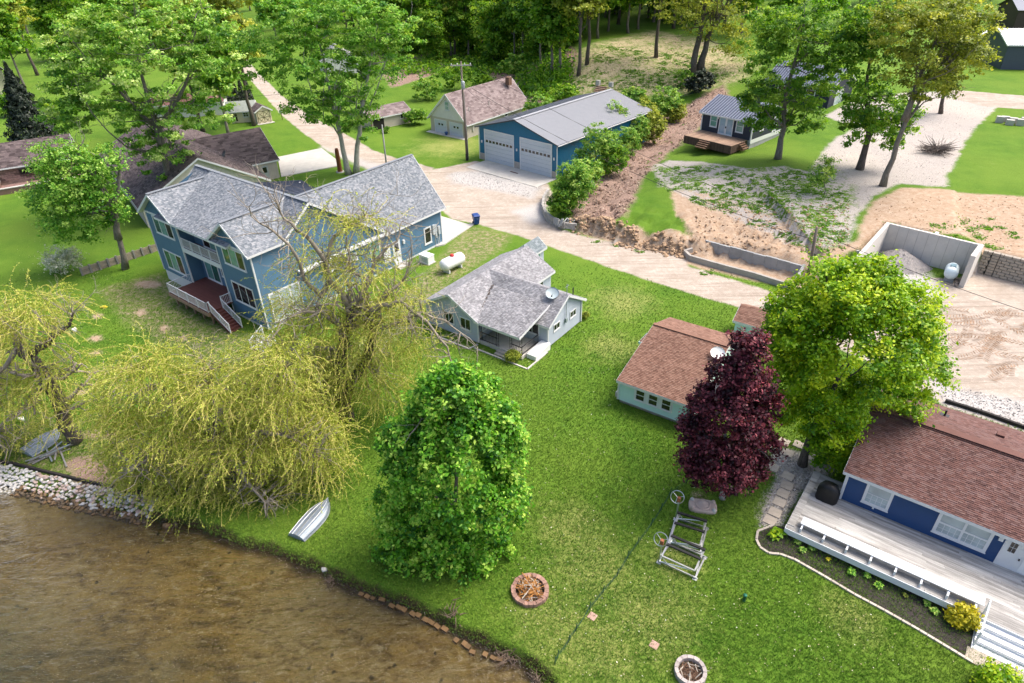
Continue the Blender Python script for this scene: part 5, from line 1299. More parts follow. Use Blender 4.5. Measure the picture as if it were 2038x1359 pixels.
def make_tree(name, label, cat, base, ells, mat, nleaf, size, clump, bark, r0, trunks=None, nlimb=14, group=None, seed=1, per=40, inner=.45, flat=.6, aspect=.6, bare=0, low=.65, y=None):
    rng = np.random.default_rng(seed); base = np.asarray(base, float)
    E3 = [e if isinstance(e[0], np.ndarray) else ell3(*e, y or base[1]) for e in ells]
    E3 = [(c - base, r) for c, r in E3]
    t = thing(name, label, cat, base, 0, group)
    q, tint, cl = crown_leaves(rng, E3, nleaf, size, clump, per, inner, flat, aspect, low=low)
    tm = MB(); lm = MB()
    top = max(E3, key=lambda e: e[0][2] + e[1][2] * .3)
    if trunks is None:
        trunks = [[np.array([0, 0, -.3]), np.array([0, 0, E3[0][0][2] * .35]), E3[0][0] * .75, top[0] + np.array([0, 0, top[1][2] * .4])]]
    tops = []
    for tr in trunks:
        tr = [np.asarray(p, float) for p in tr]; P = [tr[0]]
        for a, b in zip(tr[:-1], tr[1:]):
            for s in (.34, .67, 1.0): P.append(a + (b - a) * s + rng.normal(size=3) * .02 * np.linalg.norm(b - a) * (1 if s < 1 else 0))
        rr = [r0 * (1.35 if i == 0 else 1.08 if i == 1 else 1.0) * (1 - .78 * i / (len(P) - 1)) for i in range(len(P))]
        tm.tube(P, rr, 10); tops.append(P)
    for i in range(nlimb):
        P = tops[i % len(tops)]; j = rng.integers(len(P) // 3, len(P) - 1); a = P[j]
        k = np.argsort(((cl - a) ** 2).sum(1) + rng.random(len(cl)) * 20)[rng.integers(0, max(1, len(cl) // 2))]
        b = cl[k]
        if b[2] < a[2] - .5: b = b + (0, 0, a[2] - b[2])
        Q = limb(lm, rng, a, b, r0 * .38 * (1 - .6 * j / len(P)), r0 * .06, .1, 6, 6)
        twigs(lm, rng, Q, r0 * .07, 3, np.linalg.norm(b - a) * .35, 1)
    if bare:
        for P in tops: twigs(lm, rng, P, r0 * .16, bare, r0 * 9, 3)
    tm.build('trunk', bark, t, True, False)
    if lm.v: lm.build('branches', bark, t, True, False)
    quads_mesh('crown', q, mat, t, tint)
    return t
def pvl(pts, y, base):
    return [PV(px, py, y) - np.asarray(base) for px, py in pts]

# -- the nearest trees
b0 = G(897, 950, 6.0); b = (b0[0], b0[1], H1(*b0))
make_tree('round_tree', 'dense round bright green tree in the middle of the lawn, above the shore', 'tree', b,
          [(905, 950, 125, 175), (900, 820, 80, 62), (925, 775, 48, 38), (965, 850, 66, 66), (1000, 920, 46, 62), (985, 1010, 66, 70), (835, 930, 72, 85), (835, 1050, 84, 70), (800, 1100, 55, 44), (900, 1090, 84, 62), (960, 1090, 58, 50), (860, 860, 60, 52), (1010, 980, 38, 46), (790, 1010, 46, 52), (880, 1135, 50, 26), (990, 840, 46, 46), (850, 805, 52, 42), (950, 785, 52, 40), (900, 765, 58, 30), (1010, 880, 40, 46), (800, 880, 48, 60)],
          L_BRIGHT, 66000, .215, .30, BARK, .22, seed=3, per=46, inner=.62, flat=.9)
b = T(1438, 992)
make_tree('purple_maple', 'dark purple leaved maple between the mint cottage and the navy house', 'tree', b,
          [(1440, 850, 70, 115), (1485, 740, 44, 60), (1502, 685, 22, 30), (1440, 745, 34, 34), (1405, 800, 36, 40), (1500, 840, 40, 62), (1400, 880, 48, 44), (1440, 925, 74, 40), (1388, 925, 36, 34), (1520, 770, 22, 40), (1490, 930, 46, 34), (1370, 850, 22, 24), (1525, 890, 26, 34), (1470, 680, 16, 18), (1540, 800, 14, 18), (1365, 905, 18, 16), (1480, 690, 24, 26)],
          L_PURPLE, 40000, .20, .30, BARK_P, .17, seed=4, per=44, inner=.4, flat=.8)
b = T(1597, 925)
make_tree('yellow_green_maple', 'big yellow green maple beside the navy house and the sandy yard', 'tree', b,
          [(1690, 700, 150, 150), (1690, 585, 110, 75), (1600, 640, 85, 85), (1790, 640, 85, 85), (1820, 740, 62, 66), (1760, 790, 85, 62), (1630, 820, 90, 66), (1660, 880, 70, 38), (1560, 780, 55, 75), (1570, 690, 60, 60), (1640, 540, 45, 30), (1740, 545, 55, 35)],
          L_YELLOW, 76000, .21, .46, BARK_D, .26, seed=5, per=95, inner=.55, flat=.7)
# -- upper left maple and its neighbours
b = T(338, 424)
make_tree('silver_maple', 'tall spreading pale green maple behind the left end of the blue house', 'tree', b,
          [(260, 130, 185, 95), (150, 150, 85, 80), (395, 130, 85, 75), (300, 50, 140, 42), (180, 60, 90, 42), (200, 230, 95, 48), (335, 245, 110, 42), (120, 215, 60, 45), (420, 220, 55, 30), (440, 70, 45, 50), (320, 310, 85, 40)],
          L_MAPLE, 46000, .34, .62, BARK, .42, trunks=[pvl([(338, 424), (334, 350), (312, 258), (255, 200), (190, 130)], b[1], b), pvl([(338, 424), (335, 345), (308, 240), (282, 150), (270, 70)], b[1], b), pvl([(336, 390), (330, 330), (318, 255), (368, 170), (390, 60)], b[1], b)], nlimb=26, seed=6, per=75, inner=.25, flat=.4, bare=7)
b = T(250, 535)
make_tree('leaning_maple', 'smaller maple with mottled trunk by the low retaining fence left of the blue house', 'tree', b,
          [(150, 365, 80, 70), (120, 320, 55, 45), (150, 440, 70, 50), (205, 400, 55, 60), (95, 400, 45, 45), (215, 320, 38, 36)],
          L_MAPLE2, 20000, .26, .5, BARK, .30, trunks=[pvl([(250, 535), (236, 470), (222, 410), (180, 340), (150, 300)], b[1], b), pvl([(236, 475), (228, 420), (236, 360), (240, 300)], b[1], b)], nlimb=14, seed=7, per=30, inner=.3, flat=.5, bare=3)
b = T(700, 346)
make_tree('twin_maple', 'tall light green maple with two pale trunks behind the right wing of the blue house', 'tree', b,
          [(640, 130, 130, 80), (560, 90, 95, 65), (740, 110, 85, 70), (690, 215, 75, 45), (600, 30, 120, 40), (500, 130, 50, 50), (790, 70, 62, 55), (700, 30, 110, 40), (615, 210, 70, 40), (720, 255, 38, 28), (470, 90, 45, 45)],
          L_MAPLE2, 44000, .35, .62, BARK_P, .40, trunks=[pvl([(694, 346), (683, 300), (668, 232), (648, 150), (630, 50)], b[1], b), pvl([(709, 344), (711, 290), (720, 215), (735, 130), (750, 50)], b[1], b)], nlimb=24, seed=8, per=70, inner=.25, flat=.45, bare=4)
# -- right hand trees on the raised lot
b = T(1548, 316)
make_tree('fan_maple', 'green maple fanning up from a short trunk beside the ink blue cabin', 'tree', b,
          [(1570, 130, 95, 95), (1600, 55, 90, 55), (1530, 70, 60, 55), (1560, 215, 85, 52), (1630, 150, 55, 70), (1505, 195, 45, 38), (1590, 245, 55, 30), (1510, 240, 36, 24)],
          L_DARK, 24000, .34, .62, BARK, .40, nlimb=22, seed=9, per=60, inner=.25, flat=.5, bare=3)
b = T(1711, 337)
make_tree('ivy_maple', 'dark green full tree with a stout trunk on the gravel lot', 'tree', b,
          [(1725, 140, 58, 90), (1735, 50, 66, 55), (1740, 220, 70, 60), (1700, 255, 36, 40), (1770, 260, 40, 40), (1700, 90, 50, 60), (1800, 240, 30, 32)],
          L_DARK, 17000, .36, .6, BARK_D, .42, nlimb=12, seed=10, per=50, inner=.4, flat=.6)
b = T(1758, 370)
make_tree('leaning_tree', 'tall leaning tree with pale trunk and yellow green crown on the gravel lot', 'tree', b,
          [(1850, 110, 105, 80), (1900, 50, 90, 55), (1800, 60, 70, 55), (1860, 175, 70, 42), (1930, 110, 50, 50), (1840, 15, 100, 30)],
          L_OAK, 20000, .30, .65, BARK, .33, trunks=[pvl([(1757, 370), (1785, 285), (1815, 200), (1850, 110), (1875, 30)], b[1], b), pvl([(1800, 240), (1825, 165), (1870, 130), (1920, 90)], b[1], b)], nlimb=24, seed=11, per=55, inner=.2, flat=.45, bare=5)
b = T(1872, 226)
make_tree('slim_tree', 'slim dark trunked tree rising behind the leaning tree at the edge of the lot', 'tree', b,
          [(1895, 120, 38, 45), (1910, 60, 55, 45), (1880, 165, 30, 25)], L_OAK, 4000, .42, .8, BARK_D, .28, trunks=[pvl([(1872, 226), (1882, 170), (1893, 100), (1905, 40)], b[1], b)], nlimb=8, seed=12, inner=.2, bare=3)
b = T(1640, 388)
make_tree('sapling', 'thin green sapling on the gravelly slope', 'tree', b, [(1638, 350, 28, 30), (1648, 325, 18, 20), (1622, 362, 15, 15)], L_SHRUB, 2200, .2, .45, BARK, .05, nlimb=6, seed=13, inner=.1)
b = T(1391, 146)
make_tree('twin_oak', 'large dark oak with twin trunks and thin spring leaves on the rise', 'tree', b,
          [(1420, 35, 75, 48), (1350, 20, 60, 40), (1460, 60, 55, 50), (1400, -30, 110, 40), (1470, 100, 36, 24)],
          L_OAK, 8000, .45, 1.0, BARK_D, .62, trunks=[pvl([(1378, 147), (1392, 75), (1402, 10), (1400, -60)], b[1], b), pvl([(1393, 142), (1408, 75), (1432, 30), (1470, -20)], b[1], b)], nlimb=22, seed=14, per=24, inner=.1, flat=.4, bare=8)

# -- willows
def strands(rng, ells, n, L, drift, per=22, size=.17, high=.2):
    wts = np.array([np.prod(e[1]) ** .8 for e in ells]); wts /= wts.sum(); ei = rng.choice(len(ells), n, p=wts)
    cc = np.array([e[0] for e in ells])[ei]; rr = np.array([e[1] for e in ells])[ei]
    d = unit(rng.normal(size=(n, 3))); d[:, 2] = np.abs(d[:, 2]) * .9 + high - .25
    p = cc + d * rr * (rng.random((n, 1)) ** .5)
    v = unit(np.c_[d[:, :2], np.zeros(n)] * .9 + rng.normal(size=(n, 3)) * .45 + np.asarray(drift)); Ls = L * rng.uniform(.5, 1.4, (n, 1))
    S = 7; pts = [p]
    for i in range(S):
        v = unit(v + np.array([0, 0, -.17]) + rng.normal(size=(n, 3)) * .21 + np.asarray(drift) * .12); p = p + v * Ls / S; pts.append(p)
    pts = np.stack(pts, 1)
    w = unit(np.cross(np.diff(pts, axis=1), unit(rng.normal(size=(n, 1, 3))))) * .010
    A, B = pts[:, :-1], pts[:, 1:]
    rib = np.stack([A - w, A + w, B + w * .8, B - w * .8], 2).reshape(-1, 4, 3)
    t = rng.random((n, per)) * .97 * S; i = t.astype(int); f = (t - i)[..., None]
    idx = np.arange(n)[:, None]
    c = pts[idx, i] * (1 - f) + pts[idx, i + 1] * f; dr = unit(pts[idx, i + 1] - pts[idx, i])
    ld = unit(dr * .7 + rng.normal(size=c.shape) * .6 + np.array([0, 0, -.2])); sd = unit(np.cross(ld, rng.normal(size=c.shape))); Lz = size * rng.uniform(.5, 1.4, c.shape[:2])[..., None]
    lq = np.stack([c, c + ld * Lz * .45 + sd * Lz * .2, c + ld * Lz, c + ld * Lz * .45 - sd * Lz * .2], 2).reshape(-1, 4, 3)
    st = np.repeat(rng.normal(0, .17, n)[:, None], per, 1)
    tint = np.clip(.5 + st + rng.normal(0, .15, (n, per)), 0, 1).ravel()
    return rib, lq, tint, pts
def willow(name, label, base, limbs, ells, n, L, drift, seed, r0=.3, tw=10, per=22, size=.17, dead=None):
    rng = np.random.default_rng(seed); base = np.asarray(base, float)
    t = thing(name, label, 'tree', base)
    E3 = []
    for e in ells:
        c, r = ell3(*e[:4], base[1] + (e[4] if len(e) > 4 else 0)); E3.append((c - base, r))
    tm, lm = MB(), MB(); ALL = []
    for k, (pts, ra, rb, dy) in enumerate(limbs):
        P = [PV(px, py, base[1] + dy * i / max(1, len(pts) - 1)) - base for i, (px, py) in enumerate(pts)]
        Q = [P[0]]
        for a, b2 in zip(P[:-1], P[1:]):
            for s in (.34, .67, 1.0): Q.append(a + (b2 - a) * s + rng.normal(size=3) * .035 * np.linalg.norm(b2 - a) * (1 if s < 1 else 0))
        (tm if k < 2 else lm).tube(Q, np.linspace(ra, rb, len(Q)), 8)
        ALL.append((Q, ra)); twigs(lm, rng, Q, max(.035, rb * .6), tw, 2.2, 3, .25)
    rib, lq, tint, pts = strands(rng, E3, n, L, drift, per, size)
    ends = np.array([p for Q, _ in ALL for p in Q[len(Q) // 3:]])
    for i in rng.choice(len(pts), min(len(pts), n // 14), replace=False):
        a = ends[np.argmin(((ends - pts[i, 0]) ** 2).sum(1))]; limb(lm, rng, a, pts[i, 0], .045, .014, .12, 5, 4)
    tm.build('trunk', BARK_D, t, True, False); lm.build('branches', TWIG, t, True, False)
    quads_mesh('hanging_twigs', rib, TWIG_Y, t); quads_mesh('leaves', lq, L_WILLOW, t, tint)
    return t
b = T(690, 832)
willow('weeping_willow', 'large weeping willow with bare twisting limbs before the blue house', b,
       [([(692, 836), (676, 780), (680, 720), (688, 660), (700, 610)], .55, .26, 0), ([(690, 790), (728, 720), (742, 660), (736, 620)], .40, .22, 1),
        ([(700, 615), (655, 560), (648, 520), (610, 470), (565, 435), (548, 395)], .24, .03, -1.5), ([(655, 560), (640, 590), (610, 560), (590, 510), (545, 460), (500, 430)], .2, .03, -3), ([(648, 525), (665, 470), (700, 440), (740, 430)], .14, .03, 2),
        ([(700, 612), (735, 560), (745, 520), (790, 480), (800, 440)], .2, .03, 2), ([(736, 625), (775, 580), (800, 560), (820, 520)], .18, .03, 1), ([(736, 625), (760, 605), (800, 600), (850, 640), (890, 690), (905, 740)], .2, .025, -2),
        ([(740, 660), (800, 640), (840, 620), (900, 650), (950, 690)], .15, .02, -1), ([(680, 700), (620, 690), (570, 700), (540, 740)], .16, .03, -2), ([(688, 660), (640, 620), (600, 620), (560, 640)], .16, .03, -3), ([(735, 560), (700, 540), (690, 490), (680, 430)], .13, .02, 1)],
       [(660, 640, 85, 60), (760, 655, 60, 62), (700, 720, 95, 60), (590, 610, 60, 45), (720, 540, 75, 45), (630, 520, 60, 40), (760, 780, 62, 60), (590, 720, 75, 45), (650, 440, 60, 32), (730, 450, 48, 28), (630, 800, 70, 50), (545, 680, 50, 40), (840, 700, 40, 50), (560, 790, 90, 60), (620, 760, 80, 60), (800, 600, 50, 45)],
       3500, 2.2, (-.2, -.1, 0), 21, tw=15, per=30, size=.12)
b = T(455, 965)
willow('spreading_willow', 'low spreading golden willow drooping over the shore lawn', b,
       [([(470, 985), (455, 930), (440, 880), (430, 830)], .42, .2, 0), ([(440, 880), (380, 830), (330, 780), (300, 730)], .22, .04, 2), ([(430, 830), (470, 790), (520, 760), (560, 740)], .2, .04, 2), ([(440, 880), (520, 860), (580, 870), (620, 900)], .2, .04, -1), ([(435, 850), (370, 880), (310, 900), (270, 930)], .2, .04, -2), ([(440, 880), (480, 940), (520, 990), (530, 1030)], .16, .03, -3), ([(430, 835), (420, 780), (410, 720)], .15, .03, 2)],
       [(300, 735, 85, 55), (420, 770, 95, 60), (540, 790, 80, 60), (330, 850, 100, 70), (470, 870, 120, 75), (600, 880, 80, 60), (400, 950, 90, 60), (520, 970, 85, 65), (300, 930, 62, 55), (500, 1050, 48, 34), (640, 860, 50, 55), (620, 960, 60, 45), (240, 820, 45, 60), (600, 1005, 42, 36), (640, 925, 60, 45), (560, 720, 70, 45), (250, 900, 45, 50)],
       5400, 1.9, (-.3, -.2, 0), 22, tw=9, per=32, size=.125)
b = T(148, 880)
willow('left_willow', 'old bent willow with a broken stub at the left shore', b,
       [([(152, 884), (125, 820), (95, 760), (70, 720), (38, 692)], .5, .30, 0), ([(60, 705), (85, 690), (110, 665), (138, 648), (146, 622)], .26, .05, 0), ([(38, 692), (10, 730), (-30, 780)], .2, .05, -1), ([(95, 760), (60, 800), (20, 830), (-20, 860)], .2, .04, -2), ([(40, 690), (20, 650), (-20, 620)], .2, .04, 2), ([(125, 820), (170, 800), (210, 790)], .13, .03, 0)],
       [(40, 660, 85, 45), (30, 780, 90, 55), (10, 860, 70, 55), (110, 740, 70, 50), (140, 820, 55, 45), (60, 620, 80, 30), (-60, 760, 80, 90), (20, 920, 40, 35)],
       1900, 2.0, (-.15, -.1, 0), 23, tw=9, per=28, size=.12)

# -- conifers and hedges
def conifer(name, label, cat, base, h, r, n, mat, size, seed, group=None, tiers=True):
    rng = np.random.default_rng(seed); t = thing(name, label, cat, base, 0, group)
    f = rng.random(n) ** .7; ang = rng.random(n) * 2 * math.pi; z = h * (1 - f) * .94 + h * .05
    lob = 1 + .22 * np.sin(ang * 5 + z * 2.2) + (.18 * np.sin(z * 5.5) if tiers else 0); rad = r * f * lob * rng.uniform(.35, 1, n) ** .5
    P = np.c_[rad * np.cos(ang), rad * np.sin(ang), z - rad * .25 + rng.normal(0, .1, n)]
    o = np.c_[np.cos(ang), np.sin(ang), np.full(n, .5)]
    quads_mesh('crown', leaf_quads(rng, P, unit(o + rng.normal(size=(n, 3)) * .6), size, .4), mat, t, np.clip(rng.normal(.45, .2, n), 0, 1))
    MB().tube([(0, 0, -.2), (0, 0, h * .5), (0, 0, h * .92)], [r * .09 + .05, r * .06 + .03, .02], 8).build('trunk', BARK_D, t)
    return t
b = T(78, 292)
conifer('spruce_tree', 'dark conical spruce by the brick chimney on the left', 'tree', b, 13, 4.2, 9000, L_SPRUCE, .55, 31)
for i, (px, py) in enumerate(((452, 206), (463, 204), (474, 202), (486, 200), (498, 198))):
    conifer('arborvitae', ('first', 'second', 'third', 'fourth', 'last')[i] + ' from the left in the row of narrow dark arborvitae behind the garden sheds', 'tree', T(px, py + 6), 5.2, 1.0, 900, L_SPRUCE, .4, 40 + i, 'arborvitae row behind the garden sheds', False)

# -- shrubs
def shrub(name, label, cat, px, py, rx, ry, mat, n, size, seed, group=None, clump=.35, bark=TWIG, base=None, nl=5, inner=.3):
    b = T(px, py + ry * .8) if base is None else base
    return make_tree(name, label, cat, b, [(px, py, rx * .8, ry * .85), (px - rx * .45, py + ry * .2, rx * .5, ry * .55), (px + rx * .4, py - ry * .1, rx * .55, ry * .6)], mat, n, size, clump, bark, .05, nlimb=nl, group=group, seed=seed, inner=inner, per=24)
SH = 'shrubs growing between the barn and the bank'
shrub('sumac_bush', 'round green bush inside the curved block wall by the barn apron', 'bush', 1140, 372, 46, 62, L_SHRUB, 6500, .27, 51, SH)
shrub('sumac_bush', 'broad green bush leaning against the right side of the barn', 'bush', 1190, 300, 52, 62, L_SHRUB, 7000, .28, 52, SH)
shrub('sumac_bush', 'tall feathery pale bush rising above the barn eave', 'bush', 1222, 248, 36, 56, L_SHRUB, 5000, .30, 53, SH)
shrub('sumac_bush', 'bronze tinted bush at the far right corner of the barn', 'bush', 1282, 235, 34, 50, L_OAK, 3600, .3, 54, SH)
shrub('sumac_bush', 'bright green bush at the top of the shrub row, nearest the rise', 'bush', 1322, 205, 38, 42, L_SHRUB, 4500, .32, 55, SH)
for i, (x, y, rx, ry, mt_, lb) in enumerate(((1165, 350, 40, 44, L_SHRUB, 'green bush just behind the one inside the curved wall'), (1218, 318, 36, 40, L_DARK, 'dark bush in the middle of the shrub row by the barn'), (1245, 285, 32, 42, L_SHRUB, 'feathery bush below the bronze one by the barn'), (1300, 255, 28, 40, L_OAK, 'olive bush under the bright one at the top of the shrub row'), (1120, 400, 34, 34, L_DARK, 'low dark bush against the curved block wall'), (1268, 262, 28, 40, L_SHRUB, 'pale bush between the feathery and the olive one'), (1345, 225, 22, 22, L_OAK, 'small olive bush at the upper end of the shrub row'))):
    shrub('sumac_bush', lb, 'bush', x, y, rx, ry, mt_, 4200, .27, 120 + i, SH)
shrub('juniper_bush', 'very dark dense bush at the foot of the twin oak', 'bush', 1392, 163, 34, 28, L_SPRUCE, 3500, .4, 56)
shrub('grey_bush', 'grey green loose bush left of the dark bush on the rise', 'bush', 1362, 152, 22, 26, L_SHRUB, 1500, .35, 57)
shrub('lilac_bush', 'round dark green bush between the tan shed and the pale garage', 'bush', 826, 232, 26, 20, L_DARK, 2600, .32, 58)
shrub('small_bush', 'small dark bush before the open end of the tan shed', 'bush', 768, 258, 8, 8, L_DARK, 500, .25, 59)
shrub('foundation_shrub', 'clipped olive shrub beside the porch steps of the grey cottage', 'bush', 1020, 708, 17, 14, L_GOLD if False else L_OAK, 2600, .10, 60, None, .16, inner=.7)
shrub('foundation_shrub', 'small olive shrub at the far right corner of the grey cottage', 'bush', 1164, 627, 8, 9, L_OAK, 900, .11, 61, None, .16)
shrub('white_shrub', 'white flowering shrub on the lawn left of the blue house', 'bush', 122, 516, 42, 34, L_WHITE, 2600, .2, 62, None, .45)
shrub('left_bush', 'green bush at the left edge above the stone house', 'bush', 12, 205, 32, 34, L_DARK, 2600, .42, 63)
shrub('left_bush', 'dark hedge bush behind the spruce on the left', 'bush', 125, 218, 44, 24, L_FOREST, 2600, .45, 64)
for i, (px, py, r, q) in enumerate(((1070, 215, 40, 38), (1120, 190, 34, 26), (1020, 130, 30, 30), (960, 170, 26, 26), (1260, 190, 30, 20), (905, 150, 40, 36), (850, 175, 36, 30))):
    shrub('wild_bush', ('big bush right of the pale garage roof', 'low bush below the woodland stairs', 'bush at the wood edge above the pale garage', 'bush behind the pale garage roof ridge', 'low bush right of the woodland stairs', 'grey bush left of the pale garage gable', 'loose bush above the tan shed')[i], 'bush', px, py, r, q, (L_SHRUB, L_FOREST)[i % 2], 2200, .42, 70 + i, 'wild bushes at the wood edge')

# -- the wood behind: single trees from a few kinds
FK = []
def forest_tree(kind, base, scale, rz, label, group='trees of the wood behind the barn'):
    if kind >= len(FK) or FK[kind] is None:
        pass
    return dup(FK[kind], base, rz, label, group, scale)
def forest_kind(seed, h, r, lo, n, mat, bark, r0, size, name='woodland_tree', flat=.5, inner=.2):
    rng = np.random.default_rng(seed); E = []
    for i in range(6):
        f = lo + (1 - lo) * (i + .5) / 6; a = rng.random() * 6.3; d = r * .45 * rng.random()
        E.append((np.array([d * math.cos(a), d * math.sin(a), h * f]), np.array([r * (1.05 - .6 * abs(f - .6)), r * (1.05 - .6 * abs(f - .6)), h * (1 - lo) * .17])))
    t = make_tree(name, 'x', 'tree', (0, 0, 0), [(np.array(c), rr) for c, rr in E], mat, n, size, 1.0, bark, r0, trunks=[[(0, 0, -.4), (.1, 0, h * .3), (-.1, .1, h * .6), (.1, 0, h * .95)]], nlimb=14, seed=seed, per=26, inner=inner, flat=flat)
    return t
kinds = [forest_kind(101, 22, 5.0, .28, 7500, L_FOREST, BARK, .30, .75), forest_kind(102, 20, 4.2, .38, 6000, L_DARK, BARK, .26, .75), forest_kind(103, 24, 4.6, .45, 4600, L_OAK, BARK_D, .34, .75, inner=.1), forest_kind(104, 13, 4.2, .06, 7500, L_FOREST, BARK, .2, .7)]
FK.extend(kinds)
rng = np.random.default_rng(77)
WOOD = []
for px, py, k, s in ((1151, 150, 2, 1.0), (1168, 128, 2, 1.05), (1097, 146, 0, 1.0), (1306, 114, 2, 1.05), (1040, 120, 1, 1.0), (1000, 108, 0, 1.0), (960, 100, 1, 1.05), (925, 108, 3, 1.1), (905, 116, 2, .95), (870, 96, 0, 1.0), (835, 108, 3, 1.1), (800, 92, 0, 1.0), (770, 78, 3, 1.2), (1070, 112, 3, 1.0), (1120, 96, 0, 1.0),
                     (1210, 62, 1, 1.0), (1250, 66, 0, .95), (1270, 58, 1, 1.0), (1340, 56, 2, 1.0), (1355, 48, 1, 1.0), (1385, 50, 0, 1.0), (1190, 76, 0, .9), (1230, 48, 2, 1.0), (1300, 44, 0, 1.0), (1320, 40, 3, 1.1), (1440, 60, 2, 1.0), (1475, 66, 0, .9), (1500, 56, 1, 1.0), (1150, 70, 1, 1.0), (1080, 76, 0, 1.0), (1030, 74, 2, 1.0), (980, 70, 0, 1.05), (930, 66, 1, 1.0), (890, 60, 0, 1.0), (850, 52, 3, 1.2), (740, 56, 0, .9)):
    WOOD.append((px, py, k, s))
for px in range(768, 1135, 44):                       # the dark near edge of the wood, left of the meadow
    WOOD.append((px + rng.uniform(-10, 10), 104 + 30 * (px - 768) / 370 + rng.uniform(-8, 12), int(rng.choice([3, 3, 0, 1])), rng.uniform(.8, 1.1)))
    WOOD.append((px + rng.uniform(-10, 10), 74 + 20 * (px - 768) / 370 + rng.uniform(-8, 8), int(rng.choice([3, 0, 0, 1])), rng.uniform(.9, 1.15)))
for row, (y0, yy) in enumerate(((30, 1.0), (14, 1.05), (0, 1.05), (-14, 1.1))):
    for px in range(720, 1560, 52):
        WOOD.append((px + rng.uniform(-18, 18), y0 + rng.uniform(-6, 6), int(rng.choice([0, 1, 0, 2, 3])), yy * rng.uniform(.85, 1.15)))
KN = ('full green tree', 'grey trunked tree', 'thin olive leaved tree', 'low bushy tree')
first = [True] * 4
def where(px, py):
    if py < 36: return ' deep in the wood at the upper edge, ' + ('above the pale garage' if px < 960 else 'above the barn' if px < 1230 else 'above the twin oak' if px < 1420 else 'behind the fan maple')
    return ' in the wood behind the pale garage' if px < 960 else ' in the wood along the left side of the meadow' if px < 1180 else ' in the wood at the back of the meadow' if px < 1400 else ' in the wood right of the twin oak'
for px, py, k, s in WOOD:
    p = T(px, py)
    if first[k]:
        o = FK[k]; o.location = tuple(map(float, p)); o.scale = (s, s, s); o['label'] = KN[k] + where(px, py); o['group'] = 'trees of the wood behind the barn'; first[k] = False
    else: forest_tree(k, p, s, rng.uniform(0, 6.28), KN[k] + where(px, py))
for px, py, k, s, lb in ((405, 262, 2, .95, 'tall grey trunked oak nearest the long white shed'), (456, 270, 1, .95, 'slim grey trunked tree left of the garden shed'), (506, 250, 2, .95, 'thick trunked oak between the garden shed and the crossed door shed'), (432, 190, 2, .9, 'thin oak behind the long white shed'), (50, 175, 1, 1.0, 'tall tree with bare lower trunk by the khaki house'), (75, 150, 2, 1.0, 'thin leaved tree above the khaki house'),
                         (140, 120, 0, 1.0, 'full green tree above the spruce'), (225, 110, 3, 1.2, 'bushy tree high behind the silver maple'), (20, 105, 0, 1.0, 'green tree in the upper left corner'), (300, 95, 2, 1.0, 'thin oak seen over the silver maple'), (545, 60, 0, .9, 'green tree right of the far end of the track'), (640, 70, 3, 1.1, 'bushy tree left of the grey roofed house'), (690, 60, 1, 1.0, 'dark tree behind the grey roofed house'), (350, 60, 1, 1.0, 'dark tree left of the far end of the track'), (180, 60, 2, 1.0, 'far thin oak in the upper left'), (100, 50, 1, 1.0, 'far dark tree in the upper left'), (260, 40, 0, 1.0, 'far green tree left of the track'), (600, 30, 0, 1.0, 'far green tree right of the track'),
                         (1640, 70, 0, 1.0, 'green tree behind the fan maple'), (1700, 50, 1, 1.0, 'dark tree behind the dark green full tree'), (1780, 40, 0, 1.0, 'green tree far behind the leaning tree'), (1560, 40, 3, 1.1, 'bushy tree behind the fan maple'), (1880, 30, 1, .9, 'dark tree left of the white roofed building'), (1998, 28, 2, .9, 'thin tree with dark trunk beside the brown metal building')):
    forest_tree(k, T(px, py), s, rng.uniform(0, 6.28), lb, 'trees around the far houses')
for i in range(34):
    px = rng.uniform(-80, 380) if i < 22 else rng.uniform(520, 760); py = rng.uniform(40, 125) if i < 22 else rng.uniform(20, 90)
    forest_tree(int(rng.choice([0, 1, 2, 3])), T(px, py), rng.uniform(.85, 1.15), rng.uniform(0, 6.28), 'green tree standing in the wood of the upper left' if i < 22 else 'green tree beyond the twin maple near the track', 'trees of the wood on the upper left' if i < 22 else 'trees beyond the twin maple')
def rear_house():
    t = thing('dark_house', 'larger ink blue house with ribbed metal roof hidden behind the fan maple', 'house', T(1522, 196), YAW(-49))
    quadwalls(t, 0, 11, 0, 8, 0, 3.4, MATS['siding_ink'], .3, 'x', 5.6); ro, A, B = gable(t, 0, 11, 0, 8, 3.4, 5.7, None, MATS['metal_roof_dark'], .4, None, 'x', course=None)
    rb = MB()
    for P in (A, B):
        a, b, c, d = [np.asarray(p) for p in P]
        for i in range(28): f = i / 27; rb.bar(a + (b - a) * f + (0, 0, .03), d + (c - d) * f + (0, 0, .03), .10, .07)
    rb.build('roof_ribs', MATS['metal_roof_rib'], ro)['kind'] = 'stuff'
    for s_ in (2, 7): window(t, (0, 0), (11, 0), s_, s_ + 1.6, 1.0, 2.6, .13, (), (.5,), glass=MATS['glass_dark'])
    window(t, (11, 0), (11, 8), 2, 4.5, .2, 2.6, .15, (.5,), glass=MATS['glass_pale'], name='patio_door')
rear_house()
for i in range(16):
    px = rng.uniform(-60, 700); py = rng.uniform(-8, 26); forest_tree(int(rng.choice([0, 1, 3])), T(px, py), 1.0, rng.uniform(0, 6.28), 'distant green tree along the top of the view on the left', 'distant trees on the left')
for i in range(12):
    px = rng.uniform(1560, 2080); py = rng.uniform(-10, 14); forest_tree(int(rng.choice([0, 1, 3])), T(px, py), 1.0, rng.uniform(0, 6.28), 'distant green tree along the top of the view on the right', 'distant trees on the right')

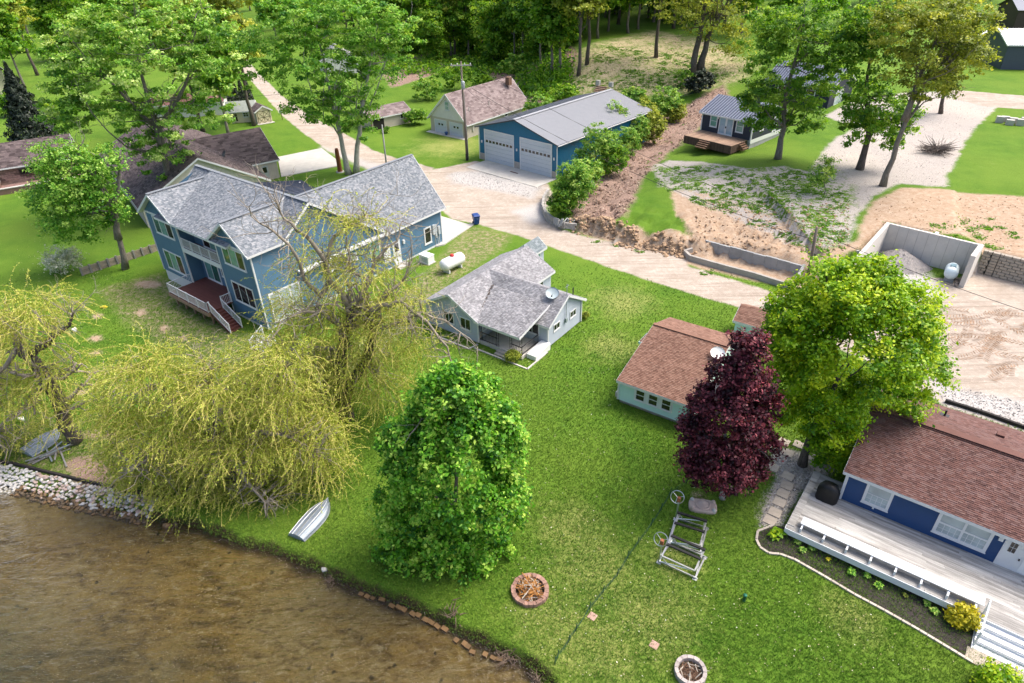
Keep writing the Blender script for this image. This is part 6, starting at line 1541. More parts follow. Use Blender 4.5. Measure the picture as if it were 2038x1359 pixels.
# ================================================================== SMALLER THINGS
def rz_of(a, b): return math.atan2(b[1] - a[1], b[0] - a[0])
def cable(name_label, pts, r=.022, sag=.6):
    m_ = MB()
    for a, b in zip(pts[:-1], pts[1:]):
        a, b = np.asarray(a, float), np.asarray(b, float)
        m_.tube([a + (b - a) * i / 14 - np.array([0, 0, sag * 4 * (i / 14) * (1 - i / 14)]) for i in range(15)], r, 4, False)
    o = m_.build('power_cable', M('cable_black', (.03, .03, .032), .6), None, False, False); tag(o, name_label, 'cable')
def utility_pole():
    b = T(930, 318); top = PV(917, 122, b[1]); t = thing('utility_pole', 'tall wooden utility pole with crossarm and grey transformer beside the barn', 'utility pole', b)
    hh = top[2] - b[2]; dx = top[0] - b[0]
    m_ = MB(); m_.tube([(0, 0, -.3), (dx * .5, 0, hh * .5), (dx, 0, hh)], [.19, .16, .12], 10); m_.build('pole', MATS['pole_wood'], t, True)
    z = hh - .55; m_ = MB(); m_.box((dx - 1.45, -.22, z), (dx + 1.45, -.1, z + .14)); m_.build('crossarm', M('arm_wood', (.45, .42, .38), .8), t)
    for x in (-1.3, -.5, .5, 1.3): q = MB(); q.lathe([(.03, 0), (.07, .04), (.05, .12), (.07, .16), (.02, .22)], 8, (dx + x, -.16, z + .14)); q.build('insulator', MATS['white_plastic'], t, True)
    q = MB(); q.lathe([(.02, 0), (.27, .02), (.27, .95), (.2, 1.05), (.06, 1.1)], 14, (dx * .78 + .12, -.48, hh * .74)); q.tube([(dx * .78 - .05, -.5, hh * .74 + 1.05), (dx * .78 - .05, -.5, hh * .74 + 1.35)], .05); q.bar((dx * .78, -.3, hh * .74 + .5), (dx * .78, 0, hh * .74 + .5), .1); q.build('transformer', M('can_grey', (.42, .46, .48), .5), t, True)
    q = MB(); q.box((-.2, -.4, .0), (.15, -.18, 1.0)); q.build('meter_box', MATS['black_metal'], t)
    q = MB(); q.tube([(.22, 0, 0), (dx * .7 + .16, 0, hh * .7)], .04); q.build('conduit', MATS['alu'], t)
    P = lambda x, zz: (b[0] + dx + x, b[1] - .16, b[2] + zz)
    b2 = T(1610, 545); t2p = PV(1626, 452, b2[1]); t2 = thing('short_pole', 'weathered dark wooden pole standing in the cut bank', 'utility pole', b2)
    q = MB(); q.tube([(0, 0, -.5), tuple(t2p - b2)], [.17, .13], 9); q.build('pole', MATS['pole_wood'], t2, True)
    q = MB(); q.tube([tuple((t2p - b2) * .72 + (.12, -.05, 0)), tuple((t2p - b2) * .8 + (.15, -.05, 0))], .05); q.build('bracket', MATS['alu'], t2)
    e = t2p - (0, 0, .5); far = PV(2300, 700, 42)
    cable('upper black power cable from the utility pole across the bank to the short pole', [P(1.3, hh - .35), e + (0, 0, .2)], .02, .9)
    cable('lower black power cable from the utility pole across the bank to the short pole', [P(0, hh - 2.6), e - (0, 0, .8)], .025, 1.6)
    cable('black power cable from the short pole over the sandy yard', [e, far], .025, .5)
    cable('thin cable from the utility pole to the pale garage gable', [P(0, hh - 2.5), cw(GO, -39.5, -6.6, -.2, 4.0)], .018, .3)
    cable('thin cable from the utility pole to the barn gable', [P(0, hh - 3.0), cw(BO, -42.5, 7.2, -.5, 6.5)], .018, .4)
    cable('long cable from the utility pole towards the trees on the left', [P(-1.3, hh - .35), (-40, 96, 9.5)], .018, .8)
    b3 = T(771, 345); t3p = PV(760, 248, b3[1]); t3 = thing('bare_pole', 'plain grey pole behind the right wing of the blue house', 'pole', b3); q = MB(); q.tube([(0, 0, -.2), tuple(t3p - b3)], [.13, .1], 9); q.build('shaft', M('pole_grey', (.33, .33, .32), .8), t3, True)
    b4 = T(677, 342); t4 = thing('cedar_post', 'thick red brown carved cedar post by the twin maple', 'post', b4); q = MB(); q.lathe([(.42, 0), (.34, .3), (.30, 1.2), (.33, 2.2), (.27, 3.1), (.2, 3.35), (.01, 3.4)], 12); q.build('post', M('cedar', (.27, .085, .03), .7, .4, 4), t4, True); q = MB(); q.lathe([(.6, 0), (.55, .12), (.02, .14)], 12); q.build('stone_base', MATS['concrete'], t4)
utility_pole()
def trash_cart():
    t = thing('trash_cart', 'blue wheeled trash cart at the edge of the sandy road', 'trash can', T(948, 446), YAW(20))
    BL = M('cart_blue', (.012, .05, .21), .4, .1)
    m_ = MB(); V = [(-.27, -.28, .1), (.27, -.28, .1), (.27, .28, .1), (-.27, .28, .1), (-.36, -.40, 1.1), (.36, -.40, 1.1), (.36, .42, 1.1), (-.36, .42, 1.1)]
    m_.add(V, [(0, 3, 2, 1), (4, 5, 6, 7), (0, 1, 5, 4), (1, 2, 6, 5), (2, 3, 7, 6), (3, 0, 4, 7)]); m_.box((-.39, -.43, 1.04), (.39, .45, 1.1)); m_.build('bin', BL, t)
    q = MB(); q.add([(-.39, -.46, 1.11), (.39, -.46, 1.11), (.39, .45, 1.16), (-.39, .45, 1.16), (-.33, -.3, 1.19), (.33, -.3, 1.19), (.33, .4, 1.22), (-.33, .4, 1.22)], [(0, 3, 2, 1), (4, 5, 6, 7), (0, 1, 5, 4), (1, 2, 6, 5), (2, 3, 7, 6), (3, 0, 4, 7)]); q.build('lid', BL, t)
    q = MB(); q.tube([(-.3, .52, 1.06), (.3, .52, 1.06)], .03); q.build('handle', BL, t)
    for x in (-.3, .3): q = MB(); q.lathe([(.001, -.05), (.15, -.05), (.15, .05), (.001, .05)], 12, (x, .33, .15), 0); q.build('wheel', MATS['black_metal'], t)
    q = MB(); q.box((.0, -.36, .75), (.2, -.345, .95)); q.build('sticker', MATS['white_plastic'], t)
trash_cart()
def tank(name, label, a, b, r, mat, dome, dome_mat, legs=True):
    a, b = np.asarray(a, float), np.asarray(b, float); c = (a + b) / 2; L = np.linalg.norm((b - a)[:2]) / 2
    t = thing(name, label, 'gas tank', (c[0], c[1], H1(*c[:2])), rz_of(a, b))
    m_ = MB(); pr = [(.001, -L)] + [(r * math.sin(k * math.pi / 12), -L + r * .75 * (1 - math.cos(k * math.pi / 12))) for k in range(1, 7)]; pr += [(p[0], -p[1]) for p in pr[::-1]]
    m_.lathe(pr, 20, (0, 0, r + .28), 0); m_.build('shell', mat, t, True)
    q = MB()
    if dome: q.lathe([(.22, 0), (.22, .14), (.14, .22), (.001, .23)], 12, (0, 0, 2 * r + .26)); q.build('dome', dome_mat, t, True)
    else: q.box((-.32, -.24, 2 * r + .2), (.32, .24, 2 * r + .34)); q.build('valve_box', dome_mat, t)
    for x in (-L * .55, L * .55):
        q = MB(); q.box((x - .08, -r * .7, 0), (x + .08, r * .7, .32)); q.build('leg', MATS['concrete_grey'] if not dome else MATS['white_plastic'], t)
    return t
tank('propane_tank', 'white propane tank with a red dome beside the grey cottage', (*G(879, 537, .6), 0), (*G(922, 516, .6), 0), .62, MATS['white_plastic'], True, M('dome_red', (.55, .03, .03), .4))
tank('propane_tank', 'pale blue white tank standing inside the concrete bin', (*binw(-1.65, 2.2), 0), (*binw(-1.35, .1), 0), .58, M('tank_pale', (.62, .72, .74), .4, .06), False, M('valve_blue', (.18, .30, .36), .5))
def generator():
    t = thing('generator_box', 'white boxed generator on the lawn beside the blue house', 'generator', T(850, 522), YAW(-38))
    q = MB(); q.box((-.65, -.45, .1), (.65, .45, .85)); q.build('case', MATS['white_plastic'], t); q = MB(); q.box((-.68, -.48, .85), (.68, .48, .93)); q.build('lid', MATS['white_trim'], t); q = MB(); q.box((-.75, -.55, -.05), (.75, .55, .1)); q.build('base', MATS['concrete'], t)
    q = MB()
    for k in range(5): q.box((-.5, -.47, .25 + k * .1), (.5, -.45, .29 + k * .1))
    q.build('louvres', MATS['concrete_grey'], t)
generator()
# ---- concrete bin, block walls
def concrete_bin():
    z0 = -.2; t = thing('concrete_bin', 'pale poured concrete storage bin open to the sandy yard', 'retaining wall', (*BIN_O, 0), YAW(-43))
    Hh = 3.25; CW = M('concrete_pale', (.60, .57, .52), .85, .10, 1.2, fine=30, grime=.15, bmp=.3)
    q = MB(); q.box((-8.6, 3.06, z0), (0, 3.36, Hh)); q.build('back_wall', CW, t)
    q = MB(); q.box((-.42, 0, z0), (0, 3.055, Hh)); q.build('right_wall', CW, t)
    q = MB(); q.add([(-8.6, -8.0, z0), (-8.25, -8.0, z0), (-8.25, 3.055, z0), (-8.6, 3.055, z0), (-8.6, -8.0, 2.3), (-8.25, -8.0, 2.3), (-8.25, 3.055, Hh), (-8.6, 3.055, Hh)], [(0, 3, 2, 1), (4, 5, 6, 7), (0, 1, 5, 4), (1, 2, 6, 5), (2, 3, 7, 6), (3, 0, 4, 7)]); q.build('left_wall', CW, t)
    q = MB()
    for i in range(1, 9): q.box((-8.2 + i * .9 - .012, 3.045, 0), (-8.2 + i * .9 + .012, 3.06, Hh - .02))
    q.build('form_seams', M('seam', (.34, .32, .29), .9), t)['kind'] = 'stuff'
    q = MB(); q.box((-4.25, 3.36, 2.7), (-3.95, 3.9, Hh)); q.build('anchor', CW, t); q = MB(); q.box((-9.6, -3.0, 1.6), (-8.6, -2.8, 2.2)); q.build('anchor', CW, t)
    rng = np.random.default_rng(5); p = binw(-6.2, 1.7)
    g = thing('gravel_pile', 'heap of grey gravel against the back wall of the concrete bin', 'gravel pile', (*p, 0), YAW(-43))
    n, k = 40, 18; V, Fc = [], []
    for i in range(k + 1):
        for j in range(n):
            a = 2 * math.pi * j / n; f = i / k; r = 2.75 * f * (1 + .10 * math.sin(3 * a + 1) + .05 * math.sin(7 * a)); x, y = r * math.cos(a) * 1.0, min(r * math.sin(a), 1.3)
            V.append((max(x, -1.95), y, 1.6 * (1 - f) ** .95 + rng.normal(0, .035) - .05))
    for i in range(k):
        for j in range(n): Fc.append((i * n + j, (i + 1) * n + j, (i + 1) * n + (j + 1) % n, i * n + (j + 1) % n))
    link_mesh('heap', V, Fc, M('gravel_heap', (.40, .37, .35), .95, .4, 9, fine=60, bmp=.8), g, None, True)
    st = MB()
    for _ in range(420):
        a = rng.uniform(0, 6.28); f = rng.random() ** .5 * 1.05; x, y = 2.75 * f * math.cos(a), 2.75 * f * math.sin(a)
        if y > 1.25 or x < -1.9: continue
        z = 1.6 * max(0, 1 - f) ** .95; s_ = rng.uniform(.03, .075); st.add([(x - s_, y, z), (x, y - s_, z + .02), (x + s_, y, z + .01), (x, y + s_, z), (x, y, z + s_)], [(0, 1, 4), (1, 2, 4), (2, 3, 4), (3, 0, 4)])
    st.build('loose_stones', M('gravel_stone', (.42, .39, .37), .9, .4, 8), g)['kind'] = 'stuff'
    k2 = thing('brick_stack', 'small pile of broken blocks in the right corner of the concrete bin', 'rubble', (*binw(-.75, .8), 0), YAW(-43))
    for i in range(9):
        q = MB(); q.box((-.2, -.1, 0), (.2, .1, .12)); o = q.build('block', M('block_brown', (.30, .25, .21), .9, .3, 5), k2); o.location = (rng.uniform(-.2, .2), rng.uniform(-.9, .9), rng.uniform(0, .25)); o.rotation_euler = (rng.uniform(-.3, .3), rng.uniform(-.3, .3), rng.uniform(0, 3))
concrete_bin()
def block_wall():
    t = thing('block_wall', 'tan split face block retaining wall right of the concrete bin', 'retaining wall', (*BIN_O, 0), YAW(-43))
    rng = random.Random(4); mt = M('block_tan', (.44, .39, .32), .9, .25, 5, bmp=.6, tint=.18); ms = {}
    for r in range(8):
        z = r * .285; x = .06 + (r % 2) * .34
        cols = [(.06 if False else x, 0)]
        xs = []; xx = .06 - (r % 2) * .3
        while xx < 7.6: xs.append((max(xx, .06), min(xx + .64, 7.9))); xx += .66
        xs = [q2 for a, b in xs for q2 in ((a, min(b, .79)), (max(a, 1.45), b)) if q2[1] - q2[0] > .1]
        xs += [(.82, 1.42)]
        for a, b in xs:
            key = round(b - a, 2)
            if key not in ms:
                q = MB(); L = (b - a) / 2 - .008; q.add([(-L, 0, 0), (L, 0, 0), (L, 0, .275), (-L, 0, .275), (-L + .03, -.07, .03), (L - .03, -.07, .03), (L - .03, -.07, .245), (-L + .03, -.07, .245), (-L, .3, 0), (L, .3, 0), (L, .3, .275), (-L, .3, .275)],
                     [(0, 1, 5, 4), (1, 2, 6, 5), (2, 3, 7, 6), (3, 0, 4, 7), (4, 5, 6, 7), (3, 2, 10, 11), (0, 8, 9, 1), (1, 9, 10, 2), (0, 3, 11, 8)])
                o = q.build('block', mt, t); ms[key] = o
            else:
                o = ms[key].copy(); C.objects.link(o)
            o.location = ((a + b) / 2, 4.45 + r * .022 + rng.uniform(-.01, .01), z); o.rotation_euler = (0, 0, rng.uniform(-.012, .012))
    q = MB(); q.box((.05, 4.72, -.1), (8, 4.8, 2.25)); q.build('backing', M('dark_joint', (.05, .045, .04), .9), t)
    q = MB(); q.tube([(.80, 4.37, 2.4), (.80, 4.30, -.1)], .02); q.tube([(1.44, 4.37, 2.4), (1.44, 4.30, -.1)], .02); q.build('joint_line', MATS['black_metal'], t)  # black tubes added to draw the dark joints beside the stacked column
block_wall()
def low_walls():
    a, b = T(1384, 492), T(1592, 548)
    a, b = np.array([*G(1384, 492, .2)]), np.array([*G(1594, 548, .2)]); L = np.linalg.norm(b - a); n = 9
    t = thing('concrete_bank_wall', 'long weathered grey concrete panel wall set in the cut bank', 'retaining wall', (*a, 0), rz_of(a, b))
    for i in range(n):
        q = MB(); s0, s1 = L * i / n, L * (i + 1) / n - .02; q.box((s0, 0, -.4), (s1, .25, 1.25 - .03 * (i % 3))); q.build('panel', MATS['concrete_grey'], t)
    q = MB(); q.bar((L, -1.4, .3), (L, .3, 1.2), .25, .3); q.build('end_beam', MATS['concrete'], t); q = MB(); q.bar((-.15, -.9, .7), (-.1, .2, 1.25), .22, .25); q.build('end_beam', MATS['concrete'], t)
    pts = [T(px, py) for px, py in ((1378, 503), (1362, 508), (1372, 518), (1400, 526), (1450, 540), (1500, 553), (1540, 566), (1580, 578))]
    t = thing('low_kerb_wall', 'low curving pale concrete kerb wall below the grey panel wall', 'kerb', pts[0])
    for p, q_ in zip(pts[:-1], pts[1:]):
        m_ = MB(); m_.bar(p - pts[0] + (0, 0, .2), q_ - pts[0] + (0, 0, .2), .28, .8); m_.build('section', MATS['concrete_old'], t)
    rng = random.Random(9)
    c = T(1124, 405)[:2]; t = thing('curved_block_wall', 'curved pale block retaining wall round the bush by the barn apron', 'retaining wall', (c[0], c[1], 0))
    path = [T(px, py)[:2] - c for px, py in ((1092, 388), (1082, 404), (1080, 420), (1086, 436), (1100, 447), (1122, 455), (1144, 460))]
    mt = M('block_pale', (.42, .40, .37), .9, .25, 5, tint=.15); seg = []
    for p, q_ in zip(path[:-1], path[1:]):
        k = max(2, int(np.linalg.norm(q_ - p) / .42))
        for i in range(k): seg.append((p + (q_ - p) * i / k, p + (q_ - p) * (i + 1) / k))
    for r in range(4):
        for i, (p, q_) in enumerate(seg):
            o_ = .5 * (q_ - p) * (r % 2); m_ = MB(); m_.cur = rng.random(); m_.bar((*(p + o_ + .01 * (q_ - p)), .12 + r * .235), (*(q_ + o_ - .03 * (q_ - p)), .12 + r * .235), .3, .225); m_.build('block', mt, t)
    t = thing('slab_stack', 'loose grey slabs leaning at the end of the curved block wall', 'slabs', T(1122, 452))
    for i in range(7):
        q = MB(); q.box((-.05, -.4, 0), (.05, .4, .75)); o = q.build('slab', MATS['concrete_grey'], t); o.location = (-.9 + i * .3, rng.uniform(-.15, .15), .02); o.rotation_euler = (rng.uniform(-.2, .2), .35 + rng.uniform(-.15, .25), rng.uniform(-.6, .6))
low_walls()
# ---- fire pits
def fire_pit(label, px, py, R, n, mat, hgt, sticks, stick_mats, group, seed):
    rng = np.random.default_rng(seed); b = T(px, py); t = thing('fire_pit', label, 'fire pit', b, 0, group)
    V = None
    for r in range(2 if hgt > .3 else 1):
        h = hgt / (2 if hgt > .3 else 1)
        for i in range(n):
            a0 = 2 * math.pi * (i + .5 * r + .03) / n; a1 = 2 * math.pi * (i + .5 * r + .97) / n; m_ = MB(); m_.cur = rng.random(); ro, ri = R * rng.uniform(.985, 1.015), R * .78
            P = [(ri * math.cos(a0), ri * math.sin(a0)), (ro * math.cos(a0), ro * math.sin(a0)), (ro * math.cos((a0 + a1) / 2) * 1.01, ro * math.sin((a0 + a1) / 2) * 1.01), (ro * math.cos(a1), ro * math.sin(a1)), (ri * math.cos(a1), ri * math.sin(a1))]
            z0, z1 = -.06 + r * h, r * h + h - .01
            m_.add([(*p, z0) for p in P] + [(*p, z1) for p in P], [(0, 4, 3, 2, 1), (5, 6, 7, 8, 9)] + [(k, (k + 1) % 5, 5 + (k + 1) % 5, 5 + k) for k in range(5)]); m_.build('ring_block', mat, t)
    q = MB(); q.lathe([(.001, .1), (R * .5, .09), (R * .79, .03)], 16); q.build('ash_bed', M('ash', (.10, .075, .06), .95, .5, 9), t)
    for mt, k, ln, hh in sticks:
        m_ = MB()
        for _ in range(k):
            a = rng.uniform(0, 6.28); r = R * .62 * rng.random() ** .5; p = np.array([r * math.cos(a), r * math.sin(a), .08 + hh * rng.random() * (1 - r / R)]); d = unit(np.append(rng.normal(size=2), rng.normal() * .35)); L = ln * rng.uniform(.3, 1)
            m_.tube([p - d * L / 2, p + rng.normal(size=3) * .03, p + d * L / 2], [rng.uniform(.012, .028), .020, .010], 4, False)
        m_.build('sticks', mt, t, False, False)['kind'] = 'stuff'
    return t
ORG = M('stick_orange', (.58, .27, .07), .8, .3, 5); BRN = M('stick_brown', (.20, .115, .07), .85, .35, 5); PAL = M('stick_pale', (.62, .56, .46), .8, .2, 5)
fire_pit('round red brown brick fire pit heaped with orange twigs near the shore', 1055, 1178, .99, 22, M('pit_brick', (.36, .215, .165), .85, .3, 5, tint=.2), .30, [(ORG, 150, 1.0, .75), (BRN, 130, 1.1, .5), (PAL, 40, 1.0, .7)], None, 'fire pits on the lawn', 61)
fire_pit('round grey block fire pit with pale sticks at the bottom edge of the lawn', 1373, 1340, .74, 14, M('pit_grey', (.42, .37, .345), .85, .25, 5, tint=.15), .34, [(BRN, 90, .6, .12), (PAL, 14, 1.0, .25)], None, 'fire pits on the lawn', 62)
# ---- boat lifts
def boat_lift(label, L, W, wy, base, rz, seed):
    t = thing('boat_lift', label, 'boat lift', base, rz, 'boat lifts on the lawn')
    A = MATS['alu']
    q = MB()
    for y in (-W / 2, W / 2): q.bar((-L / 2, y, .12), (L / 2, y, .12), .07, .09)
    for x in (-L / 2, L / 2): q.bar((x, -W / 2, .1), (x, W / 2, .1), .09, .1)
    q.build('base_frame', A, t)
    q = MB()
    for y in (-W / 2, W / 2): q.bar((-L / 2 + .1, y, .62), (L / 2 - .1, y, .62), .08, .07)
    for x in (-L / 2 + .1, L / 2 - .1): q.bar((x, -W / 2, .62), (x, W / 2, .62), .08, .08)
    q.build('cradle', A, t)
    for y in (W * .02, W * .46):
        m_ = MB(); m_.box((-L / 2 + .05, y - .07, .67), (L / 2 - .05, y + .07, .76)); m_.build('bunk', MATS['black_metal'], t)
    m_ = MB()
    for y in (-W / 2, W / 2):
        m_.tube([(-L / 2, y, .12), (L / 2 - .1, y, .62)], .03, 6); m_.tube([(-L / 2 + .5, y, .12), (-L / 2 + .1, y, .6)], .028, 6)
    m_.tube([(-L / 2, -W / 2, .12), (-L / 2 + .2, W / 2, .6)], .025, 6); m_.tube([(L / 2, -W / 2, .12), (L / 2 - .2, W / 2, .6)], .025, 6); m_.build('diagonal_brace', A, t)
    m_ = MB(); m_.tube([(-L / 2, W / 2 * wy, .1), (-L / 2, W / 2 * wy, 1.75)], .05, 8); m_.build('winch_post', A, t)
    m_ = MB(); m_.box((-L / 2 - .09, W / 2 * wy - .09, 1.55), (-L / 2 + .09, W / 2 * wy + .09, 1.85)); m_.build('winch', M('winch_red', (.36, .13, .06), .7, .4, 6), t)
    m_ = MB(); c = (-L / 2 - .12, W / 2 * wy + .12, 1.72); n = 20; R = .38
    m_.tube([(c[0] + R * math.cos(2 * math.pi * i / n), c[1] + R * .5 * math.sin(2 * math.pi * i / n), c[2] + R * .85 * math.sin(2 * math.pi * i / n)) for i in range(n + 1)], .025, 6, False)
    for i in range(3): a = math.pi * 2 * i / 3 + .4; m_.tube([c, (c[0] + R * math.cos(a), c[1] + R * .5 * math.sin(a), c[2] + R * .85 * math.sin(a))], .016, 5)
    m_.build('hand_wheel', A, t)
    for x in (-L / 2, L / 2):
        for y in (-W / 2, W / 2): m_ = MB(); m_.box((x - .12, y - .12, -.02), (x + .12, y + .12, .05)); m_.build('foot', A, t)
boat_lift('upper aluminium boat lift frame with black bunks, beside the tan sandbox', 1.8, 1.9, 1, (9.83, 25.26, H1(9.83, 25.26)), YAW(-25), 1)
boat_lift('lower aluminium boat lift frame with black bunks, nearest the camera', 2.05, 1.6, -1, (9.12, 23.6, H1(9.12, 23.6)), YAW(-33), 2)
def sandbox():
    t = thing('turtle_sandbox', 'tan plastic sandbox with a round lid lying on the grass below the purple maple', 'sandbox', T(1398, 1010), YAW(-12)); mt = M('plastic_tan', (.50, .39, .33), .5, .1)
    m_ = MB(); n = 40; V = []
    for z, k in ((0, 1.0), (.16, 1.0), (.24, .9)):
        for i in range(n):
            a = 2 * math.pi * i / n; ca, sa = math.cos(a), math.sin(a); e = 4
            r = 1 / ((abs(ca) / .82) ** e + (abs(sa) / .50) ** e) ** (1 / e); V.append((r * ca * k, r * sa * k, z))
    m_.add(V, [(j * n + i, j * n + (i + 1) % n, (j + 1) * n + (i + 1) % n, (j + 1) * n + i) for j in range(2) for i in range(n)] + [tuple(2 * n + i for i in range(n))]); m_.build('tray', mt, t)
    q = MB(); q.lathe([(.44, .2), (.44, .29), (.39, .32), (.36, .27), (.30, .30), (.001, .36)], 24); q.build('lid', mt, t, True)
    for sx, sy in ((-1, -1), (1, -1), (1, 1), (-1, 1)):
        q = MB(); q.lathe([(.12, 0), (.13, .25), (.08, .33), (.001, .34)], 10, (sx * .62, sy * .33, .02)); q.build('foot', mt if sx * sy > 0 else MATS['concrete'], t, True)
sandbox()
# ---- low wire fence, pipe, pavers
def net_fence():
    px = [(1366, 962), (1333, 985), (1315, 1016), (1296, 1046), (1269, 1083), (1249, 1111), (1228, 1147), (1200, 1180), (1173, 1213), (1146, 1256), (1132, 1278), (1110, 1308), (1104, 1322)]
    P = [T(*p) for p in px]; b = P[0]; t = thing('wire_fence', 'low sagging green wire fence crossing the lawn on thin posts', 'fence', b)
    mt = M('fence_green', (.015, .075, .04), .6)
    for p in P: m_ = MB(); m_.tube([p - b + (0, 0, -.1), p - b + (.03, 0, .62)], .024, 5); m_.build('post', mt, t)
    m_ = MB(); rng = np.random.default_rng(2)
    for p, q in zip(P[:-1], P[1:]):
        p, q = p - b, q - b; L = np.linalg.norm(q - p); k = int(L / .16)
        for h in (.08, .2, .32): m_.tube([p + (0, 0, h), (p + q) / 2 + (rng.normal(0, .03), 0, h - .06), q + (0, 0, h)], .008, 4, False)
        for i in range(k): c = p + (q - p) * i / k; m_.tube([c + (0, 0, .02), c + (.02, 0, .32)], .006, 3, False)
    m_.build('wire_mesh', mt, t, False, False)['kind'] = 'stuff'
    t = thing('green_pipe', 'short dark green capped pipe standing in the lawn', 'pipe', T(1480, 1196)); m_ = MB(); m_.lathe([(.085, -.1), (.085, .42), (.1, .42), (.1, .5), (.001, .52)], 12); m_.build('pipe', M('pipe_green', (.02, .16, .10), .4), t, True)
    for lb, (x, y) in (('pink square paver lying in the lawn beside the wire fence', (1179, 1227)), ('pink square paver lying in the lawn above the grey fire pit', (1302, 1284))):
        t = thing('lawn_paver', lb, 'paver', T(x, y), YAW(-38), 'square pavers lying in the lawn'); m_ = MB(); m_.box((-.2, -.2, -.03), (.2, .2, .05)); m_.build('slab', M('paver_pink', (.48, .31, .25), .9, .2, 6), t)
net_fence()
# ---- paver path, planting bed, grill
def path_and_bed():
    t = tag(thing('paver_path', None, None, (0, 0, 0)), 'path of pale square pavers between the purple maple and the white deck', None, None, 'structure')
    rng = random.Random(3); mt = M('paver_sand', (.50, .43, .35), .9, .2, 4, tint=.1)
    for (x, y, w, h) in ((1568, 902, 24, 20), (1538, 931, 28, 22), (1568, 948, 26, 20), (1566, 967, 26, 20), (1558, 983, 28, 22), (1551, 1000, 28, 22), (1542, 1020, 28, 20), (1532, 1036, 24, 16), (1610, 908, 30, 20), (1590, 885, 26, 18), (1560, 880, 24, 16)):
        p = T(x, y); m_ = MB(); m_.cur = rng.random(); k = .36; m_.add([(-k, -k, -.05), (k, -k, -.05), (k, k, -.05), (-k, k, -.05), (-k + .02, -k + .02, .05), (k - .02, -k + .02, .05), (k - .02, k - .02, .05), (-k + .02, k - .02, .05)], [(4, 5, 6, 7), (0, 1, 5, 4), (1, 2, 6, 5), (2, 3, 7, 6), (3, 0, 4, 7)])
        o = m_.build('paver', mt, t); o.location = tuple(p + (0, 0, .012)); o.rotation_euler = (0, 0, YAW(-38) + rng.uniform(-.05, .05))
    t2 = tag(thing('concrete_walk', None, None, (*NO, 0), YAW(-38)), 'pale concrete slabs at the foot of the white steps', None, None, 'structure')
    for i in range(6): m_ = MB(); m_.box((9.3 + i * 1.0, -2.3, -.05), (10.28 + i * 1.0, -1.45, .05)); m_.build('slab', mt, t2)
    bed_px = [(1508, 1058), (1505, 1075), (1512, 1090), (1530, 1102), (1552, 1104), (1580, 1114), (1640, 1148), (1700, 1184), (1760, 1216), (1830, 1256), (1890, 1292), (1936, 1320), (1945, 1280), (1960, 1240), (1960, 1225), (1760, 1130), (1575, 1052), (1540, 1046)]
    P = [T(*p) for p in bed_px]; c = P[0]
    m_ = MB(); cen = [np.array([p[0], p[1], p[2] + .035]) for p in P]; m_.add(cen, [tuple(range(len(cen) - 1, -1, -1))])
    # triangulated strip between the outer edging and the deck
    o = link_mesh('mulch_bed', m_.v, m_.f, M('mulch', (.060, .048, .045), .95, .55, 6, fine=30, bmp=1.0)); tag(o, 'dark mulch planting bed below the white deck', None, None, 'structure')
    e = thing('bed_edging', 'pale curved stone edging round the mulch bed', 'edging', c); mt2 = M('edge_stone', (.52, .46, .39), .9, .2, 5, tint=.15)
    line = [np.array(p) for p in P[:12]] ; line = [P[-1]] + line; seg = []
    for a, b in zip(line[:-1], line[1:]):
        k = max(1, int(np.linalg.norm(b - a) / .33)); seg += [(a + (b - a) * i / k, a + (b - a) * (i + .94) / k) for i in range(k)]
    for a, b in seg: m_ = MB(); m_.cur = rng.random(); m_.bar(a - c + (0, 0, .04), b - c + (0, 0, .04), .13, .12); m_.build('edging_stone', mt2, e)
    # plants
    def hosta(px, py, R, n, seed, label, mat, ln, cat='plant', name='hosta'):
        g = np.random.default_rng(seed); b = T(px, py); t = thing(name, label, cat, b)
        V, Fc, ti = [], [], []
        for i in range(n):
            a = g.uniform(0, 6.28); tl = g.uniform(.3, 1.0); d = np.array([math.cos(a), math.sin(a), 0]); s = np.array([-d[1], d[0], 0]); L = ln * g.uniform(.7, 1.2); w = L * .33; r0 = R * .5 * g.random(); z = .1 + .45 * R * g.random()
            p = d * r0 + (0, 0, z); k = len(V); up = np.array([0, 0, 1.0])
            V += [p, p + d * L * .4 * tl + s * w + up * L * .28, p + d * L * .4 * tl - s * w + up * L * .28, p + d * L * .45 * tl + up * L * .2, p + d * L * tl + up * L * .05]
            Fc += [(k, k + 3, k + 1), (k, k + 2, k + 3), (k + 1, k + 3, k + 4), (k + 3, k + 2, k + 4)]; ti += [g.random()] * 4
        link_mesh('leaves', V, Fc, mat, t, ti)
    hosta(1543, 1068, .55, 60, 1, 'big light green hosta in the left end of the mulch bed', L_YELLOW, .42)
    for i, (x, y, r, lb) in enumerate(((1587, 1082, .24, 'small round shrub behind the pair left of the mulch bed'), (1596, 1098, .30, 'round green shrub in the left part of the mulch bed'), (1614, 1094, .24, 'small dark shrub right of the round green one'), (1693, 1142, .30, 'light green tuft left of the pair in the middle of the bed'), (1724, 1148, .24, 'small green tuft close to the deck in the middle of the bed'), (1747, 1168, .28, 'light green tuft nearest the middle of the stone edging'), (1843, 1204, .24, 'faint dark shrub close under the deck'), (1858, 1220, .30, 'dark green shrub left of the golden bush'))):
        hosta(x, y, r, 90, 20 + i, lb, L_BRIGHT if i in (3, 4, 5) else L_SHRUB, .17, 'shrub', 'bed_shrub')
    for i, (x, y, lb) in enumerate(((1647, 1116, 'withered yellow plant in the mulch bed'), (1800, 1188, 'withered orange plant in the mulch bed'))): hosta(x, y, .14, 24, 40 + i, lb, L_GOLD if i == 0 else L_OAK, .15, 'plant', 'dry_plant')
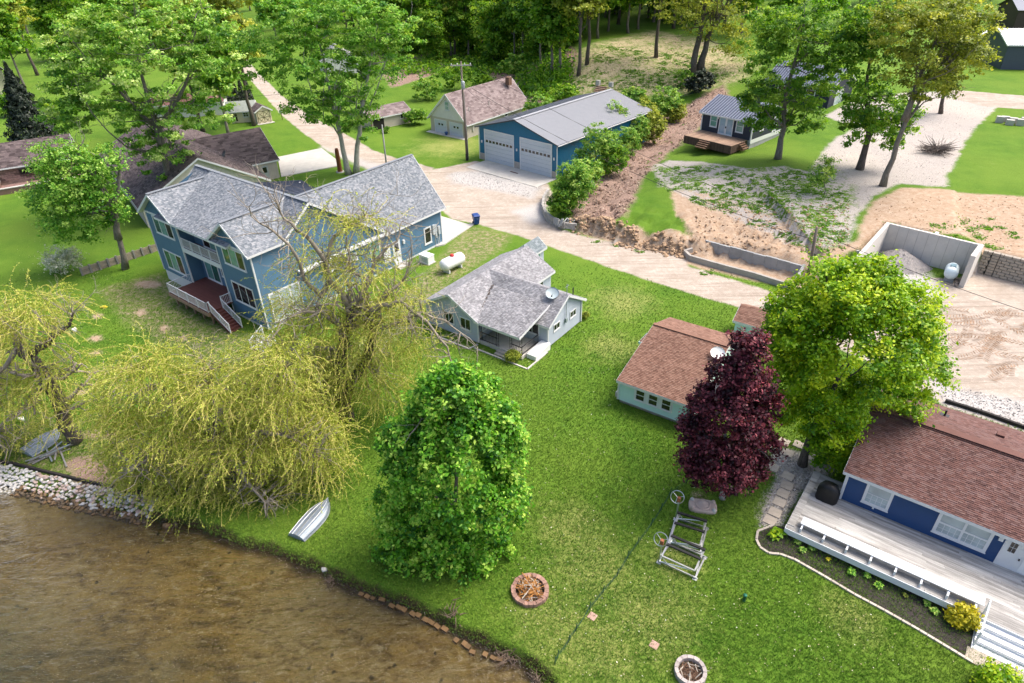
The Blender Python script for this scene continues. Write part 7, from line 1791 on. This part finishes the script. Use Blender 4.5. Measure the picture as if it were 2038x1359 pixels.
    shrub('golden_bush', 'bright yellow bush beside the white steps', 'bush', 1918, 1228, 30, 28, L_GOLD, 3600, .16, 90, None, .2, inner=.5, base=T(1915, 1240))
    shrub('corner_bush', 'green bush at the bottom right corner of the view', 'bush', 1990, 1356, 44, 18, L_YELLOW, 2000, .16, 91, None, .25)
    g = thing('covered_grill', 'grill under a black cover at the corner of the navy house', 'grill', cw(NO, -38, 1.2, 3.6, .745), YAW(-38))
    n = 18; V = []
    R_ = np.random.default_rng(1)
    for z, a, b in ((0, .62, .40), (.35, .60, .38), (.8, .60, .36), (1.05, .46, .34), (1.2, .25, .22)):
        for i in range(n):
            t_ = 2 * math.pi * i / n; c_, s_ = math.cos(t_), math.sin(t_); r = 1 / ((abs(c_) / a) ** 3.2 + (abs(s_) / b) ** 3.2) ** (1 / 3.2) * (1 + .05 * math.sin(t_ * 7 + z * 3)); V.append((r * c_, r * s_, z))
    Fc = [(j * n + i, j * n + (i + 1) % n, (j + 1) * n + (i + 1) % n, (j + 1) * n + i) for j in range(4) for i in range(n)] + [tuple(4 * n + i for i in range(n))]
    link_mesh('cover', V, Fc, M('cover_black', (.008, .008, .009), .5, .2), g, None, True)
    k = MB(); k.box((-.3, -.3, 0), (.3, .3, .3)); k.build('cart', MATS['black_metal'], g)
    ed = thing('timber_edging', 'dark timber edging between the gravel yard and the lawn behind the navy house', 'edging', T(1880, 800))
    pts = [T(*p) for p in ((1878, 800), (1960, 826), (2060, 862))]; m_ = MB()
    for a, b in zip(pts[:-1], pts[1:]): m_.bar(a - pts[0] + (0, 0, .12), b - pts[0] + (0, 0, .12), .2, .28)
    m_.build('beam', M('timber_dark', (.03, .026, .024), .9, .3), ed)
path_and_bed()
# ---- shore: stone revetment, edging blocks, driftwood, boats
def rock(seed, name, mat):
    import bmesh
    bm = bmesh.new(); bmesh.ops.create_icosphere(bm, subdivisions=1, radius=1.0); g = random.Random(seed)
    for v in bm.verts: v.co *= g.uniform(.72, 1.15)
    for v in bm.verts: v.co.z *= .62; v.co.y *= .85
    me = bpy.data.meshes.new(name); bm.to_mesh(me); bm.free(); me.materials.append(mat); return me
def shore_things():
    rng = np.random.default_rng(12)
    t = thing('stone_revetment', 'sloping bank of pale rounded stones along the left shore', 'stone bank', T(150, 975))
    b = np.array(t.location)
    mats = [M('stone_white', (.60, .58, .55), .85, .25, 5), M('stone_grey', (.46, .43, .41), .85, .3, 5), M('stone_rose', (.48, .37, .33), .85, .3, 5)]; wet = [M('stone_wet', (.20, .125, .06), .6, .4, 5), M('stone_wet_dark', (.12, .085, .05), .6, .4, 5)]
    dry_m = [rock(i, 'stone', mats[i % 3]) for i in range(6)]; wet_m = [rock(20 + i, 'stone', wet[i % 2]) for i in range(4)]
    P = []
    for _ in range(2600):
        f = rng.random() * 2.35 + 2.62; i = int(f); a, c = SHORE[i], SHORE[i + 1]; q = a + (c - a) * (f - i); nrm = np.array([-(c - a)[1], (c - a)[0]]) / np.linalg.norm(c - a)
        s = rng.uniform(-.55, 1.15); p = q + nrm * s
        if len(P) and min(((pp[0] - p) ** 2).sum() for pp in P) < .030: continue
        P.append((p, s))
        if len(P) > 560: break
    P.sort(key=lambda e: e[0][0] ** 2 + e[0][1] ** 2)
    rest = MB()
    for k, (p, s) in enumerate(P):
        me = wet_m[rng.integers(4)] if s < .05 + rng.normal(0, .15) else dry_m[rng.integers(6)]; r = rng.uniform(.12, .21)
        z = max(H1(*p), -.75) + .06; rot = (rng.uniform(-.3, .3), rng.uniform(-.3, .3), rng.uniform(0, 6.28))
        if k < 300:
            o = bpy.data.objects.new('stone', me); C.objects.link(o); o.parent = t; o.location = (p[0] - b[0], p[1] - b[1], z - b[2]); o.rotation_euler = rot; o.scale = (r, r, r)
        else:
            Mx = Matrix.Rotation(rot[2], 3, 'Z'); rest.add([tuple(Mx @ v.co * r + Vector((p[0] - b[0], p[1] - b[1], z - b[2]))) for v in me.vertices], [tuple(f.vertices) for f in me.polygons])
    if rest.v: rest.build('small_stones', mats[0], t)['kind'] = 'stuff'
    e = thing('timber_edging', 'dark timber board along the top of the stone bank', 'edging', T(150, 960)); eb = np.array(e.location); m_ = MB(); line = []
    for i in range(2, 5):
        a, c = SHORE[i], SHORE[i + 1]; nrm = np.array([-(c - a)[1], (c - a)[0]]) / np.linalg.norm(c - a); line.append((a + nrm * 1.3, c + nrm * 1.3))
    for a, c in line: m_.bar((*(a - eb[:2]), .1), (*(c - eb[:2]), .1), .14, .3)
    m_.build('board', M('timber_dark', (.03, .026, .024)), e)
    # edging blocks at the water line
    t = thing('shore_edging', 'row of brown edging blocks at the water line below the round tree', 'edging', T(880, 1245)); b = np.array(t.location)
    px = [(690, 1170), (740, 1185), (790, 1203), (840, 1226), (880, 1246), (905, 1268), (950, 1292), (1000, 1312)]; pts = [np.append(G(x, y + 4, -.46), -.50) for x, y in px]; mt = M('edge_brown', (.17, .10, .04), .8, .35, 5, tint=.25); seg = []
    for a, c in zip(pts[:-1], pts[1:]):
        k = max(1, int(np.linalg.norm(c - a) / .33)); seg += [(a + (c - a) * i / k, a + (c - a) * (i + rng.uniform(.72, .88)) / k) for i in range(k)]
    for a, c in seg:
        if rng.random() < .2: continue
        m_ = MB(); m_.cur = rng.random(); j = np.append(rng.normal(0, .05, 2), rng.normal(0, .02)); m_.bar(a - b + j, c - b + j + np.append(rng.normal(0, .04, 2), 0), rng.uniform(.19, .25), .2); m_.build('edging_block', mt, t)
    for lb, (x, y), r, mt in (('large brown boulder at the end of the stone bank', (332, 1047), .32, wet[0]), ('pale square block on the shore below the willow', (646, 1133), .2, MATS['concrete'])):
        t = thing('shore_stone', lb, 'stone', T(x, y)); o = bpy.data.objects.new('stone', rock(33, 'stone', mt)); C.objects.link(o); o.parent = t; o.scale = (r * 1.3, r, r)
    def roots(px, py, n, ln, seed, label):
        g = np.random.default_rng(seed); t = thing('driftwood', label, 'driftwood', T(px, py)); m_ = MB()
        for _ in range(n): d = unit(g.normal(size=3) * (1, 1, .35)); p = g.normal(size=3) * (.25, .25, .05) + (0, 0, .08); m_.tube([p, p + d * ln * .5 + g.normal(size=3) * .05, p + d * ln * g.uniform(.6, 1.2)], [.03, .02, .006], 5)
        m_.build('branches', M('driftwood_brown', (.16, .115, .08), .9, .4, 5), t, False, False)
    roots(908, 1222, 22, .6, 1, 'tangle of roots at the shore below the fire pit'); roots(1010, 1305, 60, .7, 2, 'washed up twigs and leaves on the shore at the bottom'); roots(660, 1158, 16, .6, 3, 'broken twigs on the bank by the pale square block'); roots(345, 1052, 12, .5, 4, 'twigs caught on the shore beside the boulder')
    roots(1075, 1350, 40, .6, 5, 'washed up debris at the bottom edge near the wire fence')
shore_things()
def rowboat(name, label, a, b, w, mat, mat_in, seed):
    a, b = np.asarray(a), np.asarray(b); L = np.linalg.norm(b - a); c = (a + b) / 2
    t = thing(name, label, 'boat', (*c, H1(*c)), rz_of(a, b)); n = 12; V = []; prof = []
    for i in range(n + 1):
        f = i / n; x = L * (f - .5); k = (1 - max(0, (f - .5) / .5) ** 2.4) * (.86 + .14 * min(1, f * 3)); h = .42 * (.85 + .15 * f)
        hw = max(w / 2 * k, .02); prof.append((x, hw, h))
        V += [(x, -hw, .05), (x, -hw * .92, h * .62), (x, -hw * .55, h), (x, 0, h * 1.06), (x, hw * .55, h), (x, hw * .92, h * .62), (x, hw, .05)]
    Fc = [(i * 7 + j, (i + 1) * 7 + j, (i + 1) * 7 + j + 1, i * 7 + j + 1) for i in range(n) for j in range(6)] + [tuple(range(7))[::-1]]
    link_mesh('hull', V, Fc, mat, t, None, False)
    m_ = MB()
    for f in (-.62, -.3, .3, .62): m_.tube([(x, f * hw * 1.3, h * (1.0 if abs(f) < .5 else .78) + .02) for x, hw, h in prof[:-1]], .02, 4, False)
    m_.tube([(x, 0, h * 1.06 + .03) for x, hw, h in prof], .035, 5, False); m_.build('strakes', mat_in, t)
    m_ = MB(); m_.tube([(x, -hw - .01, .06) for x, hw, h in prof], .035, 5, False); m_.tube([(x, hw + .01, .06) for x, hw, h in prof], .035, 5, False); m_.build('gunwale', mat_in, t)
    return t
rowboat('rowboat', 'upturned silver aluminium rowboat under the willow by the shore', G(590, 1072), G(655, 1000), 1.35, M('boat_alu', (.26, .31, .37), .5, .3, 3, metal=.25), MATS['alu'], 1)
rowboat('rowboat', 'upturned blue grey rowboat beside the left willow', G(52, 905), G(118, 862), 1.5, M('boat_grey', (.30, .36, .41), .5, .2, 3), M('boat_trim', (.42, .44, .60), .5), 2)
def shore_clutter():
    g = np.random.default_rng(8); t = thing('lumber_pile', 'loose pile of grey boards and pipes beside the blue grey boat', 'lumber', T(108, 905))
    for i in range(11):
        m_ = MB(); L = g.uniform(1.4, 2.6); a = g.uniform(.5, 1.2) if i < 8 else g.uniform(1.4, 2.6); d = np.array([math.cos(a), math.sin(a), 0]); p = np.array([g.uniform(-.8, .8), g.uniform(-.4, .4), .08 + .05 * (i % 4)]); m_.bar(p - d * L / 2, p + d * L / 2 + (0, 0, g.uniform(-.05, .2)), .1, .05); m_.build('board', MATS['wood_grey'] if i % 3 else MATS['alu'], t)
    for lb, (x, y), cat, nm in (('white bucket hanging from the broken willow branch', (150, 660), 'bucket', 'bucket'), ('white bucket standing by the foot of the left willow', (150, 856), 'bucket', 'bucket'), ('white float caught in the left willow', (45, 838), 'float', 'float')):
        t = thing(nm, lb, cat, T(x, y)); m_ = MB(); m_.lathe([(.001, 0), (.14, 0), (.18, .36), (.16, .36), (.13, .05), (.001, .05)], 12); m_.build('shell', MATS['white_plastic'], t, True)
    t = thing('yellow_toy', 'small yellow plastic toy lying on the lawn left of the blue house', 'toy', T(207, 612)); m_ = MB(); m_.box((-.3, -.12, 0), (.3, .12, .1)); m_.box((-.1, -.2, .1), (.2, .1, .2)); m_.build('body', M('toy_yellow', (.65, .55, .05), .5), t)
    # low retaining fence left of the blue house
    a, b = G(165, 548), G(318, 498); L = np.linalg.norm(b - a); t = thing('retaining_fence', 'low weathered plank retaining fence left of the blue house', 'fence', (*a, 0), rz_of(a, b)); n = 9
    for i in range(n + 1): m_ = MB(); m_.box((L * i / n - .09, -.12, -.2), (L * i / n + .09, .06, .95)); m_.build('post', MATS['wood_grey'], t)
    for i in range(n):
        for k in range(3): m_ = MB(); m_.cur = g.random(); m_.box((L * i / n + .1, -.03, .02 + k * .28), (L * (i + 1) / n - .1, .03, .28 + k * .28)); m_.build('plank', M('plank_tan', (.34, .29, .23), .9, .3, 3, tint=.2), t)
    # brush pile and pale blocks on the lot
    def brush(px, py, rx, n, seed, label):
        q = np.random.default_rng(seed); t = thing('brush_pile', label, 'brush pile', T(px, py)); m_ = MB()
        for _ in range(n): a = q.uniform(0, 6.28); p = np.array([rx * .5 * math.cos(a) * q.random(), rx * .35 * math.sin(a) * q.random(), .1 + q.random() * .7]); d = unit(np.array([math.cos(a) + q.normal() * .5, math.sin(a) + q.normal() * .5, q.normal() * .3 + .15])); L_ = rx * q.uniform(.4, 1.0); m_.tube([p, p + d * L_ * .5 + q.normal(size=3) * .1, p + d * L_], [.035, .025, .008], 4, False)
        m_.build('sticks', M('brush_grey', (.15, .12, .105), .9, .4, 4), t, False, False)
    brush(1862, 304, 2.3, 210, 3, 'heap of grey brushwood on the gravel lot')
    t = thing('pale_blocks', 'cluster of pale concrete blocks on the grass at the right edge', 'concrete blocks', T(2012, 246), YAW(-30))
    for i, (x, y) in enumerate(((-1.5, 0), (-.3, -.9), (1.0, -.6), (.2, .5), (1.6, .6), (-.8, 1.0), (2.6, 0))): m_ = MB(); m_.box((x - .5, y - .35, 0), (x + .5, y + .35, .75 if i % 2 else .9)); m_.build('block', MATS['concrete'], t)
    # woodland stairs, post with sign, pads
    t = thing('woodland_stairs', 'short wooden stairs climbing the slope behind the barn', 'stairs', T(1186, 186), YAW(-40)); z = 0
    for i in range(5): m_ = MB(); m_.box((-1.0, i * .45, i * .22 - .2), (1.0, i * .45 + .42, i * .22 + .02)); m_.build('step', MATS['wood_deck'], t)
    for x in (-1.2, 1.6): m_ = MB(); m_.box((x - .35, 2.2, .9), (x + .35, 2.8, 1.75)); m_.build('post_block', MATS['concrete'], t)
    t = thing('mailbox', 'small pale mailbox on a thin post beside the track', 'mailbox', (-40.7, 121.8, 0)); m_ = MB(); m_.box((-.05, -.05, 0), (.05, .05, 1.2)); m_.build('post', MATS['wood_brown'], t); m_ = MB(); m_.box((-.3, -.18, 1.2), (.3, .18, 1.5)); m_.tube([(-.3, 0, 1.5), (.3, 0, 1.5)], .17, 10); m_.build('box', M('mail_pale', (.55, .66, .66), .5), t)
    for nm, lb, px in (('concrete_driveway', 'pale concrete driveway left of the sandy track', [(560, 352), (553, 314), (640, 296), (674, 322), (676, 331)]), ('concrete_pad', 'pale concrete pad at the far end of the blue house', [(858, 416), (880, 432), (932, 447), (952, 442), (884, 488), (868, 492)])):
        P = [np.array([*T(*p)[:2], .06]) for p in px]; m_ = MB(); m_.add([p + (0, 0, .06) for p in P], [tuple(range(len(P)))]); k = len(P); m_.add([p + (0, 0, .06) for p in P] + [p - (0, 0, .3) for p in P], [(i, k + i, k + (i + 1) % k, (i + 1) % k) for i in range(k)])
        o = link_mesh(nm, m_.v, m_.f, MATS['concrete']); tag(o, lb, None, None, 'structure')
shore_clutter()

def clods():
    rng = np.random.default_rng(31); g = [rock(60 + i, 'clod', None) for i in range(5)]; m_ = MB()
    Vs = [(np.array([v.co[:] for v in q.vertices]), [tuple(f.vertices) for f in q.polygons]) for q in g]
    line = [T(px, py)[:2] for px, py in ((1146, 452), (1180, 452), (1220, 462), (1260, 470), (1300, 478), (1340, 486), (1372, 494))]
    n = 640; i = rng.integers(0, len(line) - 1, n); f = rng.random((n, 1)); LN = np.array(line); p = LN[i] + (LN[i + 1] - LN[i]) * f + rng.normal(0, .5, (n, 2)); r = np.where(rng.random(n) < .5, rng.uniform(.10, .36, n), rng.uniform(.05, .14, n))
    pts = [(np.append(a, z + rr * .15), rr) for a, z, rr in zip(p, height(p), r)]
    q_ = TB(rng.uniform(1385, 1690, 700), rng.uniform(405, 500, 700)); pts += [(a, rng.uniform(.04, .17)) for a in q_]
    q_ = TB(rng.uniform(1740, 2040, 400), rng.uniform(392, 500, 400)); pts += [(a, rng.uniform(.03, .12)) for a in q_]
    for p, r in pts:
        V, Fc = Vs[rng.integers(5)]; a_ = rng.uniform(0, 6.28); R_ = np.array([[math.cos(a_), -math.sin(a_), 0], [math.sin(a_), math.cos(a_), 0], [0, 0, 1]]); m_.cur = rng.random()
        m_.add(list((V @ R_.T) * np.array([r, r, r * 1.25]) + p), Fc)
    o = m_.build('soil_clods', M('soil_clod', (.47, .32, .20), .95, .35, 4, tint=.3, bmp=.6), None); tag(o, 'loose orange soil clods fallen along the cut bank', 'soil clods', None, 'stuff')
    # tufts of grass between the gravel, on the bank and in the meadow
    q, ti = [], []
    for poly, n, sz in (([(1300, 330), (1500, 335), (1640, 345), (1690, 400), (1680, 500), (1620, 505), (1540, 470), (1310, 372)], 900, .5), ([(1735, 440), (1800, 455), (1900, 480), (2000, 500), (2036, 470), (1960, 430), (1840, 445)], 60, .8), ([(1110, 178), (1210, 92), (1400, 105), (1450, 150), (1380, 180)], 500, .9), ([(1160, 470), (1300, 502), (1310, 512), (1165, 478)], 60, .4), ([(1385, 540), (1420, 536), (1440, 545), (1400, 550)], 20, .4), ([(1240, 350), (1300, 300), (1400, 210), (1440, 190), (1400, 230), (1300, 330)], 90, .5)):
        W_ = np.array(poly, float); lo, hi = W_.min(0), W_.max(0)
        c = rng.uniform(lo, hi, (n * 2, 2)); c = c[(poly_sd(c, W_) > 0) & (vnoise(c / np.array([[26., 12.]]), 1.0, 44) > .42)][:n]
        for p in TB(c[:, 0], c[:, 1]):
            k = 12; r = sz * rng.uniform(.4, 1.2)
            k = int(18 + 14 * rng.random()); C_ = p + rng.normal(size=(k, 3)) * np.array([r * .42, r * .30, 0]); C_[:, 2] = height(C_[:, :2]) + .03; q.append(leaf_quads(rng, C_, unit(rng.normal(size=(k, 3)) * .5 + (0, 0, .8)), .16 * sz + .10, .45)); ti.append(np.clip(rng.normal(.4, .2, k), 0, 1))
    o = quads_mesh('grass_clumps', np.concatenate(q), L_DARK, None, np.concatenate(ti)); tag(o, 'scattered clumps of green grass on the gravel and the bank', 'grass', None, 'stuff')
clods()
def litter():
    rng = np.random.default_rng(51)
    def flat(name, label, polys, n, sz, mat, y0=.02, up=2.2):
        q, ti = [], []
        for poly, w in polys:
            W_ = np.array(poly, float); lo, hi = W_.min(0), W_.max(0); c = rng.uniform(lo, hi, (int(n * w * 2.5), 2)); c = c[poly_sd(c, W_) > 0][:int(n * w)]
            if not len(c): continue
            P = TB(c[:, 0], c[:, 1]) + np.array([0, 0, y0]); q.append(leaf_quads(rng, P, unit(rng.normal(size=P.shape) + (0, 0, up)), sz, .6)); ti.append(rng.random(len(P)))
        o = quads_mesh(name, np.concatenate(q), mat, None, np.concatenate(ti)); tag(o, label, None, None, 'stuff')
    LF = leaf_mat('dead_leaf', (.10, .05, .035), (.27, .175, .13), (.50, .38, .30), .1)
    flat('fallen_leaves', 'brown fallen leaves and twigs on the bank beside the barn and in the wood', [(MASK_PX['m_leaf'][0], 1.0), (MASK_PX['m_leaf'][1], .35), (MASK_PX['m_meadow'][0], .3)], 6500, .26, LF)
    flat('loose_gravel', 'loose grey stones strewn over the gravel lot and yard', [(MASK_PX['m_gravel'][0], 1.0), (MASK_PX['m_stone'][0], .25), (MASK_PX['m_stone'][2], .4), (MASK_PX['m_gravel'][1], .35)], 5000, .13, leaf_mat('gravel_chip', (.13, .12, .11), (.36, .335, .31), (.62, .59, .56), 0), .015)
    flat('lawn_specks', 'pale dead leaves and small white flowers dotted over the near lawn', [([(760, 760), (1180, 560), (1450, 640), (1330, 900), (1500, 1100), (1960, 1340), (1120, 1350), (1000, 1220), (1090, 900)], 1.0), ([(60, 420), (240, 560), (160, 660), (0, 600)], .4)], 900, .075, leaf_mat('speck', (.30, .22, .10), (.50, .45, .28), (.78, .76, .66), .1), .07)
litter()
def tyre_tracks():
    rng = np.random.default_rng(17); V, ti = [], []
    c0 = T(1945, 655)[:2]
    for k in range(17):
        a0 = rng.uniform(0, 6.28); R_ = rng.uniform(6, 16); ce = c0 + rng.normal(0, 2.2, 2) - R_ * np.array([math.cos(a0), math.sin(a0)]); span = rng.uniform(6, 11) / R_
        n = int(span * R_ / .27); a = a0 - span / 2 + span * np.arange(n) / n; keep = vnoise(np.c_[a * R_, a * 0 + k * 3], 1.6, 3) > .34; a = a[keep]
        for off in (0, .42):
            rr = R_ + off; d = np.c_[np.cos(a), np.sin(a)]; s_ = np.c_[-d[:, 1], d[:, 0]]; c = ce + d * rr; sk = s_ * .16 * (1 if off else -1)
            w = rng.uniform(.02, .055, (len(a), 1)); q = np.stack([c - d * .17 - s_ * w - sk, c + d * .17 - s_ * w + sk * .3, c + d * .17 + s_ * w + sk * .3, c - d * .17 + s_ * w - sk], 1)
            if len(q): V.append(q); ti.append(rng.random(len(q)))
    q = np.concatenate(V); z = height(q.reshape(-1, 2)).reshape(-1, 4, 1) + .025
    o = quads_mesh('tyre_tracks', np.concatenate([q, z], 2), M('track_soil', (.36, .235, .15), .95, .3, 4, tint=.3), None, np.concatenate(ti)); tag(o, 'churned tractor tyre marks in the sandy yard', 'tyre tracks', None, 'stuff')
tyre_tracks()
def understory():
    rng = np.random.default_rng(41); q, ti = [], []
    px = rng.uniform(735, 1130, 1500); py = rng.uniform(30, 150, 1500) + 45 * (px > 1040)
    for p in TB(px, py):
        k = 16; r = rng.uniform(.6, 1.6)
        C_ = p + rng.normal(size=(k, 3)) * np.array([r, r, .45]) + (0, 0, .6); q.append(leaf_quads(rng, C_, unit(rng.normal(size=(k, 3)) + (0, 0, .6)), .75, .6)); ti.append(np.clip(rng.normal(.35, .2, k), 0, 1))
    o = quads_mesh('undergrowth', np.concatenate(q), L_FOREST, None, np.concatenate(ti)); tag(o, 'dense low green undergrowth on the floor of the wood', 'undergrowth', None, 'stuff')
understory()

# ---- grass tufts over the lawn (ground cover)
def grass():
    lawn = bpy.data.objects['lawn']
    mt, t, N, L = nt('grass_blade'); out = N.new('ShaderNodeOutputMaterial'); p = N.new('ShaderNodeBsdfPrincipled'); L.new(p.outputs[0], out.inputs[0])
    pos = N.new('ShaderNodeNewGeometry').outputs['Position']; a = noise(N, L, pos, .45, 4, .6); b = noise(N, L, pos, .09, 3, .6)
    at = N.new('ShaderNodeAttribute'); at.attribute_type = 'INSTANCER'; at.attribute_name = 'tint'
    g = mixrgb(N, L, ramp(N, L, a, [(.36, 0), (.64, 1)]), (.062, .160, .011), (.118, .232, .018)); g = mixrgb(N, L, ramp(N, L, b, [(.42, 0), (.62, .8)]), g, (.155, .260, .028))
    g = mixrgb(N, L, ramp(N, L, at.outputs['Fac'], [(.6, 0), (1, .6)]), g, (.26, .33, .06)); g = mixrgb(N, L, ramp(N, L, at.outputs['Fac'], [(0, .45), (.35, 0)]), g, (.035, .11, .008))
    L.new(g, p.inputs['Base Color']); p.inputs['Roughness'].default_value = .6; p.inputs['Specular IOR Level'].default_value = .25
    rng = np.random.default_rng(4); V, Fc = [], []
    for i in range(7):
        a_ = rng.uniform(0, 6.28); d = np.array([math.cos(a_), math.sin(a_), 0]); s = np.array([-d[1], d[0], 0]); o = d * rng.uniform(0, .06); h = rng.uniform(.05, .10); k = len(V)
        V += [o - s * .012, o + s * .012, o + d * rng.uniform(.02, .08) + (0, 0, h)]; Fc.append((k, k + 1, k + 2))
    tuft = link_mesh('grass_tuft', V, Fc, mt); tuft.location = (0, -40, -30)
    ng = bpy.data.node_groups.new('scatter', 'GeometryNodeTree'); ng.interface.new_socket('Geometry', in_out='INPUT', socket_type='NodeSocketGeometry'); ng.interface.new_socket('Geometry', in_out='OUTPUT', socket_type='NodeSocketGeometry')
    n = ng.nodes; l = ng.links; go = n.new('NodeGroupOutput'); oi = n.new('GeometryNodeObjectInfo'); oi.inputs[0].default_value = lawn; ti = n.new('GeometryNodeObjectInfo'); ti.inputs[0].default_value = tuft; ti.inputs['As Instance'].default_value = True
    ds = n.new('GeometryNodeDistributePointsOnFaces'); ds.inputs['Seed'].default_value = 3
    ps = n.new('GeometryNodeInputPosition'); sx = n.new('ShaderNodeSeparateXYZ'); l.new(ps.outputs[0], sx.inputs[0])
    mr = n.new('ShaderNodeMapRange'); l.new(sx.outputs['Y'], mr.inputs['Value']); mr.inputs['From Min'].default_value = 18; mr.inputs['From Max'].default_value = 62; mr.inputs['To Min'].default_value = 95; mr.inputs['To Max'].default_value = 0
    l.new(oi.outputs['Geometry'], ds.inputs['Mesh']); l.new(mr.outputs[0], ds.inputs['Density'])
    ip = n.new('GeometryNodeInstanceOnPoints'); l.new(ds.outputs['Points'], ip.inputs['Points']); l.new(ti.outputs['Geometry'], ip.inputs['Instance'])
    rv = n.new('FunctionNodeRandomValue'); rv.data_type = 'FLOAT_VECTOR'; rv.inputs[0].default_value = (-.2, -.2, 0); rv.inputs[1].default_value = (.2, .2, 6.28); l.new(rv.outputs[0], ip.inputs['Rotation'])
    rs = n.new('FunctionNodeRandomValue'); rs.data_type = 'FLOAT'; rs.inputs[2].default_value = .7; rs.inputs[3].default_value = 1.5; l.new(rs.outputs[1], ip.inputs['Scale'])
    sa = n.new('GeometryNodeStoreNamedAttribute'); sa.domain = 'INSTANCE'; sa.inputs['Name'].default_value = 'tint'; rt = n.new('FunctionNodeRandomValue'); rt.inputs['Seed'].default_value = 9
    l.new(ip.outputs[0], sa.inputs['Geometry']); l.new(rt.outputs[1], sa.inputs['Value']); l.new(sa.outputs[0], go.inputs[0])
    me = bpy.data.meshes.new('grass'); o = bpy.data.objects.new('grass', me); C.objects.link(o); o.modifiers.new('scatter', 'NODES').node_group = ng
    tag(o, 'short green grass blades covering the near lawn', 'grass', None, 'stuff')
    tuft.hide_render = True; tag(tuft, 'one tuft of short green grass', 'grass', None, 'helper')
grass()
